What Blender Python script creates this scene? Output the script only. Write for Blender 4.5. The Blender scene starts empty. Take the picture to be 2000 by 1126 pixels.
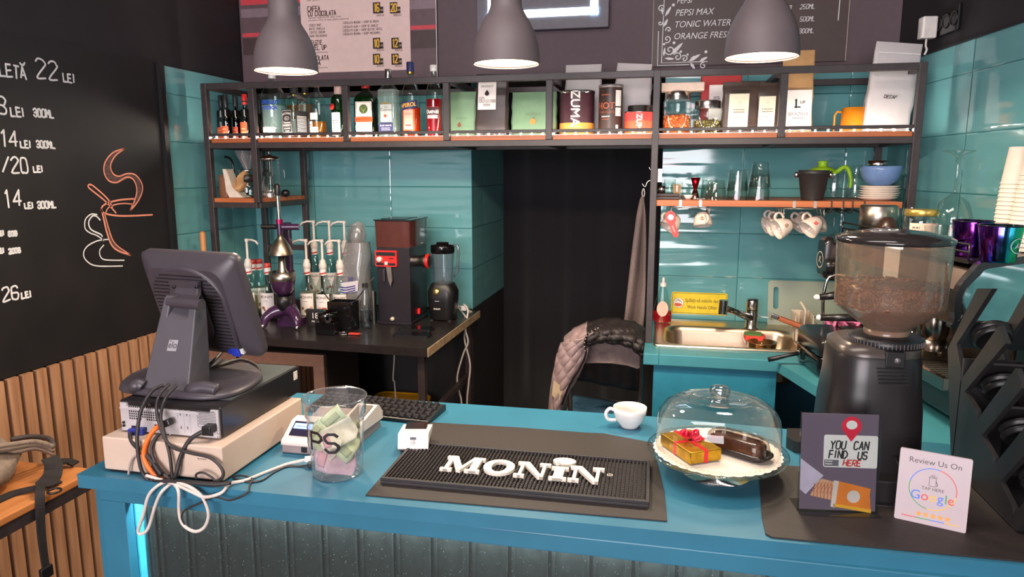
import bpy, math, random
from math import sin, cos, pi, radians, sqrt, atan, hypot, atan2
from mathutils import Vector, Matrix
random.seed(7)
S = bpy.context.scene
COL = S.collection

# ---------------------------------------------------------------- camera
FPX = 1370.0
PITCH = atan(228 / FPX); YAW = atan(300 / hypot(FPX, 228))
CAM = Vector((0, 0, 1.60))
cd = bpy.data.cameras.new('camera'); cam = bpy.data.objects.new('camera', cd); COL.objects.link(cam)
cam.location = CAM; cam.rotation_euler = (pi / 2 - PITCH, 0, YAW)
cd.sensor_width = 36; cd.lens = FPX / 2000 * 36; cd.clip_start = 0.02
S.camera = cam
# ---------------------------------------------------------------- light
S.view_settings.view_transform = 'Standard'; S.view_settings.look = 'None'
S.view_settings.gamma = 1.0; S.view_settings.use_curve_mapping = False
S.view_settings.exposure = 0.66
wd = bpy.data.worlds.new('world'); S.world = wd; wd.use_nodes = True
wd.node_tree.nodes['Background'].inputs[0].default_value = (0.75, 0.85, 1.0, 1)
wd.node_tree.nodes['Background'].inputs[1].default_value = 0.6

def area(name, loc, rot, sx, sy, power, col):
    l = bpy.data.lights.new(name, 'AREA'); l.shape = 'RECTANGLE'; l.size = sx; l.size_y = sy
    l.energy = power; l.color = col
    o = bpy.data.objects.new(name, l); COL.objects.link(o); o.location = loc; o.rotation_euler = rot
    return o
# daylight through the shop window behind the camera
area('window_daylight', (-0.7, -2.5, 1.75), (radians(90), 0, 0), 2.5, 1.7, 112, (0.98, 0.95, 0.98))
# ceiling panel lamp of the room
area('ceiling_lamp_light', (-0.5, 0.95, 2.84), (0, 0, 0), 1.7, 0.5, 14, (1.0, 0.92, 0.88))

# pixel (2000x1126 frame of the photograph) -> point on a plane of the place
FW = Vector((-sin(YAW) * cos(PITCH), cos(YAW) * cos(PITCH), -sin(PITCH)))
RT = Vector((cos(YAW), sin(YAW), 0)); UP = RT.cross(FW)
def at(px, py, X=None, Y=None, Z=None):
    d = FW + RT * ((px - 1000) / FPX) - UP * ((py - 563) / FPX)
    if X is not None: t = (X - CAM.x) / d.x
    elif Y is not None: t = (Y - CAM.y) / d.y
    else: t = (Z - CAM.z) / d.z
    return CAM + d * t
def V(*a): return Vector(a)

# ---------------------------------------------------------------- materials
def lin(c):
    return tuple((x / 12.92 if x <= .04045 else ((x + .055) / 1.055) ** 2.4) for x in (v / 255 for v in c))
MC = {}
def mat(key, rgb, rough=.5, metal=0., noise=.06, scale=30., bump=0., trans=0., coat=0., spec=.5, sheen=0., stretch=None, dark=None):
    """principled with a procedural mottling of colour (and bump)"""
    if key in MC: return MC[key]
    m = bpy.data.materials.new(key); m.use_nodes = True; nt = m.node_tree; N = nt.nodes; L = nt.links
    b = N['Principled BSDF']; c = lin(rgb)
    tc = N.new('ShaderNodeTexCoord'); no = N.new('ShaderNodeTexNoise'); no.inputs['Scale'].default_value = scale
    no.inputs['Detail'].default_value = 4
    mp = N.new('ShaderNodeMapping'); L.new(tc.outputs['Object'], mp.inputs[0]); L.new(mp.outputs[0], no.inputs['Vector'])
    if stretch: mp.inputs['Scale'].default_value = stretch
    r = N.new('ShaderNodeValToRGB'); L.new(no.outputs[0], r.inputs[0])
    d = lin(dark) if dark else tuple(x * (1 - noise * 2) for x in c)
    r.color_ramp.elements[0].color = (*d, 1); r.color_ramp.elements[0].position = .3
    r.color_ramp.elements[1].color = (*(c if dark else tuple(min(1, x * (1 + noise)) for x in c)), 1); r.color_ramp.elements[1].position = .7
    L.new(r.outputs[0], b.inputs['Base Color'])
    b.inputs['Roughness'].default_value = rough; b.inputs['Metallic'].default_value = metal
    b.inputs['Transmission Weight'].default_value = trans; b.inputs['Coat Weight'].default_value = coat
    b.inputs['Specular IOR Level'].default_value = spec; b.inputs['Sheen Weight'].default_value = sheen
    if bump:
        bp = N.new('ShaderNodeBump'); bp.inputs['Strength'].default_value = bump; bp.inputs['Distance'].default_value = .004
        L.new(no.outputs[0], bp.inputs['Height']); L.new(bp.outputs[0], b.inputs['Normal'])
    MC[key] = m; return m
def emis(key, rgb, s):
    if key in MC: return MC[key]
    m = bpy.data.materials.new(key); m.use_nodes = True; nt = m.node_tree; b = nt.nodes['Principled BSDF']
    b.inputs['Base Color'].default_value = (*lin(rgb), 1); b.inputs['Emission Color'].default_value = (*lin(rgb), 1)
    b.inputs['Emission Strength'].default_value = s
    MC[key] = m; return m
def glass(key, tint=(255, 255, 255), refl=1.0, rough=.02, base=.04, haze=0.):
    """thin clear glass or plastic: transparent with a fresnel reflection, optional milky haze"""
    if key in MC: return MC[key]
    m = bpy.data.materials.new(key); m.use_nodes = True; nt = m.node_tree; N = nt.nodes; L = nt.links
    N.remove(N['Principled BSDF']); out = N['Material Output']
    t = N.new('ShaderNodeBsdfTransparent'); t.inputs[0].default_value = (*lin(tint), 1)
    g = N.new('ShaderNodeBsdfGlossy'); g.inputs['Roughness'].default_value = rough
    lw = N.new('ShaderNodeLayerWeight'); lw.inputs[0].default_value = .35
    mm = N.new('ShaderNodeMath'); mm.operation = 'MULTIPLY_ADD'; mm.use_clamp = True
    mm.inputs[1].default_value = .55 * refl; mm.inputs[2].default_value = base
    L.new(lw.outputs['Facing'], mm.inputs[0])
    p = N.new('ShaderNodeMath'); p.operation = 'POWER'; p.inputs[1].default_value = 2.0; L.new(lw.outputs['Facing'], p.inputs[0]); L.new(p.outputs[0], mm.inputs[0])
    mx = N.new('ShaderNodeMixShader'); L.new(mm.outputs[0], mx.inputs[0]); L.new(t.outputs[0], mx.inputs[1]); L.new(g.outputs[0], mx.inputs[2])
    last = mx
    if haze:
        df = N.new('ShaderNodeBsdfDiffuse'); df.inputs[0].default_value = (*lin(tint), 1)
        m2 = N.new('ShaderNodeMixShader'); m2.inputs[0].default_value = haze
        L.new(mx.outputs[0], m2.inputs[1]); L.new(df.outputs[0], m2.inputs[2]); last = m2
    L.new(last.outputs[0], out.inputs[0]); MC[key] = m; return m
def liquid(key, rgb, tl=.6):
    """coloured liquid: partly translucent, so the strip light behind it shines through"""
    if key in MC: return MC[key]
    m = bpy.data.materials.new(key); m.use_nodes = True; nt = m.node_tree; N = nt.nodes; L = nt.links
    N.remove(N['Principled BSDF']); out = N['Material Output']; c = (*lin(rgb), 1)
    a = N.new('ShaderNodeBsdfDiffuse'); b = N.new('ShaderNodeBsdfTranslucent'); t = N.new('ShaderNodeBsdfTransparent')
    for n in (a, b, t): n.inputs[0].default_value = c
    x = N.new('ShaderNodeMixShader'); x.inputs[0].default_value = .6; L.new(a.outputs[0], x.inputs[1]); L.new(b.outputs[0], x.inputs[2])
    y = N.new('ShaderNodeMixShader'); y.inputs[0].default_value = tl * .6; L.new(x.outputs[0], y.inputs[1]); L.new(t.outputs[0], y.inputs[2])
    g = N.new('ShaderNodeBsdfGlossy'); g.inputs['Roughness'].default_value = .05
    z = N.new('ShaderNodeMixShader'); z.inputs[0].default_value = .05; L.new(y.outputs[0], z.inputs[1]); L.new(g.outputs[0], z.inputs[2])
    L.new(z.outputs[0], out.inputs[0]); MC[key] = m; return m
def tile_mat(key, axis, z0, u0, th=.207, tw=.43, rgb=(108, 168, 172)):
    m = bpy.data.materials.new(key); m.use_nodes = True; nt = m.node_tree; N = nt.nodes; L = nt.links
    b = N['Principled BSDF']; ge = N.new('ShaderNodeNewGeometry'); sp = N.new('ShaderNodeSeparateXYZ'); L.new(ge.outputs['Position'], sp.inputs[0])
    def M_(op, a, bb=None, cc=None):
        n = N.new('ShaderNodeMath'); n.operation = op
        for i, q in enumerate((a, bb, cc)):
            if q is None: continue
            if isinstance(q, (int, float)): n.inputs[i].default_value = q
            else: L.new(q, n.inputs[i])
        return n.outputs[0]
    u = sp.outputs[axis]; z = sp.outputs[2]
    fz = M_('PINGPONG', M_('SUBTRACT', z, z0), th / 2); fu = M_('PINGPONG', M_('SUBTRACT', u, u0), tw / 2)
    d = M_('MINIMUM', fz, fu); g = M_('LESS_THAN', d, .0016)
    cell = N.new('ShaderNodeCombineXYZ')
    L.new(M_('FLOOR', M_('DIVIDE', M_('SUBTRACT', u, u0), tw)), cell.inputs[0]); L.new(M_('FLOOR', M_('DIVIDE', M_('SUBTRACT', z, z0), th)), cell.inputs[1])
    wn = N.new('ShaderNodeTexWhiteNoise'); wn.noise_dimensions = '2D'; L.new(cell.outputs[0], wn.inputs['Vector'])
    c = lin(rgb); r = N.new('ShaderNodeValToRGB'); L.new(wn.outputs[0], r.inputs[0])
    r.color_ramp.elements[0].color = (*(x * .9 for x in c), 1); r.color_ramp.elements[1].color = (*(x * 1.06 for x in c), 1)
    mx = N.new('ShaderNodeMix'); mx.data_type = 'RGBA'; L.new(g, mx.inputs[0]); L.new(r.outputs[0], mx.inputs[6]); mx.inputs[7].default_value = (*lin((52, 116, 118)), 1)
    L.new(mx.outputs[2], b.inputs['Base Color'])
    b.inputs['Roughness'].default_value = .07; b.inputs['Specular IOR Level'].default_value = .75
    co = N.new('ShaderNodeCombineXYZ'); L.new(M_('MULTIPLY', u, 2.2), co.inputs[0]); L.new(M_('MULTIPLY', z, 17.), co.inputs[1]); L.new(M_('MULTIPLY', wn.outputs[0], 9.), co.inputs[2])
    no = N.new('ShaderNodeTexNoise'); no.inputs['Scale'].default_value = 1.; no.inputs['Detail'].default_value = 1.2; L.new(co.outputs[0], no.inputs['Vector'])
    h = M_('ADD', M_('MULTIPLY', no.outputs[0], 1.), M_('MINIMUM', M_('MULTIPLY', d, 60.), .3))
    bp = N.new('ShaderNodeBump'); bp.inputs['Strength'].default_value = .5; bp.inputs['Distance'].default_value = .011
    L.new(h, bp.inputs['Height']); L.new(bp.outputs[0], b.inputs['Normal'])
    MC[key] = m; return m
def wood_mat(key, a, b_, axis_scale, rough=.5):
    m = mat(key, a, rough=rough, dark=b_, scale=1., stretch=axis_scale, bump=.15); return m

# ---------------------------------------------------------------- mesh collector
STROKE = dict(A="002640|1232", B="000636453303|33423000", C="4536160501103041", D="00062644422000", E="46060040|0333", F="460600|0333",
  G="45361605011030414323", H="0006|4046|0343", I="2026", J="4641301001", K="0006|460340", L="060040", M="0006234640", N="00064046",
  O="103041453616050110", P="00063645443303", Q="103041453616050110|2240", R="00063645443303|1340", S="453616050413334241301001",
  T="0646|2620", U="060110304146", V="062046", W="0610243046", X="0046|0640", Y="062346|2320", Z="06460040")
STROKE.update({'0': STROKE['O'], '1': "152620", '2': "05163645440040", '3': "05163645443313|334241301001", '4': "30360242",
  '5': "460603334241301001", '6': "4536160501103041423303", '7': "064610", '8': "13040516364544331302011030414233",
  '9': "0110304145361605041343", '/': "0046", '.': "2021", '\u0102': "002640|1232|08173748", '-': "1333", ':': "2122|2425", '+': "2125|0343"})
NEARW = {'I': 2.2, '1': 3.2, '.': 2, ' ': 3, ':': 2.5}
_fc = {}
def font_mesh(s, shear=0., bold=0.):
    k = (s, shear, bold)
    if k not in _fc:
        cu = bpy.data.curves.new('t', 'FONT'); cu.body = s; cu.size = 1; cu.shear = shear; cu.offset = bold; cu.resolution_u = 3
        o = bpy.data.objects.new('t', cu); me = o.to_mesh()
        _fc[k] = ([v.co.copy() for v in me.vertices], [tuple(p.vertices) for p in me.polygons])
        o.to_mesh_clear(); bpy.data.objects.remove(o); bpy.data.curves.remove(cu)
    return _fc[k]
class M:
    def __init__(s): s.v = []; s.f = []; s.mi = []; s.sm = []; s.k = 0; s.s = False; s.lift = 0
    def add(s, vs, fs, mi=None, sm=None):
        n = len(s.v); s.v += [Vector(p) for p in vs]
        mi = s.k if mi is None else mi; sm = s.s if sm is None else sm
        for f in fs: s.f.append(tuple(i + n for i in f)); s.mi.append(mi); s.sm.append(sm)
        return s
    def box(s, x0, x1, y0, y1, z0, z1, mi=None):
        return s.add([(x, y, z) for x in (x0, x1) for y in (y0, y1) for z in (z0, z1)],
            [(0, 1, 3, 2), (4, 6, 7, 5), (0, 4, 5, 1), (2, 3, 7, 6), (0, 2, 6, 4), (1, 5, 7, 3)], mi, False)
    def obox(s, c, ax, ay, az, mi=None):
        """box from its centre and three half-extent vectors"""
        c, ax, ay, az = map(Vector, (c, ax, ay, az))
        return s.add([c + ax * i + ay * j + az * k for i in (-1, 1) for j in (-1, 1) for k in (-1, 1)],
            [(0, 1, 3, 2), (4, 6, 7, 5), (0, 4, 5, 1), (2, 3, 7, 6), (0, 2, 6, 4), (1, 5, 7, 3)], mi, False)
    def bar(s, p, q, w, h=None, mi=None, upv=(0, 0, 1)):
        p, q = Vector(p), Vector(q); d = (q - p); u = Vector(upv); h = h or w
        if abs(d.normalized().dot(u)) > .99: u = Vector((0, 1, 0))
        a = d.cross(u).normalized(); b = a.cross(d).normalized()
        return s.obox((p + q) / 2, d / 2, a * w / 2, b * h / 2, mi)
    def lathe(s, prof, c=(0, 0, 0), n=28, mi=None, sm=True, ax=None, sx=1, sy=1, cap=True):
        c = Vector(c); R = Matrix.Identity(3) if ax is None else Vector((0, 0, 1)).rotation_difference(Vector(ax)).to_matrix()
        vs = []; fs = []
        for r, z in prof:
            for i in range(n):
                a = 2 * pi * i / n; vs.append(c + R @ Vector((r * cos(a) * sx, r * sin(a) * sy, z)))
        for j in range(len(prof) - 1):
            for i in range(n):
                i2 = (i + 1) % n; fs.append((j * n + i, j * n + i2, (j + 1) * n + i2, (j + 1) * n + i))
        s.add(vs, fs, mi, sm)
        if cap:
            if prof[0][0] > 1e-5: s.add(vs[:n], [tuple(reversed(range(n)))], mi, False)
            if prof[-1][0] > 1e-5: s.add(vs[-n:], [tuple(range(n))], mi, False)
        return s
    def cyl(s, p, q, r, n=20, r2=None, mi=None, sm=True):
        p, q = Vector(p), Vector(q); return s.lathe([(r, 0), (r if r2 is None else r2, (q - p).length)], p, n, mi, sm, (q - p).normalized())
    def tube(s, pts, r, n=8, mi=None, closed=False, radii=None, cap=True):
        P = [Vector(p) for p in pts]; m = len(P); vs = []; fs = []; prev = None
        for i in range(m):
            t = (P[(i + 1) % m] - P[i - 1]) if closed else (P[min(i + 1, m - 1)] - P[max(i - 1, 0)])
            t.normalize()
            if prev is None:
                a = t.cross(Vector((0, 0, 1)));
                if a.length < .1: a = t.cross(Vector((1, 0, 0)))
                a.normalize()
            else: a = (prev - t * prev.dot(t)).normalized()
            prev = a; b = t.cross(a); rr = radii[i] if radii else r
            for k in range(n): vs.append(P[i] + (a * cos(2 * pi * k / n) + b * sin(2 * pi * k / n)) * rr)
        for i in range(m if closed else m - 1):
            j = (i + 1) % m
            for k in range(n):
                k2 = (k + 1) % n; fs.append((i * n + k, i * n + k2, j * n + k2, j * n + k))
        if cap and not closed: fs += [tuple(reversed(range(n))), tuple(range((m - 1) * n, m * n))]
        return s.add(vs, fs, mi, True)
    def prism(s, poly, fn, d0, d1, mi=None, sm=False):
        """extrude a 2-D outline; fn(u, v, d) gives the point"""
        n = len(poly); vs = [Vector(fn(u, v, d0)) for u, v in poly] + [Vector(fn(u, v, d1)) for u, v in poly]
        s.add(vs, [(i, (i + 1) % n, n + (i + 1) % n, n + i) for i in range(n)], mi, sm)
        return s.add(vs, [tuple(reversed(range(n))), tuple(range(n, 2 * n))], mi, False)
    def loft(s, rings, mi=None, sm=True, cap=True):
        n = len(rings[0]); vs = [Vector(p) for r in rings for p in r]; fs = []
        for j in range(len(rings) - 1):
            for i in range(n):
                i2 = (i + 1) % n; fs.append((j * n + i, j * n + i2, (j + 1) * n + i2, (j + 1) * n + i))
        s.add(vs, fs, mi, sm)
        if cap: s.add(rings[0], [tuple(reversed(range(n)))], mi, False); s.add(rings[-1], [tuple(range(n))], mi, False)
        return s
    def grid(s, fn, nu, nv, mi=None, sm=True, thick=None):
        vs = [Vector(fn(i / nu, j / nv)) for j in range(nv + 1) for i in range(nu + 1)]; w = nu + 1
        return s.add(vs, [(j * w + i, j * w + i + 1, (j + 1) * w + i + 1, (j + 1) * w + i) for j in range(nv) for i in range(nu)], mi, sm)
    def ball(s, c, r, n=14, m=8, sc=(1, 1, 1), mi=None):
        c = Vector(c); rings = []
        for j in range(1, m):
            a = pi * j / m; rings.append([c + Vector((r * sin(a) * cos(2 * pi * i / n) * sc[0], r * sin(a) * sin(2 * pi * i / n) * sc[1], -r * cos(a) * sc[2])) for i in range(n)])
        return s.loft(rings, mi, True)
    def poly(s, pts, fn=None, mi=None):
        vs = [Vector(fn(*p)) if fn else Vector(p) for p in pts]; return s.add(vs, [tuple(range(len(vs)))], mi, False)
    def ribbon(s, pts, w, fn, mi=None, closed=False):
        """flat stroke of width w along a 2-D polyline, mapped with fn(u, v)"""
        n = len(pts); L = []; Rr = []
        for i in range(n):
            a = pts[i - 1] if (i or closed) else pts[i]; b = pts[(i + 1) % n] if (i < n - 1 or closed) else pts[i]
            dx, dy = b[0] - a[0], b[1] - a[1]; l = hypot(dx, dy) or 1
            ww = w[i] if isinstance(w, (list, tuple)) else w
            nx, ny = -dy / l * ww / 2, dx / l * ww / 2
            L.append(fn(pts[i][0] + nx, pts[i][1] + ny)); Rr.append(fn(pts[i][0] - nx, pts[i][1] - ny))
        m = n if closed else n - 1
        return s.add(L + Rr, [(i, n + i, n + (i + 1) % n, (i + 1) % n) for i in range(m)], mi, False)
    def pen(s, q, w, fn, mi=None):
        """flat pen line with round joints"""
        e = 1e-3; o = fn(*q[0]); nrm = (fn(q[0][0] + e, q[0][1]) - o).cross(fn(q[0][0], q[0][1] + e) - o).normalized()
        def lift(p): return p + nrm * (.00005 * s.lift)
        for i, ((ax, ay), (bx_, by_)) in enumerate(zip(q, q[1:])):
            s.lift = (s.lift + 1) % 14
            l = hypot(bx_ - ax, by_ - ay) or 1; nx, ny = -(by_ - ay) / l * w / 2, (bx_ - ax) / l * w / 2
            s.add([lift(fn(ax + nx, ay + ny)), lift(fn(ax - nx, ay - ny)), lift(fn(bx_ - nx, by_ - ny)), lift(fn(bx_ + nx, by_ + ny))], [(0, 1, 2, 3)], mi, False)
            s.lift = (s.lift + 1) % 14
            s.poly([(bx_ + w / 2 * cos(k * pi / 4), by_ + w / 2 * sin(k * pi / 4)) for k in range(8)], lambda u, v: lift(fn(u, v)), mi)
        return s
    def scribble(s, w, h, fn, x0=0., y0=0., mi=None, n=1, gap=1.8):
        """print too small to read: rows of short dashes, centred on x0"""
        rnd = random.Random(int(w * 1e5) + n)
        for r in range(n):
            x = -w / 2
            while x < w / 2:
                l = h * rnd.uniform(.5, 1.6); e = min(x + l, w / 2)
                s.add([fn(x0 + x, y0 - r * h * gap), fn(x0 + e, y0 - r * h * gap), fn(x0 + e, y0 - r * h * gap + h * .8), fn(x0 + x, y0 - r * h * gap + h * .8)], [(0, 1, 2, 3)], mi, False); x += l + h * .35
        return s
    def stroke(s, txt, h, fn, w=None, mi=None, slant=0., x0=0., y0=0., jit=0., wide=.62, curvy=False):
        """hand-written capitals of height h, returns the end x"""
        x = x0; u = h / 6; w = w or h * .11
        for ch in txt:
            g = STROKE.get(ch.upper())
            if g:
                off = -1.2 * u * wide if ch in 'I' else 0
                for pl in g.split('|'):
                    pts = [(int(pl[i]), int(pl[i + 1])) for i in range(0, len(pl), 2)]
                    q = [(x + off + a * u * wide + b * u * slant + random.uniform(-jit, jit) * u, y0 + b * u + random.uniform(-jit, jit) * u) for a, b in pts]
                    if curvy and ch.upper() in 'BCDGJOPQRSU\u01020235689' and len(q) > 4:
                        q = [(p.x, p.y) for p in smooth([(a_, b_, 0) for a_, b_ in q], 4)]
                    s.pen(q, w, fn, mi)
            x += (NEARW.get(ch.upper(), 4) + 1.5) * u * wide
        return s
    def text(s, txt, size, fn, x0=0., y0=0., align='L', mi=None, shear=0., bold=0., sx=1.):
        vs, fs = font_mesh(txt, shear, bold)
        if not vs: return s
        w = max(v.x for v in vs) * size * sx
        dx = x0 - (w / 2 if align == 'C' else w if align == 'R' else 0)
        return s.add([fn(v.x * size * sx + dx, v.y * size + y0) for v in vs], fs, mi, False)
    def rings(s, poly, fn, levels, mi=None, sm=True, cap=True):
        return s.loft([[fn(u * k, v * k, d) for u, v in poly] for k, d in levels], mi, sm, cap)
    def move(s, v): s.v = [p + Vector(v) for p in s.v]; return s
    def xf(s, m): s.v = [m @ p for p in s.v]; return s
    def build(s, name, mats, parent=None, bevel=0, world=False, seg=2, label=None, sub=0):
        me = bpy.data.meshes.new(name)
        vs = s.v
        if world and parent is not None:
            mi = WM[parent.name].inverted(); vs = [mi @ p for p in vs]
        me.from_pydata([tuple(p) for p in vs], [], s.f)
        for m in (mats if isinstance(mats, (list, tuple)) else [mats]): me.materials.append(m)
        me.polygons.foreach_set('material_index', s.mi); me.polygons.foreach_set('use_smooth', s.sm)
        me.update()
        o = bpy.data.objects.new(name, me); COL.objects.link(o)
        if parent is not None: o.parent = parent; WM[o.name] = WM[parent.name]
        else: WM[o.name] = Matrix.Identity(4)
        if bevel:
            b = o.modifiers.new('bevel', 'BEVEL'); b.width = bevel; b.segments = seg; b.limit_method = 'ANGLE'; b.angle_limit = radians(40); b.harden_normals = False
        if sub:
            b = o.modifiers.new('smooth', 'SUBSURF'); b.levels = sub; b.render_levels = sub
        if label: o['label'] = label
        return o
WM = {}
def tag(o, label, cat, group=None):
    o['label'] = label; o['category'] = cat
    if group: o['group'] = group
    return o
def thing(name, label, cat, loc=(0, 0, 0), rz=0., group=None):
    o = bpy.data.objects.new(name, None); COL.objects.link(o); o.location = loc; o.rotation_euler = (0, 0, rz); o.empty_display_size = .05
    WM[o.name] = Matrix.Translation(Vector(loc)) @ Matrix.Rotation(rz, 4, 'Z')
    return tag(o, label, cat, group)
def structure(o): o['kind'] = 'structure'; return o
def kids(o): return [c for c in bpy.data.objects if c.parent == o]
def dup(o, loc, rz, label, parent=None, group=None):
    c = o.copy(); COL.objects.link(c)
    if parent is None:
        c.location = loc; c.rotation_euler = (0, 0, rz); c['label'] = label
        if group: c['group'] = group
    else: c.parent = parent
    for ch in kids(o): dup(ch, None, None, None, c)
    return c
def rrect(w, h, r, n=4, cx=0, cy=0):
    """rounded rectangle outline, counter-clockwise"""
    o = []
    for sx, sy, a0 in ((1, 1, 0), (-1, 1, 90), (-1, -1, 180), (1, -1, 270)):
        for i in range(n + 1):
            a = radians(a0 + 90 * i / n); o.append((cx + sx * (w / 2 - r) + r * cos(a), cy + sy * (h / 2 - r) + r * sin(a)))
    return o
def circ(r, n=24, cx=0, cy=0, sy=1): return [(cx + r * cos(2 * pi * i / n), cy + r * sin(2 * pi * i / n) * sy) for i in range(n)]
def smooth(pts, k=6, closed=False):
    """Catmull-Rom through the points"""
    P = [Vector(p) for p in pts]; n = len(P); o = []
    for i in range(n if closed else n - 1):
        g = lambda j: P[j % n] if closed else P[max(0, min(n - 1, j))]
        a, b, c, d = g(i - 1), g(i), g(i + 1), g(i + 2)
        for t in (q / k for q in range(k)):
            o.append(.5 * ((2 * b) + (c - a) * t + (2 * a - 5 * b + 4 * c - d) * t * t + (3 * b - a - 3 * c + d) * t ** 3))
    if not closed: o.append(P[-1])
    return o
def front(x, y, z):
    """map for a face looking at -Y: (u right, v up[, d towards viewer])"""
    return lambda u, v, d=0.: Vector((x + u, y - d, z + v))
def wrap(r, z, a0=-pi / 2, sy=1, off=.0006):
    """map onto an upright cylinder of radius r around the local axis, facing a0"""
    return lambda u, v, d=0.: Vector(((r + off) * cos(a0 + u / r), (r + off) * sin(a0 + u / r) * sy, z + v))
def label_on(m, r, z0, z1, w, a0=-pi / 2, mi=0, off=.0004, sy=1):
    """curved paper label"""
    n = 10
    return m.grid(lambda u, v: Vector(((r + off) * cos(a0 + (u - .5) * w / r), (r + off) * sin(a0 + (u - .5) * w / r) * sy, z0 + v * (z1 - z0))), n, 1, mi, True)

# palette
black = mat('black_paint', (30, 28, 30), .55); steel_black = mat('black_steel', (56, 47, 47), .45, noise=.12)
white = mat('white_gloss', (226, 220, 216), .25); chrome = mat('chrome', (190, 186, 182), .18, 1.); brushed = mat('brushed_steel', (176, 168, 158), .32, 1., stretch=(1, 1, 20))
blkplastic = mat('black_plastic', (26, 25, 27), .38); blkgloss = mat('black_gloss', (16, 15, 17), .12); rubber = mat('black_rubber', (43, 35, 33), .6, noise=.12, scale=120)
blue = mat('blue_paint', (49, 113, 138), .38, noise=.05, scale=9); clear = glass('clear_glass', (244, 250, 248)); plastic_clear = glass('clear_plastic', (246, 246, 246), .8)
paper = mat('white_paper', (232, 222, 216), .8, noise=.03); chalk = mat('white_chalk', (228, 226, 226), .9); ink = mat('black_ink', (28, 22, 24), .7)
red = mat('red_plastic', (214, 42, 38), .35); gold = mat('gold_metal', (204, 164, 84), .3, 1.); amber = liquid('amber_liquid', (226, 140, 40)); green_g = glass('green_glass', (40, 150, 70), .8, base=.06)
# ================================================================ the room
XL, XR, YB, ZC = -2.16, .945, 3.40, 2.9
wallpaint = mat('mauve_wall_paint', (101, 86, 92), .75, noise=.04); wallblack = mat('black_wall_paint', (38, 34, 38), .6, noise=.12, scale=6)
tileX = tile_mat('teal_tiles_back', 0, .903, -.944); tileY = tile_mat('teal_tiles_side', 1, .903, .2)
structure(M().box(-2.6, 2.0, -2.7, 4.4, -.1, 0).build('floor', mat('dark_floor', (70, 62, 58), .5, scale=4)))
structure(M().box(-2.6, 2.0, -2.7, 4.4, ZC, ZC + .1).build('ceiling', mat('pale_ceiling', (176, 168, 162), .8)))
structure(M().box(XL - .1, XL, -2.7, 4.3, 0, ZC).build('wall_left', wallblack))
RWX = lambda y: .955 + .12 * (3.4 - y)      # the right wall opens slightly towards the room
def rw(px, py, off=0.):
    d = FW + RT * ((px - 1000) / FPX) - UP * ((py - 563) / FPX); t_ = (1.363 - off - CAM.x - .12 * CAM.y) / (d.x + .12 * d.y); return CAM + d * t_
def slab(m, y0, y1, z0, z1, d0, d1, mi=0):
    return m.prism([(RWX(y0) - d0, y0), (RWX(y0) - d1, y0), (RWX(y1) - d1, y1), (RWX(y1) - d0, y1)], lambda u, v, d: (u, v, d), z0, z1, mi)
m = M(); slab(m, -2.7, 4.3, 0, ZC, -.1, 0); structure(m.build('wall_right', wallblack))
m = M(); m.box(XL, .955, YB, 4.28, 2.05, ZC); structure(m.build('wall_back', wallpaint))
m = M(); m.box(XL, -.944, 3.42, 4.28, 0, .903, 0); m.box(XL, -.944, 3.42, 4.28, .903, 2.049, 1); m.k = 0
o = structure(m.build('wall_back_left', [wallblack, tileX, tileY]))
for p in o.data.polygons:
    if p.material_index == 1 and abs(p.normal.x) > .5: p.material_index = 2
m = M(); m.box(-.015, .955, YB, YB + .1, .0, .86, 0); m.box(-.015, .955, YB, YB + .1, .86, 2.049, 1); structure(m.build('wall_back_right', [blue, tileX]))
structure(M().box(-.944, .85, 4.2, 4.28, 0, 2.049).build('wall_recess', wallblack))
structure(M().box(XL, -.944, 3.42, 3.425, 2.0, 2.049).build('trim_1', tileX))
# tiles on the side walls
m = M(); m.box(XL, XL + .01, 2.752, 3.42, .6, 2.055, 0); structure(m.build('trim_2', tileY))
m = M(); slab(m, 1.0, YB, .85, 2.048, 0, .01); structure(m.build('trim_3', tileY))
m = M(); slab(m, 1.0, YB, 2.048, 2.056, 0, .016); structure(m.build('trim_4', blkplastic))
m = M(); m.box(XL, XL + .03, 2.725, 2.752, .6, 2.06); structure(m.build('trim_5', blkplastic))
# vertical oak slats below the board on the left wall
m = M(); m.box(XL, XL + .004, -.6, 2.72, 0, .912, 1)
for i in range(62):
    y = 1.8686 - 44 * .0558 + i * .0558
    if y + .04 < 2.72: m.box(XL + .004, XL + .022, y, y + .0392, 0, .91, 0)
oak = mat('oak_slats', (190, 142, 106), .5, dark=(156, 108, 76), scale=1., stretch=(60, 60, 4), bump=.1)
structure(m.build('trim_6', [oak, mat('slat_felt', (20, 14, 14), .95)]))
# rear wall with the shop window that lets the daylight in
m = M(); y0, y1 = -2.7, -2.6
XQ = 1.68
m.box(XL, XQ, y0, y1, 0, .85); m.box(XL, XQ, y0, y1, 2.65, ZC); m.box(XL, -2.0, y0, y1, .85, 2.65); m.box(.6, XQ, y0, y1, .85, 2.65)
structure(m.build('wall_front', wallblack))
m = M()
for x in (-2.0, -1.13, -.27, .55): m.box(x, x + .05, -2.68, -2.62, .85, 2.65)
m.box(-2, .6, -2.68, -2.62, .85, .9); m.box(-2, .6, -2.68, -2.62, 2.6, 2.65); structure(m.build('window_1', blkplastic))
# pink neon tube over the shop window (its reflection shows in the tiles)
m = M(); m.tube(smooth([(-1.3 + .3 * i, -2.56, 2.3 + .06 * (i % 2)) for i in range(6)]), .02, 8)
m.tube([(-1.4, -2.56, 2.18), (.3, -2.56, 2.18)], .02)
tag(m.build('neon_sign', emis('pink_neon', (255, 60, 90), 14)), 'pink neon tube sign above the shop window', 'sign')
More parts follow.
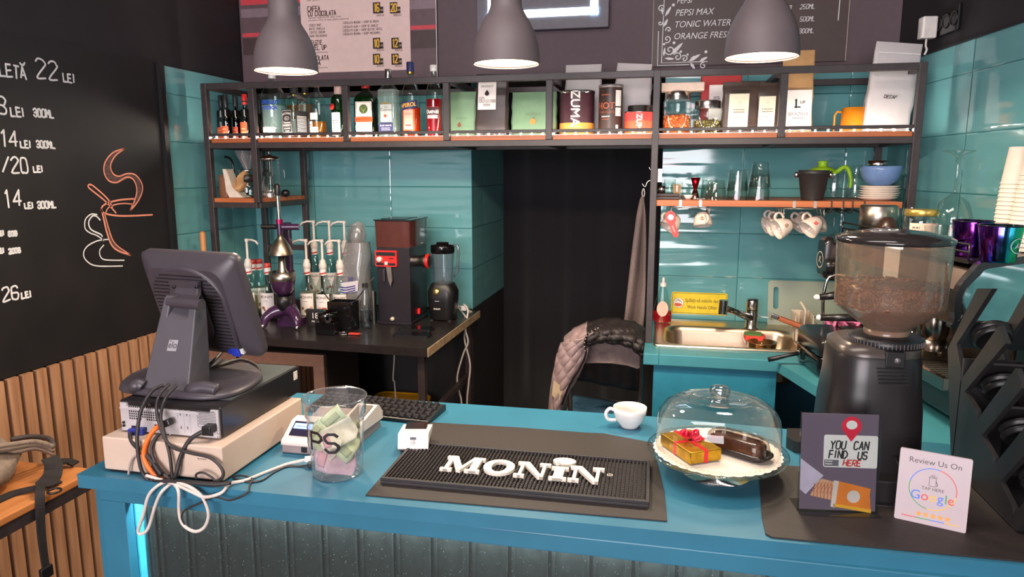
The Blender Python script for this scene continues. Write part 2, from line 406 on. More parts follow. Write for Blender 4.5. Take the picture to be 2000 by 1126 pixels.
# ceiling lamp panel
m = M(); m.box(-1.4, .4, .68, 1.22, 2.855, 2.9, 0); m.box(-1.36, .36, .72, 1.18, 2.852, 2.856, 1)
tag(m.build('ceiling_light', [white, emis('panel_light', (255, 240, 225), 3)]), 'long white ceiling light panel over the counter', 'lamp')

# black chalkboard with the chalk price list
cb = thing('chalkboard', 'big black chalkboard wall with white prices and a chalk coffee cup', 'chalkboard', (XL, 1.5, .915))
m = M(); m.box(XL + .001, XL + .012, -.6, 2.724, .915, 2.06)
m.build('board', mat('chalkboard_black', (32, 28, 30), .5, dark=(22, 19, 21), scale=5, noise=.1), cb, world=True)
CX_ = XL + .0135
def lw(px, py): return at(px, py, X=CX_)
def lmap(px, py):
    p = lw(px, py); return lambda u, v: Vector((CX_, p.y + u, p.z + v))
m = M()
def chalk_text(s, px, py, h_px, wide=.62, w=None, jit=.25):
    p = lw(px, py); h = (lw(px, py - h_px).z - p.z)
    mm = M(); mm.stroke(s, h, lmap(px, py), w or max(.0065, h * .09), wide=wide, jit=jit, curvy=True); mm.build('chalk_price', chalk, cb, world=True)
for a in (('LET\u0102', 0, 147, 24, .72), ('22', 73, 151, 36, .85), ('LEI', 124, 159, 16, .8), ('8', -4, 222, 34, .85), ('LEI', 22, 226, 17, .8), ('300ML', 66, 227, 15, .72),
          ('14', 2, 286, 32, .8), ('LEI', 41, 288, 13, .8), ('300ML', 72, 288, 13, .75), ('/20', 6, 337, 30, .75), ('LEI', 66, 336, 12, .8),
          ('14', 10, 404, 32, .8), ('LEI', 49, 407, 11, .8), ('300ML', 74, 407, 13, .75), ('EI', 0, 460, 9, .8), ('80G', 17, 461, 9, .8), ('EI', 0, 494, 9, .8), ('200G', 18, 495, 9, .8),
          ('26', 6, 588, 26, .85), ('LEI', 43, 583, 12, .8)):
    chalk_text(*a)
def ch_line(mm, pts, w, closed=False):
    q = [lw(*p) for p in pts]; q = smooth([(p.y, p.z, 0) for p in q], 6, closed)
    mm.ribbon([(p.x, p.y) for p in q], w, lambda u, v: Vector((CX_ + .0002, u, v)), closed=closed)
m = M()
fm = M(); stm = [(244, 290, 1), (224, 300, 5), (211, 318, 13), (211, 337, 16), (221, 348, 12), (236, 350, 9), (256, 344, 8), (268, 352, 12), (272, 370, 13), (266, 390, 9), (254, 411, 2)]
q_ = [lw(a_[0], a_[1]) for a_ in stm]; q_ = [(p.y, p.z, s_[2] * .0018) for p, s_ in zip(q_, stm)]; q_ = smooth(q_, 6); fm.ribbon([(p.x, p.y) for p in q_], [p.z for p in q_], lambda u, v: Vector((CX_ - .0006, u, v)))
stm = [(203, 414, 3), (208, 436, 10), (214, 458, 12), (226, 480, 10), (250, 496, 2)]; q_ = [lw(a_[0], a_[1]) for a_ in stm]; q_ = [(p.y, p.z, s_[2] * .0016) for p, s_ in zip(q_, stm)]; q_ = smooth(q_, 6); fm.ribbon([(p.x, p.y) for p in q_], [p.z for p in q_], lambda u, v: Vector((CX_ - .0006, u, v)))
fm.build('chalk_shading', mat('smudged_chalk', (112, 84, 80), .9, dark=(66, 50, 50), scale=90), cb, world=True)
ch_line(m, [(244, 290), (222, 297), (206, 315), (203, 335), (212, 352), (228, 356), (246, 346), (260, 350), (267, 368), (264, 388), (254, 411)], .0062)
ch_line(m, [(244, 290), (226, 303), (216, 322), (220, 338), (232, 344), (248, 339), (264, 341), (276, 356), (278, 372), (272, 388), (264, 400), (254, 411)], .0062)
ch_line(m, [(227, 416), (205, 392), (180, 372), (172, 364), (176, 360), (186, 366), (210, 388), (220, 405)], .0062)
ch_line(m, [(263, 388), (235, 390), (208, 397), (198, 407), (204, 416), (230, 421), (262, 421), (298, 419)], .007)
ch_line(m, [(206, 416), (212, 405), (226, 399), (244, 397), (262, 399)], .005)
ch_line(m, [(198, 407), (203, 430), (209, 455), (218, 478), (232, 490), (256, 498)], .007)
ch_line(m, [(204, 416), (212, 445), (220, 468), (232, 482), (256, 498)], .005)
m.build('chalk_cup_outline', mat('coral_chalk', (236, 150, 124), .9), cb, world=True)
m = M()
ch_line(m, [(190, 419), (178, 418), (167, 428), (166, 445), (175, 454), (190, 460), (203, 470)], .005)
ch_line(m, [(196, 430), (188, 422), (180, 422), (173, 434), (178, 448), (196, 457), (200, 462)], .006)
ch_line(m, [(212, 467), (190, 470), (170, 481), (163, 496), (170, 510), (190, 519), (240, 519)], .005)
ch_line(m, [(203, 478), (195, 488), (196, 500), (206, 507), (243, 508)], .005)
m.build('chalk_saucer_outline', chalk, cb, world=True)

# black curtain in the passage
def cur(u, v):
    x = -.95 + u * .95; return Vector((x, 4.12 + .012 * sin(u * 23) + .006 * sin(u * 51 + 1), .02 + v * 2.02))
o = M().grid(cur, 120, 2).build('curtain', mat('black_curtain', (23, 19, 25), .95, noise=.1, scale=60, sheen=.3))
s = o.modifiers.new('thick', 'SOLIDIFY'); s.thickness = .006
tag(o, 'floor length black curtain closing the passage between the tiled walls', 'curtain')

dusty = glass('dusty_acrylic', (236, 244, 242), .25, .12, .015)
nt_ = dusty.node_tree; N_a = nt_.nodes; L_a = nt_.links
vo = N_a.new('ShaderNodeTexNoise'); vo.inputs['Scale'].default_value = 330; vo.inputs['Detail'].default_value = 1; tc_ = N_a.new('ShaderNodeTexCoord'); L_a.new(tc_.outputs['Object'], vo.inputs['Vector'])
rp = N_a.new('ShaderNodeValToRGB'); rp.color_ramp.elements[0].position = .755; rp.color_ramp.elements[1].position = .80; rp.color_ramp.elements[0].color = (.018, .018, .018, 1); rp.color_ramp.elements[1].color = (.75, .75, .75, 1); L_a.new(vo.outputs[0], rp.inputs[0])
dd_ = N_a.new('ShaderNodeBsdfDiffuse'); dd_.inputs[0].default_value = (.75, .8, .78, 1); mz = N_a.new('ShaderNodeMixShader'); L_a.new(rp.outputs[0], mz.inputs[0]); L_a.new(N_a['Mix Shader'].outputs[0], mz.inputs[1]); L_a.new(dd_.outputs[0], mz.inputs[2]); L_a.new(mz.outputs[0], N_a['Material Output'].inputs[0])
# ================================================================ main counter
T = .94
mc = thing('bar_counter', 'long blue painted bar counter with a lit ribbed black front', 'counter', (-.15, 1.55, 0))
m = M(); m.prism([(-1.25, 1.225), (1.205, 1.27), (1.14, 1.80), (-.02, 1.875), (-1.262, 1.858)], lambda u, v, d: (u, v, d), T - .03, T)
m.build('worktop', blue, mc, .004, True)
m = M(); m.box(-1.215, 1.19, 1.245, 1.27, T - .066, T - .03); m.box(-1.15, 1.19, 1.25, 1.27, 0.0, .1); m.build('apron', blue, mc, .002, True)
m = M(); m.box(-1.215, -1.15, 1.245, 1.27, 0, T - .066); m.build('stile', blue, mc, .002, True)
m = M(); m.box(1.13, 1.19, 1.245, 1.27, 0, T - .066); m.build('stile', blue, mc, .002, True)
m = M(); m.box(-1.242, -1.222, 1.262, 1.84, 0, T - .03); m.build('side_panel', blue, mc, .002, True)
m = M(); m.cyl((-1.205, 1.262, 0), (-1.205, 1.262, T - .075), .012); m.build('corner_post', blue, mc, 0, True)
m = M(); m.box(-1.15, 1.13, 1.300, 1.31, 0, T - .04)
for i in range(27):
    x = -1.13 + i * .083; m.box(x, x + .012, 1.2885, 1.300, .0, T - .05); m.box(x + .018, x + .026, 1.293, 1.300, 0, T - .05)
m.build('ribbed_panel', mat('ribbed_black', (34, 34, 34), .4, noise=.2, scale=60), mc, .002, True)
m = M(); m.box(-1.15, -1.146, 1.27, 1.300, 0, T - .04); m.build('opening_reveal', mat('led_lit_reveal', (70, 190, 225), .4), mc, 0, True)  # brighter cyan than the counter paint: the LED strip's glow is put into the colour
m = M(); m.box(-1.15, 1.13, 1.2705, 1.2735, .1, T - .066); m.build('acrylic_sheet', dusty, mc, 0, True)
m = M(); m.box(-1.14, 1.12, 1.276, 1.286, T - .0445, T - .039, 1)
for i in range(54):
    x = -1.13 + i * .0415; m.box(x, x + .012, 1.2765, 1.2845, T - .047, T - .0445, 0)
m.build('light_strip', [emis('cool_led', (205, 245, 255), 60), white], mc, 0, True)
area('counter_strip_light', (-.02, 1.2805, T - .05), (radians(32), 0, 0), 2.2, .010, 13, (.8, .97, 1.0))

# back counter on the right with the sink, and the side arm
B = .90
blue2 = mat('teal_paint', (66, 138, 150), .4, noise=.05, scale=9)
sc_ = thing('sink_counter', 'teal blue counter with the steel sink set into its top', 'counter', (.3, 3.05, 0))
m = M()
# top with the cut-out for the basin
for a in ((-.06, .0, 2.71, 3.395), (.0, .62, 2.71, 2.845), (.0, .62, 3.345, 3.395), (.60, .955, 2.71, 3.395)): m.box(a[0], a[1], a[2], a[3], B - .045, B)
m.build('worktop', blue2, sc_, .003, True)
m = M(); m.box(-.02, .44, 2.73, 2.75, 0, B - .045); m.box(-.02, 0, 2.75, 3.38, 0, B - .045); m.box(.42, .44, 2.75, 3.38, 0, B - .045); m.build('cabinet_front', mat('teal_front', (44, 130, 156), .42, noise=.05), sc_, .002, True)
arm = thing('side_counter', 'teal side counter arm running along the right wall', 'counter', (.75, 2.3, 0))
m = M(); m.prism([(.432, 2.705), (.62, 2.05), (.66, 1.86), (1.13, 1.84), (1.035, 2.705)], lambda u, v, d: (u, v, d), B - .04, B - .003); m.build('worktop', blue2, arm, .003, True)
m = M(); m.box(.66, .68, 1.9, 2.69, 0, B - .04); m.box(.68, 1.1, 1.9, 1.92, 0, B - .04); m.build('panel', mat('navy_panel', (18, 52, 80), .5), arm, .002, True)

# black back counter on the left
bk = thing('back_counter', 'black topped back counter with a raw metal end edge and steel legs', 'counter', (-1.5, 3.0, 0))
blktop = mat('black_laminate', (36, 31, 31), .33, noise=.15, scale=40)
m = M(); m.prism([(-2.15, 2.66), (-.904, 2.60), (-.912, 3.40), (-2.15, 3.40)], lambda u, v, d: (u, v, d), B - .035, B); m.build('worktop', blktop, bk, .002, True)
m = M(); m.obox((-.905, 3.0, B - .0165), (.0015, .4, 0), (0, 0, .017), (.0025, 0, 0)); m.build('edge_strip', mat('raw_edge', (168, 142, 112), .5, noise=.2), bk, 0, True)
for x, y in ((-.95, 2.65), (-.95, 3.35)):
    m = M(); m.box(x - .015, x + .015, y - .015, y + .015, 0, B - .035); m.build('leg', steel_black, bk, .001, True)
m = M(); m.box(-.962, -.938, 2.665, 3.335, .56, .585); m.box(-2.1, -.962, 3.34, 3.36, .2, .225); m.build('rail', steel_black, bk, .001, True)
# ================================================================ black steel shelf with wooden boards
YF, YR = 2.90, 3.33
sh = thing('shelf_rack', 'black steel rack with wooden boards and a strip light across the back wall', 'shelf', (-.55, 3.1, .9))
t = .026
ZT, ZF, ZW, ZG = 1.977, 1.716, 1.748, 1.764
pxs = (404, 495, 677, 873, 1073, 1281, 1527, 1793)
xs = [at(p, 230, Y=YF).x for p in pxs]
m = M()
m.bar((xs[0] - t / 2, YF, ZT), (xs[-1] + t / 2, YF, ZT), t); m.bar((xs[0] - t / 2, YF, ZF), (xs[-1] + t / 2, YF, ZF), t); m.bar((xs[0], YF, ZG), (xs[-1], YF, ZG), .012, .013)
m.bar((xs[0], YR, ZT), (xs[-1], YR, ZT), t); m.bar((xs[0], YR, ZF), (xs[-1], YR, ZF), t)
for x in (xs[0], xs[3], xs[4], xs[5], xs[6], xs[-1]):
    m.bar((x, YF + t / 2, ZT), (x, YR, ZT), t); m.bar((x, YF + t / 2, ZF), (x, YR, ZF), t)
m.build('frame', steel_black, sh, .002, True)
tp_ = t / 2 + .0006
def post(x, y, z0, z1): M().box(x - tp_, x + tp_, y - tp_, y + tp_, z0, z1 + .0006).build('post', steel_black, sh, .002, True)
for i, x in enumerate(xs):
    if i in (0, 5, 7): post(x, YF, .9 if i != 7 else .9, ZT + t / 2)
    elif i == 1: post(x, YF, 1.46, ZT - t / 2)
    else: post(x, YF, ZF + t / 2, ZT - t / 2)
XS1 = xs[1]
post(xs[0], YR, .9, ZT - t / 2); post(XS1, YR, .9, ZT - t / 2); post(xs[-1] - .012, YR, .9, ZT - t / 2)
ply = mat('shelf_board_wood', (196, 112, 62), .45, dark=(160, 84, 44), scale=1., stretch=(3, 40, 40), bump=.05)
M().box(xs[0], xs[-1], YF + .004, YR + .02, ZF + t / 2, ZW).build('board', ply, sh, .001, True)
# low corner shelf on the left
ZL = at(470, 392, Y=YF).z
m = M()
m.bar((xs[0], YF, ZL - .02), (XS1, YF, ZL - .02), t); m.bar((XS1, YF, ZL - .02), (XS1, YR, ZL - .02), t); m.bar((xs[0], YR, ZL - .02), (XS1, YR, ZL - .02), t); m.bar((xs[0], YF, ZL - .02), (xs[0], YR, ZL - .02), t)
m.build('lower_frame', steel_black, sh, .002, True)
M().box(xs[0] + .01, XS1 + .005, YF - .005, YR, ZL - .007, ZL + .012).build('board', ply, sh, .001, True); ZL += .012
m = M(); m.bar((xs[0], YR, 1.21), (XS1, YR, 1.21), t); m.build('rear_rail', steel_black, sh, .002, True)
# middle shelf on the right
ZM = at(1520, 392, Y=YF).z
XM0, XM1 = xs[5] + .012, at(1762, 397, Y=YF).x
M().box(XM0, XM1, YF - .004, YR, ZM - .024, ZM).build('board', ply, sh, .001, True)
m = M(); m.bar((XM0, YR, ZM - .012), (xs[-1], YR, ZM - .012), t); m.build('rear_rail', steel_black, sh, .002, True)
# strip light on the top board
m = M(); m.box(xs[0] + .02, xs[-1] - .02, YF + .012, YF + .02, ZW, ZW + .003, 1)
N_ = 64
for i in range(N_):
    x = xs[0] + .03 + (xs[-1] - xs[0] - .06) * i / (N_ - 1); m.box(x, x + .005, YF + .0125, YF + .0195, ZW + .003, ZW + .0055, 0)
m.build('light_strip', [emis('shelf_led', (255, 246, 230), 300), white], sh, 0, True)

# ================================================================ pendant lamps
shade_m = mat('grey_lamp_enamel', (98, 87, 90), .55, noise=.03)
def pendant(px, py, label):
    p = at(px, py, Y=2.1); R = .099
    l = thing('pendant_lamp', label, 'lamp', (p.x, p.y, p.z), 0, 'grey pendant lamps over the bar')
    pr = [(R, 0), (R * .995, .02), (R * .95, .055), (R * .85, .088), (R * .7, .118), (R * .55, .142), (R * .475, .158), (R * .455, .17), (R * .455, .30), (R * .40, .312), (.012, .315)]
    M().lathe(pr, n=48, cap=False).lathe([(r - .003, z - .001) for r, z in pr[:8]], n=48, cap=False).lathe([(R, 0), (R - .003, -.001)], n=48, cap=False).build('shade', shade_m, l)
    M().lathe([(.0, .005), (R - .004, .005)], n=40, cap=False).build('diffuser', emis('lamp_glow', (255, 226, 178), 5), l)
    M().tube([(0, 0, .31), (0, 0, ZC - p.z)], .004).build('cord', blkplastic, l)
    d = bpy.data.lights.new('pendant_bulb', 'AREA'); d.shape = 'DISK'; d.size = .16; d.energy = 8; d.color = (1.0, .80, .58)
    b = bpy.data.objects.new('pendant_bulb', d); COL.objects.link(b); b.location = (p.x, p.y, p.z + .003)
pendant(559, 139, 'leftmost of the three grey pendant lamps, in front of the white price poster')
pendant(989, 125, 'middle one of the three grey pendant lamps, below the glowing square sign')
pendant(1487, 112, 'rightmost of the three grey pendant lamps, in front of the drinks menu board')

# ================================================================ boards on the back wall
YM = YB - .002
def wmap(px, py, d=.012):
    p = at(px, py, Y=YM - d); return lambda u, v, dd=0.: Vector((p.x + u, YM - d - dd, p.z + v))
def panel(m, x0, x1, yb, ztop, th, mi=0):
    a = at(x0, yb, Y=YM); b = at(x1, yb, Y=YM); m.box(a.x, b.x, YM - th, YM, a.z, ztop, mi); return a.x, b.x, a.z
# price poster on a striped board
pp = thing('menu_poster', 'white price poster with pixel lettering on a striped dark board', 'poster', (-1.75, YM, 2.05))
m = M(); a = at(476, 128, Y=YM); b = at(856, 140, Y=YM)
z0 = 2.055
m.box(a.x, b.x, YM - .01, YM, z0, 2.86, 0)
for (y0_, y1_, k) in ((0, 18, 1), (50, 58, 2), (60, 95, 3), (-30, -8, 2), (-60, -40, 3)):
    q0 = at(830, y1_, Y=YM); q1 = at(830, y0_, Y=YM); m.box(a.x + .01, b.x - .006, YM - .0105, YM - .01, q0.z, q1.z, k)
m.box(b.x - .004, b.x, YM - .013, YM, z0, 2.86, 4)
m.build('board', [mat('board_mauve', (104, 84, 90), .4), mat('stripe_light', (140, 120, 128), .4), mat('stripe_red', (214, 74, 84), .4), mat('stripe_dark', (78, 60, 62), .4), white], pp, 0, True)
p0 = at(597, 140, Y=YM - .012); p1 = at(803, 136, Y=YM - .012)
m = M(); m.box(p0.x - .012, p1.x, YM - .0135, YM - .0105, p1.z, 2.80); m.build('sheet', mat('poster_paper', (236, 206, 200), .6, noise=.02), pp, .0, True)
pink_ink = mat('poster_ink', (66, 40, 36), .7)
wm = lambda px, py: wmap(px, py, .014)
def pixt(s, px, py, hpx, wide=.7, mm=None, w=.17):
    h = at(px, py - hpx, Y=YM).z - at(px, py, Y=YM).z; q_ = M(); q_.stroke(s, h, wm(px, py), h * w, wide=wide); q_.build('text_line', pink_ink, pp, 0, True)
for a_ in (('CAFEA', 601, 22, 9), ('CU CIOCOLATA', 602, 32, 9, .66), ('INFUZIE', 600, 88, 8.5), ('LEVEL UP', 601, 98, 8.5), ('CIOCOLATA', 601, 118, 8.5), ('CALDA', 603, 128, 8.5)): pixt(*a_)
for a_ in (('MINT DELIGHT', 600, 2, 4), ('CHOCO MINT', 604, 52, 4.5), ('WHITE VANILLA', 604, 59, 4.5), ('TOFFEE CREAM', 605, 66, 4.5), ('DARK MACADAMIA', 605, 73, 4.5)): pixt(*a_, w=.13)
for s_, y_ in (('CIOCOLATA NEAGRA + SIROP DE MENTA', 47), ('CIOCOLATA ALBA + SIROP DE VANILIE', 55), ('CIOCOLATA ALBA + SIROP BUTTER TOFFEE', 62), ('CIOCOLATA NEAGRA + SIROP MACADAMIA', 69)): pixt(s_, 670, y_, 4.4, .62, w=.12)
for s_, px, py in (('espresso single/double, lapte, sirop', 602, 36.5), ('ciocolata, crema de lapte, gheata (optional)', 602, 41.5), ('rece/plante/ceai', 612, 104), ('lapte/frisca/Tita', 613, 134)):
    M().text(s_, .0125, wm(px, py)).build('text_line', pink_ink, pp, 0, True)
nums = [('16', '20', 24, '360ml', '480ml', 32), ('10', '12', 93, '300ml', '400ml', 100), ('10', '12', 124, '300ml', '400ml', 131)]
pw_, pb_, py_ = mat('poster_white', (240, 225, 215), .7), mat('price_brown', (54, 34, 26), .7), mat('price_yellow', (240, 190, 74), .6)
for l_, r_, yb, ml, mr, yt in nums:
    for s_, px, tx in ((l_, 731, ml), (r_, 764 if r_ == '20' else 767, mr)):
        f = wm(px, yb); m = M()
        m.poly([(-.006, -.006), (.048, -.006), (.048, .0), (.048, .024), (.032, .024), (.032, .046), (-.006, .046)], lambda u, v: f(u, v, .0003), 0)
        m.stroke(s_, .035, lambda u, v: f(u, v, .0006), .0062, 1, x0=.0, y0=.003, wide=.5)
        m.text('LEI', .0125, lambda u, v: f(u, v, .0016), .0325, .005, mi=2); m.text(tx, .0165, wm(px + 4, yt), mi=3)
        m.build('price_tile', [pb_, py_, pw_, pink_ink], pp, 0, True)

# glowing square sign
gs = thing('illuminated_sign', 'dark framed sign with a glowing white square outline', 'sign', (-.45, YM, 2.2))
a = at(936, 62, Y=YM); b = at(1190, 56, Y=YM)
m = M(); m.box(a.x, b.x, YM - .045, YM, b.z, b.z + .5); m.build('frame', mat('sign_grey', (104, 100, 108), .5), gs, .003, True)
c0 = at(953, 36, Y=YM - .045); c1 = at(1168, 28, Y=YM - .045)
m = M(); w_ = .035; zb = c1.z
m.box(c0.x, c1.x, YM - .05, YM - .044, zb, zb + w_ * .95); m.box(c0.x, c0.x + .014, YM - .05, YM - .044, zb, zb + .42); m.box(c1.x - w_, c1.x, YM - .05, YM - .044, zb, zb + .42); m.box(c0.x, c1.x, YM - .05, YM - .044, zb + .38, zb + .42)
m.box(c0.x + .12, c1.x - .075, YM - .05, YM - .044, zb + .105, zb + .14)
m.build('glowing_outline', emis('sign_glow', (214, 240, 255), 4), gs, 0, True)

# drinks menu board
dm = thing('drinks_menu', 'dark brown drinks menu board with white script and corner ornaments', 'menu', (.35, YM, 2.08))
a = at(1273, 131, Y=YM); b = at(1650, 118, Y=YM)
m = M(); m.box(a.x, b.x, YM - .012, YM, a.z, 2.86, 0); m.box(b.x - .002, b.x + .001, YM - .0125, YM, a.z, 2.86, 1); m.box(a.x - .001, a.x + .001, YM - .0125, YM, a.z, 2.86, 1)
m.build('board', [mat('menu_brown', (78, 62, 60), .5, noise=.03), mat('pale_edge', (190, 175, 165), .5)], dm, 0, True)
m = M()
for s_, px, py, h in (('PEPSI', 1321, 7, .026), ('PEPSI MAX', 1318, 31, .031), ('TONIC WATER', 1316, 54, .031), ('ORANGE FRESH JUICE', 1315, 77, .031), ('8', 1538, 21, .026)):
    M().text(s_, h * 1.25, wmap(px, py, .0125), shear=.25, sx=.92).build('text_line', chalk, dm, 0, True)
for s_, px, py in (('250ML', 1562, 18), ('500ML', 1562, 42), ('300ML', 1560, 65)): M().stroke(s_, .019, wmap(px, py, .0125), .0024, slant=.2, wide=.72).build('text_line', chalk, dm, 0, True)
f = wmap(1284, 128, .0125); k = .0022
def orn(pts, w=2.2, closed=False):
    q = smooth([(x * k, y * k, 0) for x, y in pts], 5, closed); m.ribbon([(p.x, p.y) for p in q], w * k, f, closed=closed)
m.ribbon([(0, 68 * k), (0, 0), (64 * k, 0)], 1.6 * k, f); m.ribbon([(10 * k, 190 * k), (8 * k, 5 * k), (100 * k, 5 * k)], 1.6 * k, f)
def spiral(cx, cy, r, a0, turns=1.3, dirn=1, w=2.):
    n_ = 16; m.pen([((cx + r * (1 - .8 * t_ / n_) * cos(a0 + dirn * turns * 2 * pi * t_ / n_)) * k, (cy + r * (1 - .8 * t_ / n_) * sin(a0 + dirn * turns * 2 * pi * t_ / n_)) * k) for t_ in range(n_ + 1)], w * k, f)
for a_ in ((24, 30, 10, 3.6, 1.2, 1), (40, 16, 9, 2.6, 1.2, -1), (18, 52, 8, 4.2, 1.1, 1), (54, 12, 7, 2.4, 1.1, -1), (4, 112, 7, .6, 1.1, 1), (20, 70, 6, 3.4, 1., -1), (92, -3, 7, 1.4, 1.1, 1), (72, 14, 5, 3.2, 1., 1), (3, 84, 5, .4, 1., -1)): spiral(*a_)
def leaf(x0_, y0_, x1_, y1_, w_):
    dx, dy = x1_ - x0_, y1_ - y0_; l = hypot(dx, dy); nx, ny = -dy / l * w_, dx / l * w_
    m.poly([(x0_ * k, y0_ * k), ((x0_ + dx * .35 - nx) * k, (y0_ + dy * .35 - ny) * k), ((x0_ + dx * .75 - nx * .7) * k, (y0_ + dy * .75 - ny * .7) * k), (x1_ * k, y1_ * k), ((x0_ + dx * .75 + nx * .7) * k, (y0_ + dy * .75 + ny * .7) * k), ((x0_ + dx * .35 + nx) * k, (y0_ + dy * .35 + ny) * k)], f)
for a_ in ((26, 20, 50, 44, 4), (12, 96, 24, 116, 3), (10, 76, 18, 92, 3), (10, 98, 4, 112, 2.5), (62, 6, 86, 20, 3.5), (66, 4, 76, -10, 3), (84, 6, 100, 14, 3), (14, 14, 34, 12, 2.5), (12, 18, 14, 36, 2.5)): leaf(*a_)
for cx, cy, r in ((32, 44, 3), (46, 26, 2.6), (12, 42, 2.4), (60, 20, 2.2), (28, 118, 3), (96, 24, 3), (74, -14, 2.6)): m.poly([(cx * k + r * k * cos(i * .63), cy * k + r * k * sin(i * .63)) for i in range(10)], f)
f2 = wmap(1637, 40, .0125); M().ribbon([(0, 0), (.004, .3)], .004, f2).build('border_line', chalk, dm, 0, True)
m.build('ornament', chalk, dm, 0, True)

# socket strip and charger on the right wall
pa = rw(1878, 14, .004); pb = rw(1829, 66, .004)
so = thing('wall_socket', 'black triple wall socket high on the right wall', 'socket', pa, atan(.12))
ly = hypot(pb.x - pa.x, pb.y - pa.y); zc = (pa.z + pb.z) / 2 - pa.z; hh = .047
m = M(); m.box(-.008, .003, 0, ly, zc - hh, zc + hh); m.build('plate', blkgloss, so, .003)
for i in range(3): M().lathe([(.027, 0), (.027, .003), (.023, .003), (.019, -.004)], (-.009, ly * (i + .5) / 3, zc), ax=(-1, 0, 0)).build('outlet', blkplastic, so)
so_e = so
ch = thing('charger', 'white plug charger in the wall socket with a short cable stub', 'charger', (pa.x, pa.y, pa.z + zc), atan(.12))
m = M(); m.box(-.066, -.012, ly * .80, ly * .80 + .045, -.05, .03); m.build('body', white, ch, .006)
y = ly * .8 + .022; m = M(); m.tube(smooth([(-.04, y, -.05), (-.04, y, -.075), (-.037, y - .004, -.09), (-.042, y, -.108)]), .004); m.build('cable', white, ch)
# ================================================================ things on the top board
def spot(px, py, Y, z): return Vector((at(px, py, Y=Y).x, Y, z))
def hgt(px, py, Y, z): return at(px, py, Y=Y).z - z
dkgreen = glass('dark_green_glass', (40, 58, 34), 1.2, base=.07); bglass = glass('bottle_glass', (236, 248, 244), 1.1, base=.05)
lab_white = mat('label_white', (236, 226, 220), .6, noise=.02); lab_black = mat('label_black', (28, 24, 26), .6); lab_orange = mat('label_orange', (236, 84, 40), .5, noise=.05)
navy = mat('label_navy', (40, 42, 92), .5); yel = mat('label_yellow', (240, 176, 60), .6); steel = mat('lid_steel', (190, 182, 178), .22, 1.)
blue_ink = mat('blue_ink', (36, 70, 190), .6); red_ink = mat('red_ink', (196, 40, 36), .6); brown_ink = mat('brown_ink', (120, 66, 46), .7)

def bottle(name, label, loc, H, R, gm, liq=None, lev=.5, capm=None, caph=.03, capr=.015, neck=.016, sh0=.6, sh1=.8, cat='bottle', group=None, n=24, square=False, rz=0., flare=0.):
    """body radius R up to sh0*H, shoulder to the neck at sh1*H, neck to H, cap on top"""
    b = thing(name, label, cat, loc, rz, group)
    pr = [(.001, .002), (R * .9, 0), (R, .006), (R * (1 + flare), sh0 * H), (R * (.93 + flare), (sh0 * .72 + sh1 * .28) * H), (R * .6 + neck * .3, (sh0 * .35 + sh1 * .65) * H), (neck, sh1 * H), (neck * .95, H - caph * .4)]
    if square:
        rr = [[(u * (r / R), v * (r / R), z) for u, v in rrect(2 * R, 2 * R * (square if square is not True else 1), R * .3)] for r, z in pr[1:]]
        M().loft(rr, cap=False).build('glass', gm, b)
        if liq: M().loft([[(u * .93, v * .93, z) for u, v in rrect(2 * R, 2 * R * (square if square is not True else 1), R * .3)] for z in (.006, H * lev)]).build('liquid', liq, b)
    else:
        M().lathe(pr, n=n, cap=False).build('glass', gm, b)
        if liq: M().lathe([(R * .93, .006), (R * .94, min(lev, sh0) * H)] + ([(R * .9, lev * H)] if lev > sh0 else []), n=n).build('liquid', liq, b)
    if capm: M().lathe([(capr * .98, H - caph), (capr, H - caph + .002), (capr, H - .002), (capr * .9, H)], n=18).build('cap', capm, b)
    return b

# small sparkling wine bottles in the left bay
for i, (px, py, Y, foil, lb) in enumerate((
        (435, 186, 3.10, blkplastic, 'small dark wine bottle leftmost in the shelf corner, partly behind its neighbour'),
        (444, 184, 3.02, blkplastic, 'small dark green wine bottle second from the left shelf post'),
        (463, 186, 3.08, blkplastic, 'small dark wine bottle in the middle of the left bay, orange label half hidden'),
        (481, 184, 3.01, red, 'small wine bottle with red foil rings beside the second shelf post'),
        (503, 195, 3.05, blkplastic, 'small dark wine bottle just right of the second shelf post, beside the vodka'))):
    p = spot(px, 255, Y, ZW); h = hgt(px, py, Y, ZW)
    b = bottle('wine_bottle', lb, p, h, .0235, dkgreen, liquid('dark_wine', (34, 26, 12), .4), .66, foil, .052, .0118, .0105, .44, .70, group='small sparkling wine bottles')
    m = M(); label_on(m, .0237, .004, .062 if i != 3 else .078, .042, -pi / 2 - .12, 0)
    m.scribble(.022, .005, wrap(.0237, .0, -pi / 2 - .12, off=.0008), 0, .046, 1); m.text('ENFO', .017, wrap(.0237, 0, -pi / 2 - .12, off=.0008), 0, .024, 'C', 1)
    m.build('paper_label', [lab_orange, mat('label_cream', (246, 206, 150), .6)], b)
    if i == 3:
        M().lathe([(.0122, h - .052), (.0122, h - .046)], n=16).lathe([(.0122, h - .036), (.0122, h - .030)], n=16).build('foil_ring', black, b)

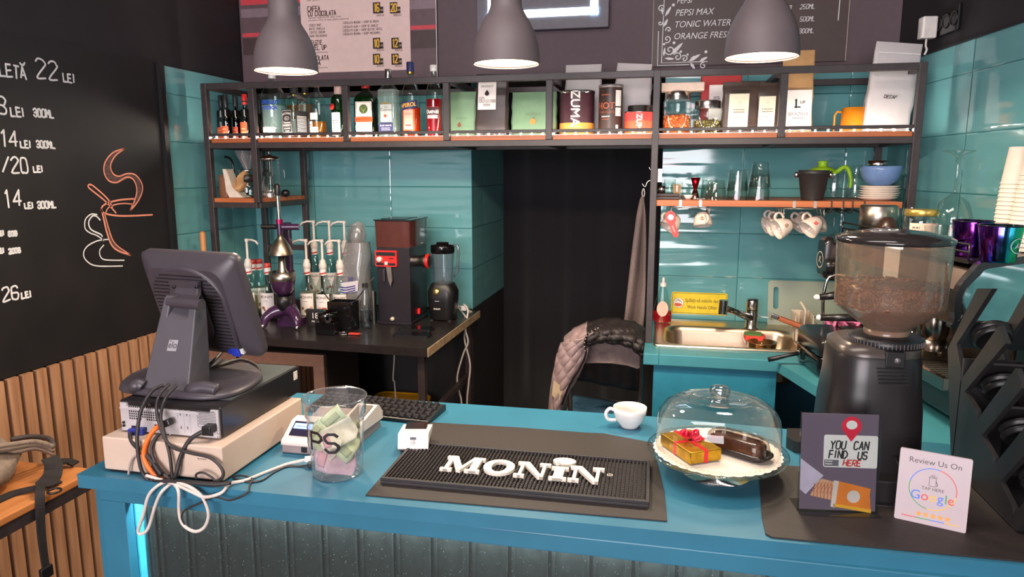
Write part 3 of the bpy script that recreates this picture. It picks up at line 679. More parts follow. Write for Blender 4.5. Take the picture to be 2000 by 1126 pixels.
# vodka
Y = 3.03; p = spot(537, 255, Y, ZW); h = hgt(537, 140, Y, ZW)
b = bottle('vodka_bottle', 'clear vodka bottle with blue lettering beside the second shelf post', p, h, .054, bglass, glass('backlit_clear_liquid', (250, 254, 252), .4, .05, .02, .16), .5, white, .03, .017, .016, .66, .82)  # white haze mixed into the clear spirit paints in the strip's back light
m = M(); m.text('ABSOLUT', .0235, wrap(.054, 0, -pi / 2 + .08, off=.001), 0, .157, 'C', 0, bold=.025); m.text('VODKA', .024, wrap(.054, 0, -pi / 2 + .04, off=.001), 0, .131, 'C', 0, bold=.025)
m.build('lettering', blue_ink, b)
m = M(); label_on(m, .054, .03, .054, .07, -pi / 2 - .1); label_on(m, .054, .003, .026, .03, -pi / 2 - .1); m.build('paper_label', glass('clear_label', (244, 244, 238), .3, .5, haze=.55), b)

# square black label whiskey
Y = 2.985; p = spot(578, 255, Y, ZW); h = hgt(578, 166, Y, ZW)
b = bottle('whiskey_bottle', 'square whiskey bottle with a black and white label, nearest the front rail', p, h, .045, bglass, liquid('whiskey', (150, 70, 24), .6), .10, lab_black, .032, .017, .015, .68, .82, square=True, rz=radians(-24))
m = M(); q = front(0, -.0454, 0)
m.grid(lambda u, v: q(-.038 + u * .076, .010 + v * .116, .0006), 1, 1, 0)
W1 = lambda u, v: q(u, v, .0012)
def arcy(u, v): return W1(u, v - u * u * 6)
m.text("JACK DANIEL'S", .0125, arcy, 0, .106, 'C', 1, bold=.02, sx=.8); m.ribbon(circ(.017, 20, 0, .088, .45), .0016, W1, 1, True); m.text('No. 7', .009, W1, 0, .085, 'C', 1, bold=.02)
for s_, v, z in (('Tennessee', .012, .066), ('WHISKEY', .013, .053), ('SOUR MASH', .008, .041), ('QUALITY', .007, .030)): m.text(s_, v, W1, 0, z, 'C', 1, bold=.02)
m.ribbon([(-.030, .018), (.030, .018), (.030, .026), (-.030, .026)], .001, W1, 1, True); m.ribbon(rrect(.064, .107, .004, 3, 0, .068), .0014, W1, 1, True)
m.build('paper_label', [lab_black, lab_white], b)
m = M(); m.grid(lambda u, v: (.0457, -.034 + u * .068, .012 + v * .108), 1, 1, 0)
for i in range(12): m.ribbon([(-.026, .03 + i * .006), (.026, .03 + i * .006)], .0022, lambda u, v: (.0462, u, v), 1)
m.build('side_label', [lab_black, lab_white], b)

for px, py, lb in ((577, 163, 'dark capped whisky bottle behind the square black label bottle'), (599, 160, 'black capped amber whisky bottle behind the two front bottles')):
    Y = 3.17; p = spot(px, 250, Y, ZW); h = hgt(px, py, Y, ZW)
    b = bottle('whisky_bottle', lb, p, h, .036, bglass, amber, .62, lab_black, .05, .0165, .014, .62, .78)
    M().lathe([(.017, h - .058), (.0172, h - .052)], n=18).build('collar', gold, b)
    m = M(); label_on(m, .036, .03, .10, .06); m.build('paper_label', lab_white, b)

Y = 3.0; p = spot(622, 255, Y, ZW); h = hgt(622, 160, Y, ZW)
b = bottle('tequila_bottle', 'clear bottle with red cap, pale labels and a little amber spirit left', p, h, .037, bglass, amber, .30, red, .022, .013, .0125, .64, .84)
m = M(); label_on(m, .037, .022, .05, .05, -pi / 2 - .25); label_on(m, .037, .052, .075, .025, -pi / 2 - .6); label_on(m, .037, .082, .112, .04, -pi / 2 - .1)
m.scribble(.016, .006, wrap(.037, 0, -pi / 2 - .6, off=.001), 0, .058, 1); m.build('paper_label', [lab_white, brown_ink], b)

Y = 3.0; p = spot(663, 255, Y, ZW); h = hgt(663, 162, Y, ZW)
b = bottle('gin_bottle', 'green gin bottle with a pale pink cap and a long white label', p, h, .033, green_g, liquid('green_liquid', (60, 150, 80), .6), .5, mat('pink_cap', (216, 178, 170), .4), .05, .017, .016, .70, .80)
m = M(); label_on(m, .033, .012, .112, .046, -pi / 2 - .1); m.scribble(.03, .004, wrap(.033, 0, -pi / 2 - .1, off=.001), 0, .075, 1, 2, 2.6); label_on(m, .0333, .03, .032, .046, -pi / 2 - .1, 1)
m.build('paper_label', [lab_white, ink], b)
M().lathe([(.0, 0), (.014, .0), (.014, .004), (.0, .005)], (-.016, -.030, .137), 20, ax=(-.45, -.9, .1)).build('wax_seal', red_ink, b)

# herbal liqueur, flat green bottle
Y = 3.0; p = spot(717, 255, Y, ZW); h = hgt(717, 163, Y, ZW)
b = bottle('liqueur_bottle', 'flat green herbal liqueur bottle with an orange banded label and red cap', p, h, .050, green_g, liquid('herbal', (22, 84, 30), .5), .66, mat('red_cap', (170, 30, 30), .4), .022, .0185, .0165, .70, .86, square=.62)
q = front(0, -.0312, 0); m = M(); m.grid(lambda u, v: q(-.038 + u * .076, .006 + v * .150, .0006), 1, 1, 0); m.grid(lambda u, v: q(-.041 + u * .082, .068 + v * .022, .0012), 1, 1, 1)
W1 = lambda u, v: q(u, v, .0018)
m.text('J\u00c4GERMEISTER', .0115, W1, 0, .075, 'C', 2, sx=.85, bold=.01); m.ribbon(rrect(.068, .062, .003, 2, 0, .122), .0015, W1, 3, True); m.ribbon(rrect(.066, .052, .002, 2, 0, .037), .0014, W1, 3, True)
m.poly(circ(.020, 22, 0, .124), W1, 4); W2 = lambda u, v: q(u, v, .0024)
for s_ in (-1, 1):
    m.ribbon([(s_ * .002, .118), (s_ * .009, .128), (s_ * .007, .136)], .0022, W2, 3); m.ribbon([(s_ * .009, .128), (s_ * .0135, .133)], .0018, W2, 3); m.ribbon([(s_ * .006, .123), (s_ * .012, .124)], .0018, W2, 3)
m.poly([(-.004, .118), (0, .106), (.004, .118), (0, .122)], W2, 3); m.text('35', .008, W1, 0, .055, 'C', 1); m.ribbon([(-.02, .012), (.02, .012)], .004, W1, 1)
m.build('paper_label', [lab_white, lab_orange, gold, mat('olive_ink', (150, 140, 80), .6), mat('dark_green_ink', (70, 96, 40), .6)], b)

# silver tequila
Y = 2.99; p = spot(761, 255, Y, ZW); h = hgt(761, 135, Y, ZW)
b = bottle('silver_tequila_bottle', 'tall clear tequila bottle with silver cap and dark blue lower label', p, h, .044, bglass, glass('backlit_clear_liquid', (250, 254, 252)), .7, steel, .038, .0145, .0135, .62, .80, square=.8)
q = front(0, -.0354, 0); m = M(); m.grid(lambda u, v: q(-.036 + u * .066, .022 + v * .040, .0006), 1, 1, 0); m.grid(lambda u, v: q(-.026 + u * .052, .066 + v * .075, .0006), 1, 1, 3)
W1 = lambda u, v: q(u, v, .0012); m.text('BLUE AGAVE', .0095, W1, -.003, .048, 'C', 1); m.scribble(.04, .0032, W1, -.003, .039, 1, 2, 2.4)
m.text('Jose', .009, W1, 0, .127, 'C', 2); m.text('Cuervo', .017, W1, 0, .113, 'C', 2); m.poly(circ(.007, 16, -.004, .092), W1, 4); m.ribbon([(-.02, .142), (-.01, .147), (.01, .147), (.02, .142)], .005, W1, 5)
m.build('paper_label', [navy, lab_white, ink, glass('clear_label', (244, 244, 238)), lab_orange, gold], b)

# orange aperitif
Y = 2.99; p = spot(804, 255, Y, ZW); h = hgt(804, 121, Y, ZW)
b = bottle('orange_aperitif_bottle', 'orange aperitif bottle with a dark blue cap and yellow lettering', p, h, .041, bglass, liquid('orange_liquid', (250, 80, 24), .5), .40, navy, .042, .0165, .0145, .55, .76)
m = M(); label_on(m, .041, .028, .118, .058, -pi / 2, 0); label_on(m, .0412, .033, .116, .042, -pi / 2, 3)
f0 = wrap(.0418, 0, -pi / 2, off=.0012); m.grid(lambda u, v: f0(-.043 + u * .086, .112 + v * .034 + u * .012), 10, 1, 1); f0 = wrap(.0418, 0, -pi / 2, off=.002)
m.text('APEROL', .0235, lambda u, v: f0(u, v + u * .14), 0, .128, 'C', 2, bold=.025, sx=.85); m.scribble(.03, .004, f0, 0, .096, 0); m.ribbon([(-.013, .05), (.013, .05)], .006, f0, 4)
m.build('paper_label', [lab_orange, navy, yel, mat('label_pink', (226, 170, 150), .6), brown_ink], b)
M().lathe([(.0168, h - .05), (.0168, h - .042)], n=18).build('foil_ring', gold, b)

# red bitter
Y = 2.99; p = spot(849, 255, Y, ZW); h = hgt(849, 127, Y, ZW)
b = bottle('red_bitter_bottle', 'red bitter bottle with white cap and dark label, last bottle before the coffee bags', p, h, .0345, bglass, liquid('red_liquid', (205, 16, 36), .5), .53, white, .026, .0155, .0135, .62, .80)
m = M(); label_on(m, .0345, .118, .128, .068, -pi / 2, 3); label_on(m, .0345, .105, .118, .062, -pi / 2, 1); label_on(m, .0346, .094, .126, .068, -pi / 2, 0); label_on(m, .0345, .078, .093, .05, -pi / 2, 2)
m.text('CAMPARI', .0185, wrap(.0345, 0, -pi / 2, off=.0016), 0, .099, 'C', 1, bold=.03, sx=.75)
for i in range(9): label_on(m, .0345, .004, .076, .0012, -pi / 2 - .55 + i * .14, 4)
m.build('paper_label', [mat('label_maroon', (70, 30, 36), .6), lab_white, mat('label_grey', (190, 176, 180), .6), red_ink, mat('rib_red', (150, 10, 30), .3)], b)

# ---------------------------------------------------------------- bags
def bag(name, label, px0, px1, pyb, pyt, Y, z, m_, depth=.05, lean=0., cat='coffee bag', group=None, topw=1., tilt=0., taper=0., fold=0.):
    a = at(px0, pyb, Y=Y); c = at(px1, pyb, Y=Y); w = c.x - a.x; h = at((px0 + px1) / 2, pyt, Y=Y).z - z
    b = thing(name, label, cat, ((a.x + c.x) / 2, Y + depth / 2, z), tilt, group)
    rings = []; n = 9
    for j in range(n + 1):
        u = j / n; d = depth * (1 - u) ** .7 * (1 - .15 * (u < .05)) + .006; ww = w * (1 + (topw - 1) * u)
        if j == n: ww *= .985
        yy = -depth / 2 * 0 + lean * u + (depth - d) / 2 * .2
        rr = rrect(ww, d, min(d * .45, .012), 3)
        rings.append([(x + .0018 * sin(j * 2.1 + x * 90) * (0 < j < n) + taper * u, y + yy + .003 * sin(x * 60 + j * 1.7) * (1 - u), h * u) for x, y in rr])
    M().loft(rings).build('pouch', m_, b)
    b['w'] = w; b['h'] = h
    for k in ('w', 'h'): pass
    return b, w, h, (lambda u, v, d=0.: Vector((u, -(depth * (1 - min(max(v / h, 0), .995)) ** .7 + .006) / 2 + lean * v / h + (depth - (depth * (1 - min(max(v / h, 0), .995)) ** .7 + .006)) / 2 * .2 - .0035 - d, v)))
sage = mat('sage_pouch', (112, 144, 112), .55, noise=.04); dkbag = mat('dark_pouch', (50, 40, 40), .32, noise=.1, scale=14, bump=.3); whbag = mat('white_pouch', (190, 184, 184), .42, noise=.02); kraft = mat('kraft_paper', (196, 150, 100), .7, noise=.08, scale=18, bump=.2)
def drop_(m, cx, cy, r, fn, mi): m.poly([(cx, cy + r * 1.75)] + [(cx + r * sin(a), cy + r * .1 + r * cos(a)) for a in (radians(50 + 26 * i) for i in range(11))], fn, mi)
b, w, h, f = bag('coffee_pouch', 'sage green coffee pouch with a brown drop, beside the red bitter bottle', 874, 929, 262, 178, 3.0, ZW, sage, .05)
m = M(); m.text('DROPSHOT', .012, lambda u, v: f(u, v, .004), .0, .075, 'C', 0, sx=.8); drop_(m, -.008, .05, .0085, lambda u, v: f(u, v, .004), 1); m.build('print', [mat('grey_green_ink', (84, 106, 80), .6), brown_ink], b)
b, w, h, f = bag('coffee_pouch', 'tall dark brown coffee pouch with a white price card at its top', 927, 990, 262, 142, 2.975, ZW, dkbag, .06)
k0 = -w / 2 + .014
m = M(); m.grid(lambda u, v: f(k0 + u * .079, .112 + v * .118, .003), 1, 1, 0); W1 = lambda u, v: f(u, v, .0055); kc = k0 + .0395
m.text('DROPSHOT', .0125, W1, kc, .205, 'C', 1, sx=.85); drop_(m, kc, .178, .0095, W1, 1); m.stroke('80', .022, W1, .0016, 1, x0=k0 + .006, y0=.142); m.stroke('LEI/100G', .011, W1, .0011, 1, x0=k0 + .034, y0=.142, wide=.6); m.scribble(.03, .003, W1, kc, .133, 1, 2)
m.build('price_card', [lab_white, ink], b)
b, w, h, f = bag('coffee_pouch', 'sage green coffee pouch with an orange fruit mark, left of the plum tin', 997, 1085, 262, 178, 3.01, ZW, sage, .06)
m = M(); W1 = lambda u, v: f(u, v, .005); m.text('DROPSHOT', .016, W1, .0, .088, 'C', 0, sx=.8); m2 = M(); m2.poly(circ(.0125, 18, 0, .062), W1, 1); m2.ribbon([(0, .074), (.004, .080)], .003, W1, 2); m2.build('fruit_mark', [brown_ink, mat('orange_ink', (222, 130, 60), .6), brown_ink], b); m.build('print', [mat('grey_green_ink', (84, 106, 80)), mat('orange_ink', (222, 130, 60), .6), brown_ink], b)
bag('coffee_pouch', 'tall plain white coffee pouch standing behind the plum tin', 1101, 1172, 262, 124, 3.14, ZW, whbag, .06)
b, _, _, _ = bag('coffee_pouch', 'plain white coffee pouch with a slanted top behind the narrow brown tin', 1188, 1268, 262, 122, 3.14, ZW, whbag, .06, topw=.86, taper=-.004)
b.rotation_euler = (0, radians(4), 0)
b, w, h, f = bag('coffee_pouch', 'big white pouch with handwritten decaf lettering at the right end', 1684, 1776, 250, 80, 3.0, ZW, whbag, .07)
b.rotation_euler = (0, radians(6.0), 0)
m = M(); m.stroke('DECAF', .0115, lambda u, v: f(u, v, .001), .0021, slant=.25, x0=-.028, y0=.128, jit=.3, wide=.9); m.build('print', ink, b); M().ribbon([(-w * .44, h * .875), (w * .46, h * .882)], .003, lambda u, v: f(u, v, .0016)).build('zip_seal', mat('zip_white', (240, 236, 236), .2), b)
b, w, h, f = bag('coffee_pouch', 'brown kraft paper coffee bag with a white label behind the right pendant lamp', 1524, 1585, 258, 96, 3.0, ZW, kraft, .06)
m = M(); m.grid(lambda u, v: f(-.046 + u * .098, .012 + v * .155, .002), 1, 6, 0); W1 = lambda u, v: f(u, v, .004)
m.stroke('1', .030, W1, .0065, 1, x0=-.012, y0=.100); m.ribbon([(-.013, .101), (.011, .101)], .005, lambda u, v: f(u, v, .0052), 1); m.text('UP', .016, W1, .018, .114, 'C', 1, bold=.01); m.text('BRAZILIA', .019, W1, .004, .068, 'C', 2, sx=.95); m.scribble(.045, .004, W1, .004, .057, 2); m.build('paper_label', [lab_white, ink, mat('grey_ink', (110, 96, 92), .7)], b)
for px0, px1, pt, lx0, lx1, ly0, ly1, lb in ((1409, 1482, 158, -.046, .030, .022, .158, 'dark brown tea pouch with a white label, left one of the pair'), (1474, 1524, 160, -.036, .026, .018, .146, 'dark brown tea pouch with a yellowed white label, right one of the pair')):
    b, w, h, f = bag('tea_pouch', lb, px0, px1, 257, pt, 3.0, ZW, mat('olive_brown_pouch', (72, 56, 50), .35, noise=.12, scale=16, bump=.3), .05, cat='tea pouch', group='dark tea pouches')
    m = M(); m.grid(lambda u, v: f(lx0 + u * (lx1 - lx0) + (1 - v) * -.004, ly0 + v * (ly1 - ly0), .003), 1, 4, 0); W1 = lambda u, v: f(u, v, .005); cx = (lx0 + lx1) / 2
    m.scribble(.042, .004, W1, cx, .094, 1, 2, 2.4); m.scribble(.03, .0025, W1, cx - .008, .066, 1); m.ribbon(circ(.006, 8, cx, .122), .0008, W1, 1, True); m.build('paper_label', [mat('label_yellowed', (226, 214, 190), .6), mat('grey_ink', (110, 96, 92), .7)], b)

# tins
def tin(name, label, px0, px1, pyt, Y, bands, lidm, lidh=.008, cat='tin'):
    a = at(px0, 250, Y=Y); c = at(px1, 250, Y=Y); R = (c.x - a.x) / 2; h = at((px0 + px1) / 2, pyt, Y=Y).z - ZW
    b = thing(name, label, cat, ((a.x + c.x) / 2, Y + R, ZW))
    m = M()
    for z0_, z1_, k in bands: m.lathe([(R * .985, z0_ * h), (R * .985, z1_ * h)], n=40, mi=k, cap=False)
    return b, R, h, m
b, R, h, m = tin('drink_powder_tin', 'big round plum tin with vertical white lettering and an orange base', 1087, 1157, 178, 2.99, ((0, .30, 0), (.30, 1, 1)), steel)
m.lathe([(0, .001), (R * .985, 0)], n=40, mi=0, cap=False); m.lathe([(R * .985, h), (0, h)], n=40, mi=1, cap=False)
def vert(txt, size, R, zc, a0, mm, mi, bold=.02):
    fn = wrap(R, 0, a0, off=.0012); w = max(v.x for v in font_mesh(txt, 0, bold)[0]) * size
    [mm.text(txt, size, lambda u, v: fn(v - size * .36 + dd, zc - u - dd * .6) + Vector((0, -k_ * .00006, 0)), -w / 2, 0, 'L', mi) for k_, dd in enumerate((-size * .03, 0, size * .03))]
vert('ZUMA', .052, R, h * .62, -pi / 2 + .05, m, 2, 0)
m.scribble(.07, .004, wrap(R, 0, -pi / 2, off=.001), 0, h * .2, 3)
m.build('body', [mat('tin_orange', (244, 156, 70), .4), mat('tin_plum', (66, 34, 44), .4), lab_white, mat('tin_cream', (250, 214, 160), .5)], b)
M().lathe([(R, h - .004), (R * 1.02, h), (R * 1.02, h + .006), (R * .97, h + .008), (R * .96, h + .003), (0, h + .003)], n=40, cap=False).build('lid', steel, b)
b, R, h, m = tin('hot_chocolate_tin', 'narrow dark brown hot chocolate tin beside the plum tin', 1166, 1214, 168, 3.0, ((0, 1, 0),), steel)
m.lathe([(R * .985, h), (0, h)], n=40, mi=0, cap=False); fw_ = wrap(R, 0, -pi / 2 - .35, off=.001)
m.scribble(.04, .006, fw_, .0, h * .82, 2); m.text('HOT', .036, fw_, 0, h * .55, 'C', 2, bold=.02); m.text('CHOCOLATE', .0125, fw_, 0, h * .46, 'C', 2); m.scribble(.036, .006, fw_, 0, h * .38, 1); m.scribble(.032, .004, fw_, 0, h * .33, 2)
fw2 = wrap(R, 0, -pi / 2 + .75, off=.001)
for z0_, z1_ in ((.60, .92), (.40, .57)):
    m.grid(lambda u, v: fw2(-.014 + u * .028, h * (z0_ + v * (z1_ - z0_))), 4, 1, 1)
    for i in range(7): m.ribbon([(-.011, h * (z0_ + .03 + i * (z1_ - z0_ - .04) / 7)), (.011, h * (z0_ + .03 + i * (z1_ - z0_ - .04) / 7))], .0012, wrap(R, 0, -pi / 2 + .75, off=.0018), 0)
m.grid(lambda u, v: fw2(-.012 + u * .012, h * (.14 + v * .08)), 2, 1, 1); m.grid(lambda u, v: fw2(.0 + u * .014, h * (.0 + v * .08)), 2, 1, 1)
m.build('body', [mat('tin_brown', (60, 44, 40), .4), lab_white, mat('tin_rust', (176, 92, 62), .5)], b)
M().lathe([(R, h - .003), (R * 1.03, h), (R * 1.03, h + .008), (R * .96, h + .009), (0, h + .006)], n=36, cap=False).build('lid', mat('tin_lid_grey', (150, 140, 140), .4, .6), b)
b, R, h, m = tin('drink_powder_tub', 'low red and orange tub with a steel lid and vertical white lettering', 1217, 1280, 218, 2.98, ((0, .28, 0), (.28, .62, 1), (.62, 1, 2)), steel)
m.lathe([(R * .985, h), (0, h)], n=40, mi=2, cap=False)
vert('ZUMA', .031, R, h * .45, -pi / 2, m, 3, 0); m.build('body', [mat('tub_orange', (246, 128, 62), .4), mat('tub_coral', (238, 92, 58), .4), mat('tub_red', (226, 62, 58), .4), lab_white], b)
M().lathe([(R * .99, h), (R * .99, h + .004), (R * .8, h + .004), (R * .8, h + .028), (0, h + .03)], n=40, cap=False).build('lid', steel, b)

# ribbed tea jars
def crumbs(R, h, n, mats_, seed):
    rnd = random.Random(seed); m = M(); m.lathe([(R * .86, .004), (R * .88, .01), (R * .88, h * .86), (R * .5, h * .93), (0, h * .9)], n=24, mi=0)
    for i in range(n):
        a = rnd.uniform(0, 2 * pi); z = rnd.uniform(.006, h * .95); r = R * .89 if z < h * .86 else R * rnd.uniform(.2, .85); c = Vector((r * cos(a), r * sin(a), z)); q = rnd.uniform(.002, .0042)
        d = [Vector((rnd.uniform(-1, 1), rnd.uniform(-1, 1), rnd.uniform(-1, 1))).normalized() * q for _ in range(3)]
        m.obox(c, d[0], d[1] * .7, d[2] * .5, rnd.randrange(len(mats_)))
    return m
jarg = glass('jar_glass', (246, 252, 250), 1.3, base=.07)
for px0, px1, pyt, lidpy, lev, cols, lb, sd in ((1294, 1350, 192, 178, .62, ((206, 96, 42), (232, 128, 60), (170, 70, 36), (240, 176, 110)), 'ribbed glass jar of orange fruit tea with a small box on its steel lid', 3),
                                           (1354, 1411, 209, 196, .60, ((92, 78, 34), (60, 52, 26), (150, 130, 70), (196, 176, 120)), 'ribbed glass jar of green herbal tea with a steel lid', 5)):
    Y = 2.99; a = at(px0, 245, Y=Y); c = at(px1, 245, Y=Y); R = (c.x - a.x) / 2; h = hgt((px0 + px1) / 2, pyt, Y, ZW); h2 = hgt((px0 + px1) / 2, lidpy, Y, ZW)
    b = thing('tea_jar', lb, 'jar', ((a.x + c.x) / 2, Y + R, ZW), 0, 'tea jars on the top board')
    pr = [(.001, .003), (R * .95, 0), (R, .008), (R, h * .62), (R * 1.03, h * .66)]
    for i in range(6): pr += [(R * 1.03, h * (.68 + i * .05)), (R * .985, h * (.70 + i * .05))]
    M().lathe(pr + [(R * .93, h)], n=40, cap=False).build('glass', jarg, b)
    cm = [mat('tea_%d_%d' % (sd, i), q, .8) for i, q in enumerate(cols)]
    o = crumbs(R, h * lev, 420, cm, sd).build('tea', cm, b); o['kind'] = 'stuff'
    M().lathe([(R * .9, h - .002), (R * .9, h2), (R * .87, h2 + .003), (0, h2 + .003)], n=36).build('lid', steel, b)
    if sd == 3:
        zt = ZW + h2 + .003; a2 = at(1292, 170, Y=2.99).x; c2 = at(1376, 170, Y=2.99).x
        m = M(); m.box(a2, c2, 3.0, 3.07, zt, zt + .032); o = m.build('card_box', mat('beige_box', (222, 196, 180), .6), None, .002); tag(o, 'flat beige box lying on the orange tea jar', 'box')
Y = 3.16; a = at(1371, 142, Y=Y); c = at(1446, 220, Y=Y)
tag(M().box(a.x, c.x, Y, Y + .07, ZW, a.z).build('gift_box', mat('red_box', (204, 36, 36), .5, noise=.03), None, .003), 'bright red box standing behind the tea jar and the dark pouches', 'box')
Y = 3.06; a = at(1386, 166, Y=Y); c = at(1414, 220, Y=Y); x0_ = a.x
m = M(); m.box(x0_, c.x, Y, Y + .02, ZW, a.z, 0); m.scribble(.026, .004, lambda u, v: front(x0_ + .03, Y, a.z - .05)(u, v, .0006), 0, 0, 1, 2)
tag(m.build('tea_packet', [lab_white, ink]), 'slim white tea packet between the red box and the dark pouches', 'packet')
# orange mug
Y = 3.0; a = at(1648, 240, Y=Y); c = at(1700, 240, Y=Y); R = .05; h = hgt(1660, 208, Y, ZW)
b = thing('mug', 'orange enamel mug beside the white decaf bag', 'mug', (a.x + R, Y + .06, ZW))
om = mat('orange_enamel', (236, 140, 30), .35)
M().lathe([(0, .002), (R * 1.02, 0), (R * 1.02, .003), (R * .9, h), (R * .86, h), (R * .97, .006), (0, .006)], n=36, cap=False).build('cup', om, b)
M().tube([(-R * .95, 0, h * .84), (-R - .014, 0, h * .86), (-R - .022, 0, h * .72), (-R - .022, 0, .008), (-R - .016, 0, .003)], .0042).build('handle', om, b)
# ================================================================ left low shelf
def gl(px, py, Y): return at(px, py, Y=Y)
Y = 2.96; p = spot(432, 380, Y, ZL); h = hgt(432, 341, Y, ZL)
m = M(); m.loft([[(x + p.x, y + Y + .03, ZL + h * z) for x, y in rrect(w, d, min(w, d) * .3)] for w, d, z in ((.046, .03, 0), (.05, .034, .2), (.045, .03, .6), (.05, .02, .9), (.048, .004, 1))])
tag(m.build('filter_pack', mat('brown_pack', (160, 104, 76), .25, noise=.15, scale=20, bump=.4)), 'shiny brown paper pack in the left corner of the low shelf', 'pack')
a = gl(440, 333, 2.95); 
def cone(c, r0, r1, h, lean, n=20): return [[(c[0] + r * cos(2 * pi * i / n) * .4 + lean * z, c[1] + r * sin(2 * pi * i / n), c[2] + z) for i in range(n)] for r, z in ((r0, 0), ((r0 + r1) / 2, h * .5), (r1, h))]
p = spot(455, 386, 2.96, ZL)
m = M(); m.poly([(0, 0)]) if 0 else None
arc = [(437, 330), (443, 330), (449, 345), (455, 365), (470, 381), (478, 386), (462, 388), (450, 388), (444, 372), (441, 350)]
m.prism([(at(x, y, Y=2.95).x, at(x, y, Y=2.95).z) for x, y in arc], lambda u, v, d: (u, 2.95 + d + (u + 1.9) * .1, max(v, ZL + .001)), 0, .055)
tag(m.build('coffee_filters', mat('filter_white', (214, 200, 184), .8), None, .003), 'folded stack of white paper coffee filters on the low shelf', 'coffee filters')
m = M()
ps = [(455, 350), (466, 332), (478, 330), (474, 345), (476, 362), (466, 378), (452, 374), (449, 362)]
cc = [at(x, y, Y=2.94) for x, y in ps]; zc = sum(c.z for c in cc) / len(cc); xc = sum(c.x for c in cc) / len(cc)
m.loft([[(xc + (c.x - xc) * k, 2.945 + d + .004 * sin(i * 2), zc + (c.z - zc) * k) for i, c in enumerate(cc)] for k, d in ((.75, 0), (1, .012), (1.0, .04), (.7, .055))])
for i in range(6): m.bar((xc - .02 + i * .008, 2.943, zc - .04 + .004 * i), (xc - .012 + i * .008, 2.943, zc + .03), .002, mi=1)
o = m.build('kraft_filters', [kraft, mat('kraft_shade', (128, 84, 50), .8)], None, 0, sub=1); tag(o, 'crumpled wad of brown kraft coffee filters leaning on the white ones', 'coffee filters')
# gooseneck kettle behind
p = spot(462, 380, 3.15, ZL)
k = thing('gooseneck_kettle', 'black gooseneck kettle half hidden behind the coffee filters', 'kettle', p)
M().lathe([(0, 0), (.055, 0), (.058, .01), (.045, .08), (.035, .09), (0, .1)], n=28, cap=False).build('body', blkgloss, k)
q = [at(x, y, Y=3.15) - p for x, y in ((456, 372), (457, 350), (456, 330), (453, 316), (447, 308), (439, 306))]
M().tube(smooth(q), .006, radii=None).build('spout', blkgloss, k)
# glass coffee server with black collar and cone of film on top
p = spot(486, 386, 2.99, ZL); h = hgt(486, 333, 2.99, ZL)
k = thing('coffee_server', 'glass coffee server with a black collar on the low shelf', 'coffee server', p)
M().lathe([(.001, .002), (.040, 0), (.044, .006), (.041, .018), (.044, .026), (.041, .036), (.043, .046), (.036, .062), (.034, .07), (.034, h * .78), (.04, h)], n=32, cap=False).build('glass', jarg, k)
M().lathe([(.036, h * .58), (.039, h * .6), (.04, h * .82), (.037, h * .84)], n=32, cap=False).build('collar', blkplastic, k)
M().lathe([(.041, h - .002), (.042, h + .001), (.03, h + .006), (0, h + .006)], n=30).build('lid', steel, k)
z = p.z + h + .0065
k = thing('whisk_bag', 'cone of clear film with a whisk, upside down on the coffee server', 'bag', (p.x, p.y, z)); h2 = .085
M().loft([[(r * cos(2 * pi * i / 14) * (1 + .15 * sin(i * 2.3)) - .010 * zz / h2, r * sin(2 * pi * i / 14), zz) for i in range(14)] for r, zz in ((.012, 0), (.018, .015), (.036, h2 * .75), (.042, h2))], cap=False).build('film', glass('crinkled_film', (236, 230, 232), 1.2, .12, .14, .12), k)
m = M()
for i in range(7): a_ = i * .9; m.tube(smooth([(0, 0, .0), (.012 * cos(a_), .012 * sin(a_), .03), (.022 * cos(a_), .022 * sin(a_), .06), (.008 * cos(a_), .008 * sin(a_), .08)], 4), .0012, 5)
m.build('wire', steel, k)
# french press
p = spot(530, 384, 3.06, ZL); h = hgt(530, 308, 3.06, ZL)
k = thing('french_press', 'glass french press with steel lid on the low shelf', 'french press', p)
M().lathe([(.001, .004), (.038, .003), (.04, .008), (.04, h * .93), (.043, h)], n=32, cap=False).build('glass', jarg, k)
M().lathe([(.0415, h * .93), (.0445, h * .95), (.0445, h), (.03, h + .008), (.006, h + .012), (.004, h + .02), (.009, h + .024), (.008, h + .033), (0, h + .034)], n=32, cap=False).build('lid', steel, k)
m = M(); m.lathe([(.0425, .0), (.0425, .02)], n=30, cap=False)
for i in range(4): a_ = pi / 4 + i * pi / 2; m.bar((.0425 * cos(a_), .0425 * sin(a_), .01), (.0425 * cos(a_), .0425 * sin(a_), h * .95), .004, .002)
m.build('frame', steel, k)
M().tube(smooth([(.042, 0, h * .82), (.062, 0, h * .8), (.074, 0, h * .62), (.07, 0, h * .42), (.044, 0, h * .3)]), .005).build('handle', plastic_clear, k)
M().cyl((0, 0, .03), (0, 0, h), .002).build('rod', steel, k); M().lathe([(.036, .025), (.038, .03), (.036, .034)], n=24).build('filter', steel, k)
q = [at(x, y, Y=2.975) for x, y in ((514, 344), (516, 335), (522, 333), (528, 340), (532, 352), (534, 362))]
k = thing('whisk', 'dark handled strainer hanging beside the press with curved black grip', 'strainer', (q[-1].x, 2.975, ZL))
m = M(); m.tube(smooth(q), .0045); m.build('grip', blkplastic, k, 0, True)
m = M()
for i in range(5): m.tube(smooth([q[0] + V(0, .01, 0), at(513 + i * 2, 365, Y=2.98 + i * .006), V(at(514 + i * 3.5, 384, Y=2.98).x, 2.98 + .006 * i, ZL + .002)], 5), .0008, 5)
m.tube([q[-1], V(q[-1].x, 2.975, ZL + .001)], .002); m.build('wire', steel, k, 0, True)
p = spot(558, 381, 3.12, ZL)
tag(M().ball(p + V(0, 0, .018), .02, sc=(1.1, 1, .9)).build('round_weight', blkplastic), 'small round black weight at the back of the low shelf', 'weight')

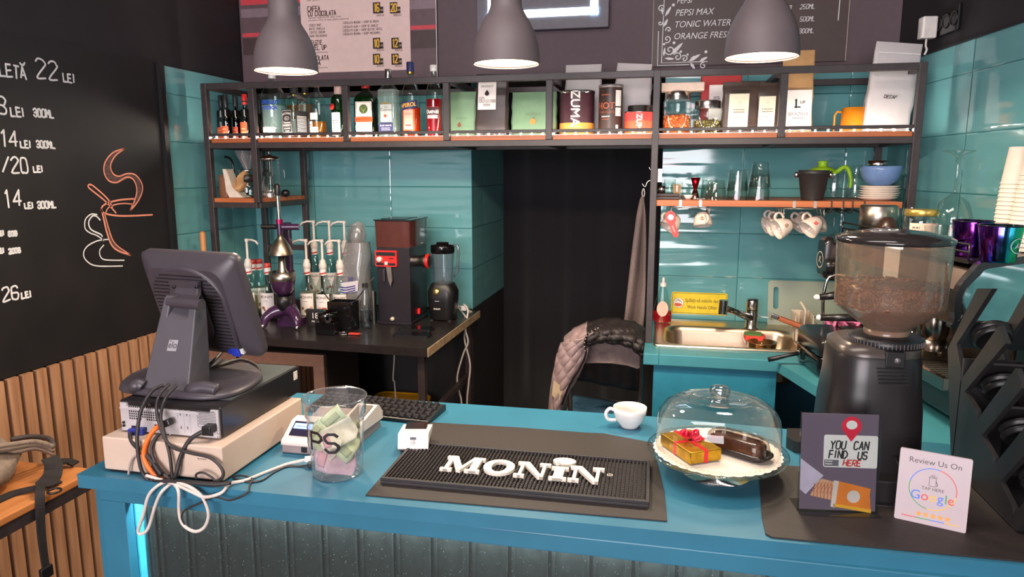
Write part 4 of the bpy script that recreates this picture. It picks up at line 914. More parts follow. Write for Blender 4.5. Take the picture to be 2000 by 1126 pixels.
# ================================================================ back counter, left: syrups, juicer and machines
pump_m = mat('pump_white', (226, 214, 204), .45); syr_cols = ((240, 232, 214), (226, 214, 190))
def syrup(px, py, Y, label, pump, dirx=-1, tint=(0, 0, 0), zb=B, pic=0):
    p = spot(px, py, Y, zb); h = .262
    b = thing('syrup_bottle', label, 'syrup bottle', p, 0, 'flavoured syrup bottles on the back counter')
    R = .0375
    pr = [(.001, .003), (R * .95, 0), (R, .006), (R, .15), (R * .94, .165), (R * .6, .195), (.0165, .215), (.0148, .225), (.0148, h - .012)]
    M().lathe(pr, n=24, cap=False).build('glass', bglass, b)
    M().lathe([(R * .93, .006), (R * .93, .11 + pic % 3 * .012)], n=24).build('syrup', liquid('syrup_%d' % (pic % 3), ((230, 210, 170), (170, 110, 70), (236, 226, 206))[pic % 3], .9), b)
    m = M(); label_on(m, R, .028, .132, .078, -pi / 2 + .1, 0)
    fw_ = wrap(R, 0, -pi / 2 + .1, off=.001); m.text('MONIN', .0185, fw_, 0, .108, 'C', 1, bold=.01)
    rn = random.Random(pic)
    for i in range(7):
        cx, cy = rn.uniform(-.018, .026), rn.uniform(.038, .066); m.poly(circ(rn.uniform(.004, .008), 10, cx, cy), wrap(R, 0, -pi / 2 + .1, off=.001 + .0003 * i), 2 + i % 3)
    m.scribble(.022, .003, fw_, 0, .094, 1); m.build('paper_label', [lab_white, mat('grey_ink', (110, 96, 92)), mat('fruit_red_%d' % (pic % 3), ((190, 84, 62), (150, 80, 50), (90, 130, 60))[pic % 3], .6), mat('fruit_brown', (140, 92, 56), .6), mat('fruit_pink', (222, 170, 150), .6)], b)
    m = M(); m.lathe([(.0158, .218), (.0158, h - .012)], n=20, mi=0, cap=False)
    fs = wrap(.0158, 0, -pi / 2, off=.0006)
    for v0 in (.213, .240): m.grid(lambda u, v: fs(-.022 + u * .044, v0 + .006 + u * .008 + v * .007), 8, 1, 1)
    m.build('neck_sleeve', [lab_white, red_ink], b)
    if pump:
        H2 = h + .125
        m = M(); m.lathe([(.0165, h - .014), (.018, h - .012), (.018, h + .008), (.0145, h + .012), (.0145, h + .022), (.009, h + .03), (.0055, h + .032), (.0055, H2 - .01)], n=20)
        m.cyl((0, 0, H2 - .014), (0, 0, H2), .009, 14); m.tube([(0, 0, H2 - .006), (dirx * .03, -.004, H2 - .005), (dirx * .055, -.008, H2 - .012), (dirx * .066, -.01, H2 - .026)], .005, 10)
        m.build('pump', pump_m, b)
    else:
        M().lathe([(.0152, h - .014), (.0155, h - .012), (.0155, h + .008), (.014, h + .01), (0, h + .01)], n=20, cap=False).build('cap', mat('cap_red_white', (206, 74, 70), .5), b)
    return b
for a_ in ((490, 608, 2.98, 'syrup bottle with a white pump peeking above the monitor', 1, 1, 0), (527, 607, 2.99, 'capped syrup bottle with a nut picture, left of the juicer', 0, -1, 1), (512, 606, 3.12, 'capped syrup bottle behind the one left of the juicer, half hidden', 0, -1, 2), (499, 606, 3.10, 'capped syrup bottle just right of the monitor edge', 0, -1, 0), (556, 604, 3.12, 'syrup bottle mostly hidden behind the citrus juicer', 0, -1, 1),
           (603, 600, 3.02, 'front syrup bottle with a coconut picture, left pump of the front row', 1, -1, 2), (634, 600, 3.02, 'front syrup bottle with a pale label, middle pump of the front row', 1, -1, 0), (667, 600, 3.03, 'front syrup bottle with pump, partly behind the bag of plastic cups', 1, -1, 1)): syrup(*a_[:7], pic=a_[6])
# riser behind carrying the second row of syrups
rz_ = .075
m = M(); x0_, x1_ = at(585, 580, Y=3.2).x, at(700, 580, Y=3.2).x; m.box(x0_, x1_, 3.12, 3.32, B + .001, B + rz_); tag(m.build('riser', blkplastic, None, .003), 'low black riser under the rear row of syrup bottles', 'riser')
for a_ in ((617, 545, 3.2, 'rear syrup bottle on the riser, leftmost tall pump', 1, -1, 1), (647, 545, 3.2, 'rear syrup bottle on the riser, middle tall pump', 1, -1, 0), (676, 545, 3.2, 'rear syrup bottle on the riser, rightmost tall pump', 1, -1, 2)): syrup(*a_[:6], zb=B + rz_, pic=a_[6])

# hand lever citrus juicer
p = spot(557, 640, 2.84, B)
k = thing('citrus_juicer', 'purple and steel hand lever citrus juicer on the back counter', 'juicer', p)
pur = mat('purple_enamel', (62, 34, 66), .2, noise=.08, coat=.4); J = lambda px, py: at(px, py, Y=2.84) - p
zs = lambda py: J(557, py).z
arc = smooth([(-.085, -.04, .008), (-.076, -.03, .045), (-.045, -.005, .072), (0, .012, .08), (.045, -.005, .072), (.076, -.03, .045), (.085, -.04, .008)])
m = M(); m.tube(arc, .02, 12, radii=[.013 + .016 * sin(pi * i / (len(arc) - 1)) for i in range(len(arc))]); m.box(-.05, .05, .02, .11, 0, .03); m.loft([[(x, y + .06 - z * .2, z) for x, y in rrect(w, d, .012)] for w, d, z in ((.1, .09, .0), (.07, .06, .07), (.05, .05, .10))]); m.build('base', pur, k)
for s_ in (-1, 1): M().ball((s_ * .085, -.045, .012), .0125).build('foot', steel, k)
M().lathe([(.012, zs(606)), (.024, zs(604)), (.034, zs(592)), (.037, zs(577)), (.033, zs(577)), (.0, zs(600))], n=24, cap=False).build('funnel', blkplastic, k)
M().lathe([(.01, zs(578)), (.03, zs(574)), (.046, zs(566)), (.055, zs(550)), (.057, zs(547))], n=32).build('bowl_holder', pur, k)
M().lathe([(.055, zs(548)), (.058, zs(546)), (.058, zs(530)), (.054, zs(530)), (.05, zs(540)), (.03, zs(534)), (.018, zs(524)), (.014, zs(498)), (0, zs(497))], n=32, cap=False).build('bowl', brushed, k)
M().lathe([(.052, zs(497)), (.051, zs(492)), (.04, zs(480)), (.026, zs(470)), (.014, zs(464)), (.013, zs(458)), (0, zs(458))], n=32, cap=False).build('press_cone', mat('cone_steel', (176, 160, 140), .35, 1.), k)
m = M(); m.box(-.016, .016, .05, .075, .05, zs(437)); m.cyl((-.0, 0, zs(464)), (0, 0, zs(437)), .0125); m.cyl((.012, .0, zs(443)), (.085, .02, zs(443)), .014); m.box(-.016, .016, -.005, .075, zs(447), zs(436)); m.build('column', pur, k, .003)
m = M(); m.cyl((-.012, 0, zs(443)), (-.09, .0, zs(443)), .0085)
for i in range(12): m.lathe([(.009, 0), (.0115, .002), (.009, .004)], (-.018 - i * .006, 0, zs(443)), 14, ax=(-1, 0, 0))
m.build('rack_bar', blkplastic, k)
M().cyl((0, 0, zs(437)), (0, 0, zs(428)), .0155).build('collar', mat('magenta_ring', (170, 30, 90), .25, .6), k)
M().cyl((0, 0, zs(428)), (-.002, 0, zs(382)), .009).build('lever', chrome, k)
M().lathe([(.011, 0), (.0125, .01), (.012, .045), (.008, .052), (0, .053)], (-.002, 0, zs(382)), 18, cap=False).build('grip', blkplastic, k)

# wooden handled tool against the left tiles
p = at(395, 452, X=XL + .12)
k = thing('muddler', 'tall round wooden stick standing on the back counter by the left tiles', 'wooden stick', (p.x, p.y, B))
M().lathe([(.0, 0), (.016, 0), (.017, .02), (.0125, .05), (.0125, p.z - B - .01), (.009, p.z - B), (0, p.z - B + .001)], n=20).build('stick', mat('handle_wood', (200, 138, 84), .5, dark=(170, 108, 60), scale=1., stretch=(40, 40, 5)), k)

# stack of plastic cups in a clear bag
p = spot(690, 600, 3.08, B)
film = glass('cup_bag_film', (238, 234, 234), 1.0, .15, .10, .16)
k0 = .30
for i in range(9):
    z = .05 + i * .026; lean = .10
    m = M(); m.lathe([(.001, .001), (.026, 0), (.038, .085), (.040, .087), (.0385, .089)], n=24, cap=False)
    m.xf(Matrix.Translation((p.x + (z * lean), p.y, B + z + .11)))
    tag(m.build('plastic_cup', glass('cup_plastic', (240, 240, 240), .9, .05, .08, .05)), ('clear plastic cup, one of the nested stack in the bag' if 0 < i < 8 else 'topmost clear plastic cup poking out of the bag' if i else 'lowest clear plastic cup of the bagged stack'), 'cup', 'nested clear plastic cups in a bag')
b = thing('cup_bag', 'crumpled clear bag of plastic cups with blue print leaning behind the water bottle', 'bag', p)
rb = []
for z, w, d, ox in ((.0, .16, .10, 0), (.05, .19, .13, .0), (.12, .20, .13, .0), (.18, .17, .12, .0), (.25, .15, .11, .015), (.31, .13, .10, .03), (.37, .11, .09, .035)):
    rb.append([(x * (1 + .10 * sin(i * 2.7 + z * 50)) + ox, y * (1 + .12 * cos(i * 1.9 + z * 37)), z + .002) for i, (x, y) in enumerate(rrect(w, d, .04, 5))])
M().loft(rb, cap=False).build('film', film, b)
rb = [[(x + ox, y, z) for x, y in circ(r, 20)] for z, r, ox in ((.33, .03, .035), (.40, .042, .035), (.455, .03, .04), (.47, .012, .04))]
M().loft(rb, cap=False).build('film_top', film, b)
m = M(); q = lambda u, v, d=0.: V(u, -.0735 - d, v)
m.poly([(-.03, .13), (.06, .15), (.065, .20), (-.025, .185)], q, 0); W1 = lambda u, v: q(u, v, .002); m.text('50', .028, W1, .012, .196, 'L', 1, bold=.02)
for i in range(3): m.ribbon([(-.03, .143 + i * .012), (.0, .140 + i * .012), (.05, .155 + i * .01)], .005, W1, 1)
m.build('print', [mat('pale_print', (214, 206, 214), .5), mat('violet_ink', (60, 54, 130), .6)], b)
p2 = spot(686, 590, 3.0, B)
# glass filled tamper box, cutlery holder and small sign
k = thing('utensil_holder', 'black square utensil holder with straws and wire arms', 'holder', spot(672, 640, 2.86, B))
m = M(); w_ = .055
for s_ in (-1, 1): m.box(-w_, w_, s_ * .04 - .002, s_ * .04 + .002, .0, .13); m.box(s_ * w_ - .002, s_ * w_ + .002, -.04, .04, 0, .13)
m.box(-w_, w_, -.04, .04, 0, .004); m.build('box', mat('smoked_plastic', (20, 19, 20), .15), k)
for s_, (dx, dz) in enumerate(((.15, .24), (-.09, .16))): M().tube([(.0, 0, .06), (dx, 0, dz)], .0025, 6).build('straw', blkplastic, k)
k = thing('knock_box', 'small dark glass and plastic box in front of the syrup bottles', 'box', spot(641, 648, 2.76, B))
m = M(); m.box(-.045, .045, -.03, .03, 0, .055); m.build('box', blkgloss, k, .004)
M().lathe([(.036, .055), (.042, .075), (.042, .095), (.038, .1), (.03, .09), (0, .085)], n=28, cap=False).build('bowl', glass('smoked_glass', (120, 110, 112), 1.3, .05, .12), k)
m = M(); p = spot(612, 626, 2.9, B); m.box(p.x - .035, p.x + .06, 2.9, 2.92, B, B + .075, 0); f = front(p.x - .012, 2.9, B); m.text('18+', .038, lambda u, v: f(u, v, .001), .002, .034, 'L', 1); m.text('PRI', .012, lambda u, v: f(u, v, .001), .004, .016, 'L', 1)
tag(m.build('age_sign', [lab_black, lab_white]), 'small black sign with white numerals below the syrup bottles', 'sign')
# water bottle
p = spot(716, 640, 2.905, B); h = hgt(716, 553, 2.905, B)
k = thing('water_bottle', 'half full clear plastic water bottle on the back counter', 'water bottle', p)
pr = [(.02, 0), (.027, .004), (.029, .02), (.027, .05), (.029, .08), (.029, .11), (.024, .14), (.013, h - .025), (.0115, h - .015)]
M().lathe(pr, n=20, cap=False).build('bottle', glass('pet_plastic', (240, 244, 246), 1.2, .05, .08), k); M().lathe([(.019, .002), (.0255, .006), (.027, .02), (.0255, .05), (.027, .085)], n=20).build('water', glass('water', (225, 232, 236), 1., .03, .08), k)
M().cyl((0, 0, h - .018), (0, 0, h), .0135).build('cap', blkplastic, k)
# keys
p = spot(690, 652, 2.77, B)
k = thing('keys', 'bunch of keys with a red fob lying on the back counter', 'keys', p); k.scale = (1.5, 1.5, 1.5)
M().tube([(cos(a_) * .016 - .03, sin(a_) * .016, .002) for a_ in (i * .42 for i in range(15))], .0012, 6, closed=True).build('ring', chrome, k)
m = M(); m.box(-.012, .022, -.01, .004, .001, .006); m.build('fob', mat('red_fob', (200, 60, 50), .4), k, .002)
for a_, c_ in ((.1, chrome), (-.4, gold), (.6, chrome)):
    m = M(); m.xf(Matrix.Identity(4)); m.prism(circ(.008, 12, -.012, .0), lambda u, v, d: (u, v, d), .002, .0035); m.box(-.006, .028, -.0025, .0025, .002, .0035); m.xf(Matrix.Rotation(a_, 4, 'Z')); m.build('key', c_, k)
# two phones
for (px, py, w_, lb) in ((806, 655, .16, 'black phone lying nearer the front edge of the back counter'), (814, 643, .15, 'black phone lying just in front of the tall grinder')):
    p = at(px, py, Z=B); k = thing('phone', lb, 'phone', p, 0, 'black phones on the back counter')
    M().prism(rrect(w_, .075, .012), lambda u, v, d: (u, v, d), 0, .009).build('case', blkplastic, k, .002); M().prism(rrect(w_ - .008, .067, .009), lambda u, v, d: (u, v, d), .0085, .0096).build('screen', blkgloss, k)

# tall black shop grinder
Y = 3.0; a = at(740, 632, Y=Y); c = at(803, 632, Y=Y); p = V((a.x + c.x) / 2, Y, B); w_ = c.x - a.x; G = lambda px, py: at(px, py, Y=Y) - p
k = thing('shop_grinder', 'tall black shop coffee grinder with brown hopper and red control plate', 'coffee grinder', p)
hz = G(770, 483).z; ht = G(770, 431).z; D_ = .235
m = M(); m.box(-w_ / 2, w_ / 2, 0, D_, .012, hz); m.box(-w_ / 2 - .004, w_ / 2 + .004, -.006, D_, 0, .014); m.build('body', mat('grinder_black', (36, 31, 38), .3, noise=.06), k, .003)
M().loft([[(x * s_, D_ / 2 + y * s_, z) for x, y in rrect(w_ + .004, D_, .004, 2)] for s_, z in ((1, hz), (1.03, ht))]).build('hopper', mat('smoked_hopper', (88, 50, 46), .12, noise=.04), k)
m = M(); m.box(-w_ / 2 - .008, w_ / 2 + .008, -.01, D_ + .008, ht, ht + .005); m.box(-w_ / 2 + .01, w_ / 2 - .03, .04, .1, ht + .005, ht + .007); m.box(-w_ / 2 + .01, w_ / 2 - .03, .13, .2, ht + .005, ht + .007); m.build('hopper_lid', blkgloss, k, .001)
f = lambda u, v, d=0.: V(u, -d, v); P0 = G(735, 519); P1 = G(776, 489)
m = M(); m.prism([(u, v) for u, v in rrect(P1.x - P0.x, P1.z - P0.z, .006, 4, (P0.x + P1.x) / 2, (P0.z + P1.z) / 2)], f, 0, .012, 0)
cx, cz, ww, hh = (P0.x + P1.x) / 2, (P0.z + P1.z) / 2, P1.x - P0.x, P1.z - P0.z
m.box(cx - ww * .44, cx + ww * .44, -.0135, -.011, cz + hh * .18, cz + hh * .40, 1); m.box(cx - ww * .44, cx - ww * .1, -.0135, -.011, cz - hh * .42, cz - hh * .28, 1); m.box(cx + ww * .1, cx + ww * .44, -.0135, -.011, cz - hh * .42, cz - hh * .28, 1)
m.box(cx - ww * .05, cx + ww * .08, -.0145, -.011, cz - hh * .38, cz - hh * .18, 2); m.scribble(.022, .006, lambda u, v: f(u, v, .0135), cx + ww * .28, cz - hh * .02, 1)
m.build('control_plate', [red, blkplastic, white], k)
m = M(); m.lathe([(.0, .016), (.011, .016), (.013, .01), (.013, 0)], (cx - ww * .28, -.012, cz - hh * .05), 18, ax=(0, -1, 0), mi=0); m.build('dial', white, k)
s0 = G(762, 520); m = M(); m.prism([(s0.x - .012, s0.z), (s0.x + .012, s0.z), (s0.x + .016, s0.z - .06), (s0.x + .007, s0.z - .09), (s0.x - .004, s0.z - .06)], f, .002, .02); m.build('spout', brushed, k, .002)
m = M(); m.box(s0.x - .035, s0.x - .022, -.012, 0, s0.z - .07, s0.z - .01); m.build('bag_clamp', mat('clamp_grey', (90, 86, 92), .3, .8), k, .002)
M().lathe([(.009, 0), (.0085, .012), (.0, .014)], (G(767, 622).x, 0, G(767, 622).z), 16, ax=(0, -1, 0)).build('knob', mat('cream_knob', (214, 200, 180), .4), k)
xr = w_ / 2; zk = G(815, 514).z
M().lathe([(.026, 0), (.026, .03), (.03, .034), (.03, .05)], (xr, .09, zk), 28, ax=(1, 0, 0)).build('setting_knob', brushed, k)
M().lathe([(.033, .05), (.034, .053), (.034, .062), (.03, .064), (0, .064)], (xr, .09, zk), 28, ax=(1, 0, 0), cap=False).build('setting_ring', red, k); M().lathe([(.027, .0), (.024, .004), (0, .004)], (xr + .064, .09, zk), 24, ax=(1, 0, 0), cap=False).build('knob_cap', blkplastic, k)
m = M(); m.box(xr, xr + .006, .09, .11, .035, .06); m.build('power_switch', emis('switch_red', (230, 30, 30), .6), k, .002)
M().cyl((xr - .02, D_ * .8, hz), (xr + .01, D_ * .8, hz + .004), .004).build('latch', chrome, k)
# steel tube behind
p = spot(731, 628, 3.03, B); tag(M().cyl((p.x, p.y, B), (p.x, p.y, B + .15), .012).build('steel_shaker', brushed), 'slim steel tube standing left of the tall grinder', 'tube')

# blender
Y = 3.14; p = spot(863, 624, Y, B); Q = lambda px, py: at(px, py, Y=Y) - p
k = thing('blender', 'black countertop blender with a clear jug', 'blender', p); zz = lambda py: Q(863, py).z
M().rings(rrect(.136, .13, .04, 6), lambda u, v, d: V(u, v + .03, d), ((.80, .004), (.86, .01), (.98, zz(585)), (1.0, zz(570)), (.80, zz(556)), (.72, zz(553)))).build('base', blkplastic, k)
for x, y in ((-.045, -.02), (.045, -.02), (-.045, .08), (.045, .08)): M().cyl((x, y, 0), (x, y, .006), .01).build('foot', rubber, k)
M().lathe([(.018, .0), (.018, .006), (.0145, .012), (.0, .012)], (Q(856, 568).x, -.028, zz(568)), 24, ax=(0, -1, .25)).build('dial', mat('dial_gold', (190, 168, 110), .3, .9), k)
m = M(); f = lambda u, v: V(u, -.036, v); m.text('PHILIPS', .0105, f, Q(858, 601).x, zz(602), 'C', 0, bold=.02); m.scribble(.02, .003, f, Q(858, 586).x, zz(586), 0); m.build('lettering', lab_white, k)
M().rings(circ(.05, 28, 0, 0), lambda u, v, d: V(u, v + .03, d), ((.88, zz(553)), (1.08, zz(495))), cap=False).build('jug', glass('blender_jug', (206, 218, 226), 1., .05, .10, .10), k)
M().rings(circ(.05, 28), lambda u, v, d: V(u, v + .03, d), ((1.08, zz(495)), (1.14, zz(492)), (1.14, zz(482)), (1.1, zz(479)), (.62, zz(478)), (.6, zz(474)), (.3, zz(473)))).build('lid', blkgloss, k)
m = M(); h0, h1 = zz(540), zz(480)
m.tube([(.05, .03, h1), (.075, .03, h1), (.078, .03, h1 - .02), (.072, .03, h0 + .02), (.052, .03, h0)], .007, 10); m.build('handle', glass('handle_plastic', (190, 200, 208), 1, .05, .12, .12), k)
m = M()
for i in range(4): a_ = i * pi / 2 + .4; m.obox((.012 * cos(a_), .03 + .012 * sin(a_), zz(548)), (.012 * cos(a_), .012 * sin(a_), .004), (-.004 * sin(a_), .004 * cos(a_), 0), (0, 0, .0006))
m.build('blades', chrome, k)

# cables at the end of the back counter
wc = mat('white_cable', (206, 196, 186), .5)
def cable(name, label, pts, r, m_, plug=None, cat='cable'):
    c = thing(name, label, cat, pts[-1]); M().tube(smooth(pts, 6), r, 8).build('cord', m_, c, 0, True)
    return c
cA = lambda px, py, Y=3.2: at(px, py, Y=Y)
cable('power_cable', 'white cable looping over the back counter edge beside the blender', [V(-.925, 3.3, B + .006), cA(905, 594, 3.25), cA(914, 606, 3.22), cA(909, 640), cA(914, 668), cA(905, 690), cA(893, 735), cA(897, 765), cA(902, 800), V(cA(902, 800).x, 3.2, .02)], .0045, wc)
cable('power_cable', 'second white cable hanging from the back counter edge down to the floor', [V(-.925, 3.33, B + .006), cA(893, 597, 3.3), cA(911, 622, 3.23), cA(907, 660, 3.21), cA(918, 710, 3.21), cA(915, 750), cA(912, 800), V(cA(912, 800).x, 3.22, .02)], .0045, wc)
p = cA(907, 601, 3.25); tag(M().box(p.x - .014, p.x + .014, 3.235, 3.262, p.z - .012, p.z + .012).build('cable_plug', white, None, .003), 'white plug hanging on the cables right of the blender', 'plug')
cable('power_cable', 'thin white cable hanging below the back counter left of its steel leg', [V(at(772, 690, Y=3.1).x, 3.1, B - .037), at(770, 700, Y=3.1), at(768, 740, Y=3.1), at(772, 765, Y=3.1), V(at(776, 800, Y=3.1).x, 3.1, .02)], .004, wc)

# under the back counter: small steel fridge with glass door and a yellow stool
Y = 2.70; x1_ = at(632, 700, Y=Y).x; x0_ = x1_ - .60; zt = at(560, 689, Y=Y).z
k = thing('undercounter_fridge', 'steel framed glass door fridge under the back counter', 'fridge', ((x0_ + x1_) / 2, Y + .25, 0))
m = M(); m.box(x0_, x1_, Y + .03, Y + .35, .0, zt - .005); m.build('body', mat('fridge_grey', (52, 46, 46), .5), k, .003, True)
m = M()
for a_ in ((x0_, x1_, zt - .055, zt), (x0_, x1_, .05, .1)): m.box(a_[0], a_[1], Y, Y + .028, a_[2], a_[3])
for a_ in ((x0_, x0_ + .05), (x1_ - .052, x1_)): m.box(a_[0], a_[1], Y, Y + .028, .1, zt - .055)
m.build('door_frame', mat('door_steel', (186, 150, 130), .35, .8), k, .002, True)
M().box(x0_ + .05, x1_ - .052, Y + .012, Y + .016, .1, zt - .055).build('door_glass', glass('fridge_glass', (150, 120, 110), 1., .03, .1), k, 0, True)
m = M(); 
for z in (.27, .5): m.box(x0_ + .05, x1_ - .05, Y + .02, Y + .029, z, z + .022)
m.build('shelf_edge', mat('shelf_tan', (186, 148, 118), .5), k, 0, True)
cx, cy = at(790, 763, Z=.45).x + .02, 3.0
k = thing('stool', 'yellow plastic stool under the back counter', 'stool', (cx, 3.22, 0)); ym = mat('yellow_plastic', (226, 160, 20), .4)
m = M(); m.rings(rrect(.30, .28, .05, 5), lambda u, v, d: V(u, v, d), ((.97, .43), (1, .44), (1, .452), (.9, .458), (.86, .452))); m.build('seat', ym, k)
for sx in (-1, 1):
    for sy in (-1, 1): M().bar((sx * .12, sy * .11, .435), (sx * .15, sy * .135, 0), .035, .03).build('leg', ym, k)
# ================================================================ middle shelf on the right
YS = 2.965
S_ = lambda px, Y=YS: V(at(px, 391, Y=Y).x, Y, ZM)
H_ = lambda px, py, Y=YS: at(px, py, Y=Y).z - ZM
for i, (z0_, z1_, x0p, x1p) in enumerate(((0, .012, 1281, 1327), (.0125, .024, 1280, 1326))):
    m = M(); m.box(S_(x0p).x, S_(x1p).x, YS - .03, YS + .06, ZM + z0_ + .0005, ZM + z1_); o = m.build('flat_box', mat('dark_box', (66, 52, 52), .5), None, .002)
    tag(o, ('lower' if i == 0 else 'upper') + ' one of two flat dark boxes at the left end of the cup shelf', 'box', 'flat dark boxes')
p = S_(1291); M_ = lambda: M()
tag(M().lathe([(0, .001), (.016, 0), (.0165, .03), (.0155, .03), (.0148, .003), (0, .003)], (p.x, YS, ZM + .0245), 24, cap=False).build('steel_cup', steel), 'small steel cup on the flat dark boxes', 'cup')
tag(M().lathe([(.001, .002), (.022, 0), (.025, .08), (.0235, .08)], (S_(1307, 3.06).x, 3.06, ZM), 24, cap=False).build('drinking_glass', jarg), 'plain clear glass behind the toothpick jar', 'glass')
p = S_(1322, 3.0); k = thing('toothpick_jar', 'small rounded glass jar of wooden toothpicks on the cup shelf', 'jar', p); h = H_(1322, 355, 3.0)
M().lathe([(.001, .003), (.02, .001), (.0235, .02), (.0245, h * .7), (.021, h)], n=24, cap=False).build('glass', jarg, k)
m = M()
for i in range(36): a_ = i * 2.4; r_ = .004 + .0028 * (i % 6); m.bar((r_ * cos(a_) * .7, r_ * sin(a_) * .7, .004), (r_ * cos(a_), r_ * sin(a_), h * .80 + .003 * (i % 3)), .0016)
o = m.build('toothpicks', mat('toothpick_wood', (214, 160, 110), .7), k); o['kind'] = 'stuff'
p = S_(1344); tag(M().lathe([(0, .002), (.010, 0), (.0205, .019), (.0195, .019), (.009, .004), (0, .004)], p, 28, cap=False).build('sauce_dish', white), 'tiny white sauce dish on the cup shelf', 'dish')
p = S_(1366, 2.93); m = M(); rn = random.Random(4)
for i in range(11): m.ball((p.x - .022 + i * .0042, 2.925 + rn.uniform(-.005, .005), ZM + .004), .0036, 8, 6)
tag(m.build('steel_beads', chrome), 'short string of steel beads in front of the red jigger', 'beads')
p = S_(1357, 2.99); k = thing('jigger', 'red and steel double jigger standing on the cup shelf', 'jigger', p)
M().lathe([(.0, .002), (.020, 0), (.0195, .004), (.0075, .04), (.0, .042)], n=28, cap=False).build('lower_cup', mat('rose_steel', (190, 140, 130), .2, 1.), k)
M().lathe([(0, .04), (.0075, .041), (.0195, .088), (.0185, .088), (.006, .046), (0, .046)], n=28, cap=False).build('upper_cup', mat('red_metal', (150, 16, 30), .22, .9), k)
# upside-down tumblers, nested in stacks
def tumbler(px, Y, z, R0, R1, h, label, group, rib=0):
    c = V(at(px, 391, Y=Y).x, Y, ZM + z); n = 36; rings = []
    for r, zz in ((R0, 0), (R0 * .98, .003), (R1, h * .94), (R1 * .92, h), (.001, h)):
        rings.append([c + V(r * (1 + (rib * (i % 2) if zz < h * .9 else 0)) * cos(2 * pi * i / n), r * (1 + (rib * (i % 2) if zz < h * .9 else 0)) * sin(2 * pi * i / n), zz) for i in range(n)])
    m = M(); m.loft(rings, 0, rib == 0, False); m.lathe([(R1 * .9, h * .90), (0, h * .90)], c, n=24, mi=0, cap=False); m.lathe([(R0, .0), (R0 * .95, .0), (R1 * .9, h * .9)], c, n=30, mi=0, cap=False)
    tag(m.build('drinking_glass', jarg), label, 'glass', group)
g_ = 'upside down glasses on the cup shelf'
tumbler(1397, YS, 0, .0445, .034, H_(1397, 352), 'short upside down tumbler right of the red jigger', g_)
tumbler(1384, 3.07, 0, .036, .03, .085, 'small upside down glass half hidden behind the short tumbler', g_)
tumbler(1439, 2.97, 0, .044, .037, .075, 'lower glass of the medium upside down stack', g_, .02); tumbler(1439, 2.97, .036, .0425, .036, .083, 'upper glass of the medium upside down stack', g_, .02)
tumbler(1481, 2.97, 0, .0455, .036, .10, 'lower glass of the tall upside down stack', g_, .015); tumbler(1482, 2.97, .05, .043, .032, H_(1482, 316) - .05, 'upper glass of the tall upside down stack', g_, .015)
# black bucket
Y = 2.985; xa, xb = at(1561, 333, Y=Y).x, at(1622, 333, Y=Y).x; R = (xb - xa) / 2; p = V((xa + xb) / 2, Y + R * .3, ZM); h = H_(1590, 332, Y)
k = thing('ice_bucket', 'black tapered ice bucket with steel side lugs on the cup shelf', 'bucket', p)
M().lathe([(0, .002), (R * .70, 0), (R * .72, .004), (R * .98, h * .86), (R * 1.0, h * .87), (R, h), (R * .96, h), (R * .68, .006), (0, .006)], n=40, cap=False).build('pail', mat('matt_black', (44, 40, 40), .5, noise=.04), k)
for s_ in (-1, 1): M().ball((s_ * (R + .006), 0, h * .84), .010, sc=(.9, .8, 1.2)).build('lug', steel, k)
# glass teapot with lime lid and handle
Y = 3.12; p = V(at(1627, 391, Y=Y).x, Y, ZM); k = thing('teapot', 'glass teapot with a lime green lid and curved handle behind the black bucket', 'teapot', p); TT = lambda px, py: at(px, py, Y=Y) - p
M().lathe([(.001, .003), (.056, .001), (.06, .01), (.06, .08), (.048, TT(1610, 333).z)], n=36, cap=False).build('glass', jarg, k)
lime = mat('lime_plastic', (142, 190, 34), .35); zl = TT(1610, 334).z
M().lathe([(.046, zl), (.05, zl + .006), (.03, zl + .016), (.018, zl + .018), (.016, zl + .03), (.02, zl + .036), (.018, zl + .041), (0, zl + .042)], (TT(1606, 334).x, 0, 0), n=32).build('lid', lime, k)
q = [TT(a_, b_) + V(0, -.02, 0) for a_, b_ in ((1622, 338), (1633, 335), (1644, 327), (1652, 328), (1657, 338), (1659, 352), (1657, 366))]
M().tube(smooth(q), .009, 10, radii=None).build('handle', lime, k)
M().tube([q[-1], TT(1654, 384) + V(0, -.02, 0)], .008, 10).build('handle_end', plastic_clear, k)
p = S_(1668, 3.1); tag(M().lathe([(.001, .003), (.03, .001), (.034, .01), (.032, .07), (.024, .10), (.02, H_(1668, 326, 3.1)), (.024, H_(1668, 322, 3.1))], p, 30, cap=False).build('carafe', jarg), 'clear glass carafe beside the teapot handle', 'carafe')
# plates, bowl
Y = 3.0; xa, xb = at(1682, 375, Y=Y).x, at(1761, 375, Y=Y).x; R = (xb - xa) / 2; c = V((xa + xb) / 2, Y + R * .55, ZM); hp = (at(1720, 359, Y=Y).z - ZM - .012) / 6
for i in range(6):
    m = M(); m.lathe([(0, .001), (R * .62, 0), (R * .68, .002), (R, .011), (R * 1.0, .0135), (R * .97, .0135), (R * .66, .005), (0, .004)], n=44, cap=False)
    m.move(c + V((i * 37 % 5 - 2) * .0012 + i * .001, 0, i * hp + .0002)); tag(m.build('saucer', mat('cream_porcelain', (228, 216, 204), .25)), ('bottom plate of the white stack under the blue bowl', 'second plate from the bottom under the blue bowl', 'third plate from the bottom under the blue bowl', 'fourth plate from the bottom under the blue bowl', 'fifth plate from the bottom under the blue bowl', 'top plate of the white stack, right below the blue bowl')[i], 'plate', 'stacked white plates')
zb = c.z + 5 * hp + .0145; Rb = (at(1766, 326, Y=Y).x - at(1684, 326, Y=Y).x) / 2; hb = at(1725, 324, Y=Y).z - zb
k = thing('bowl', 'light blue porcelain bowl on top of the plate stack', 'bowl', (c.x + .003, c.y, zb))
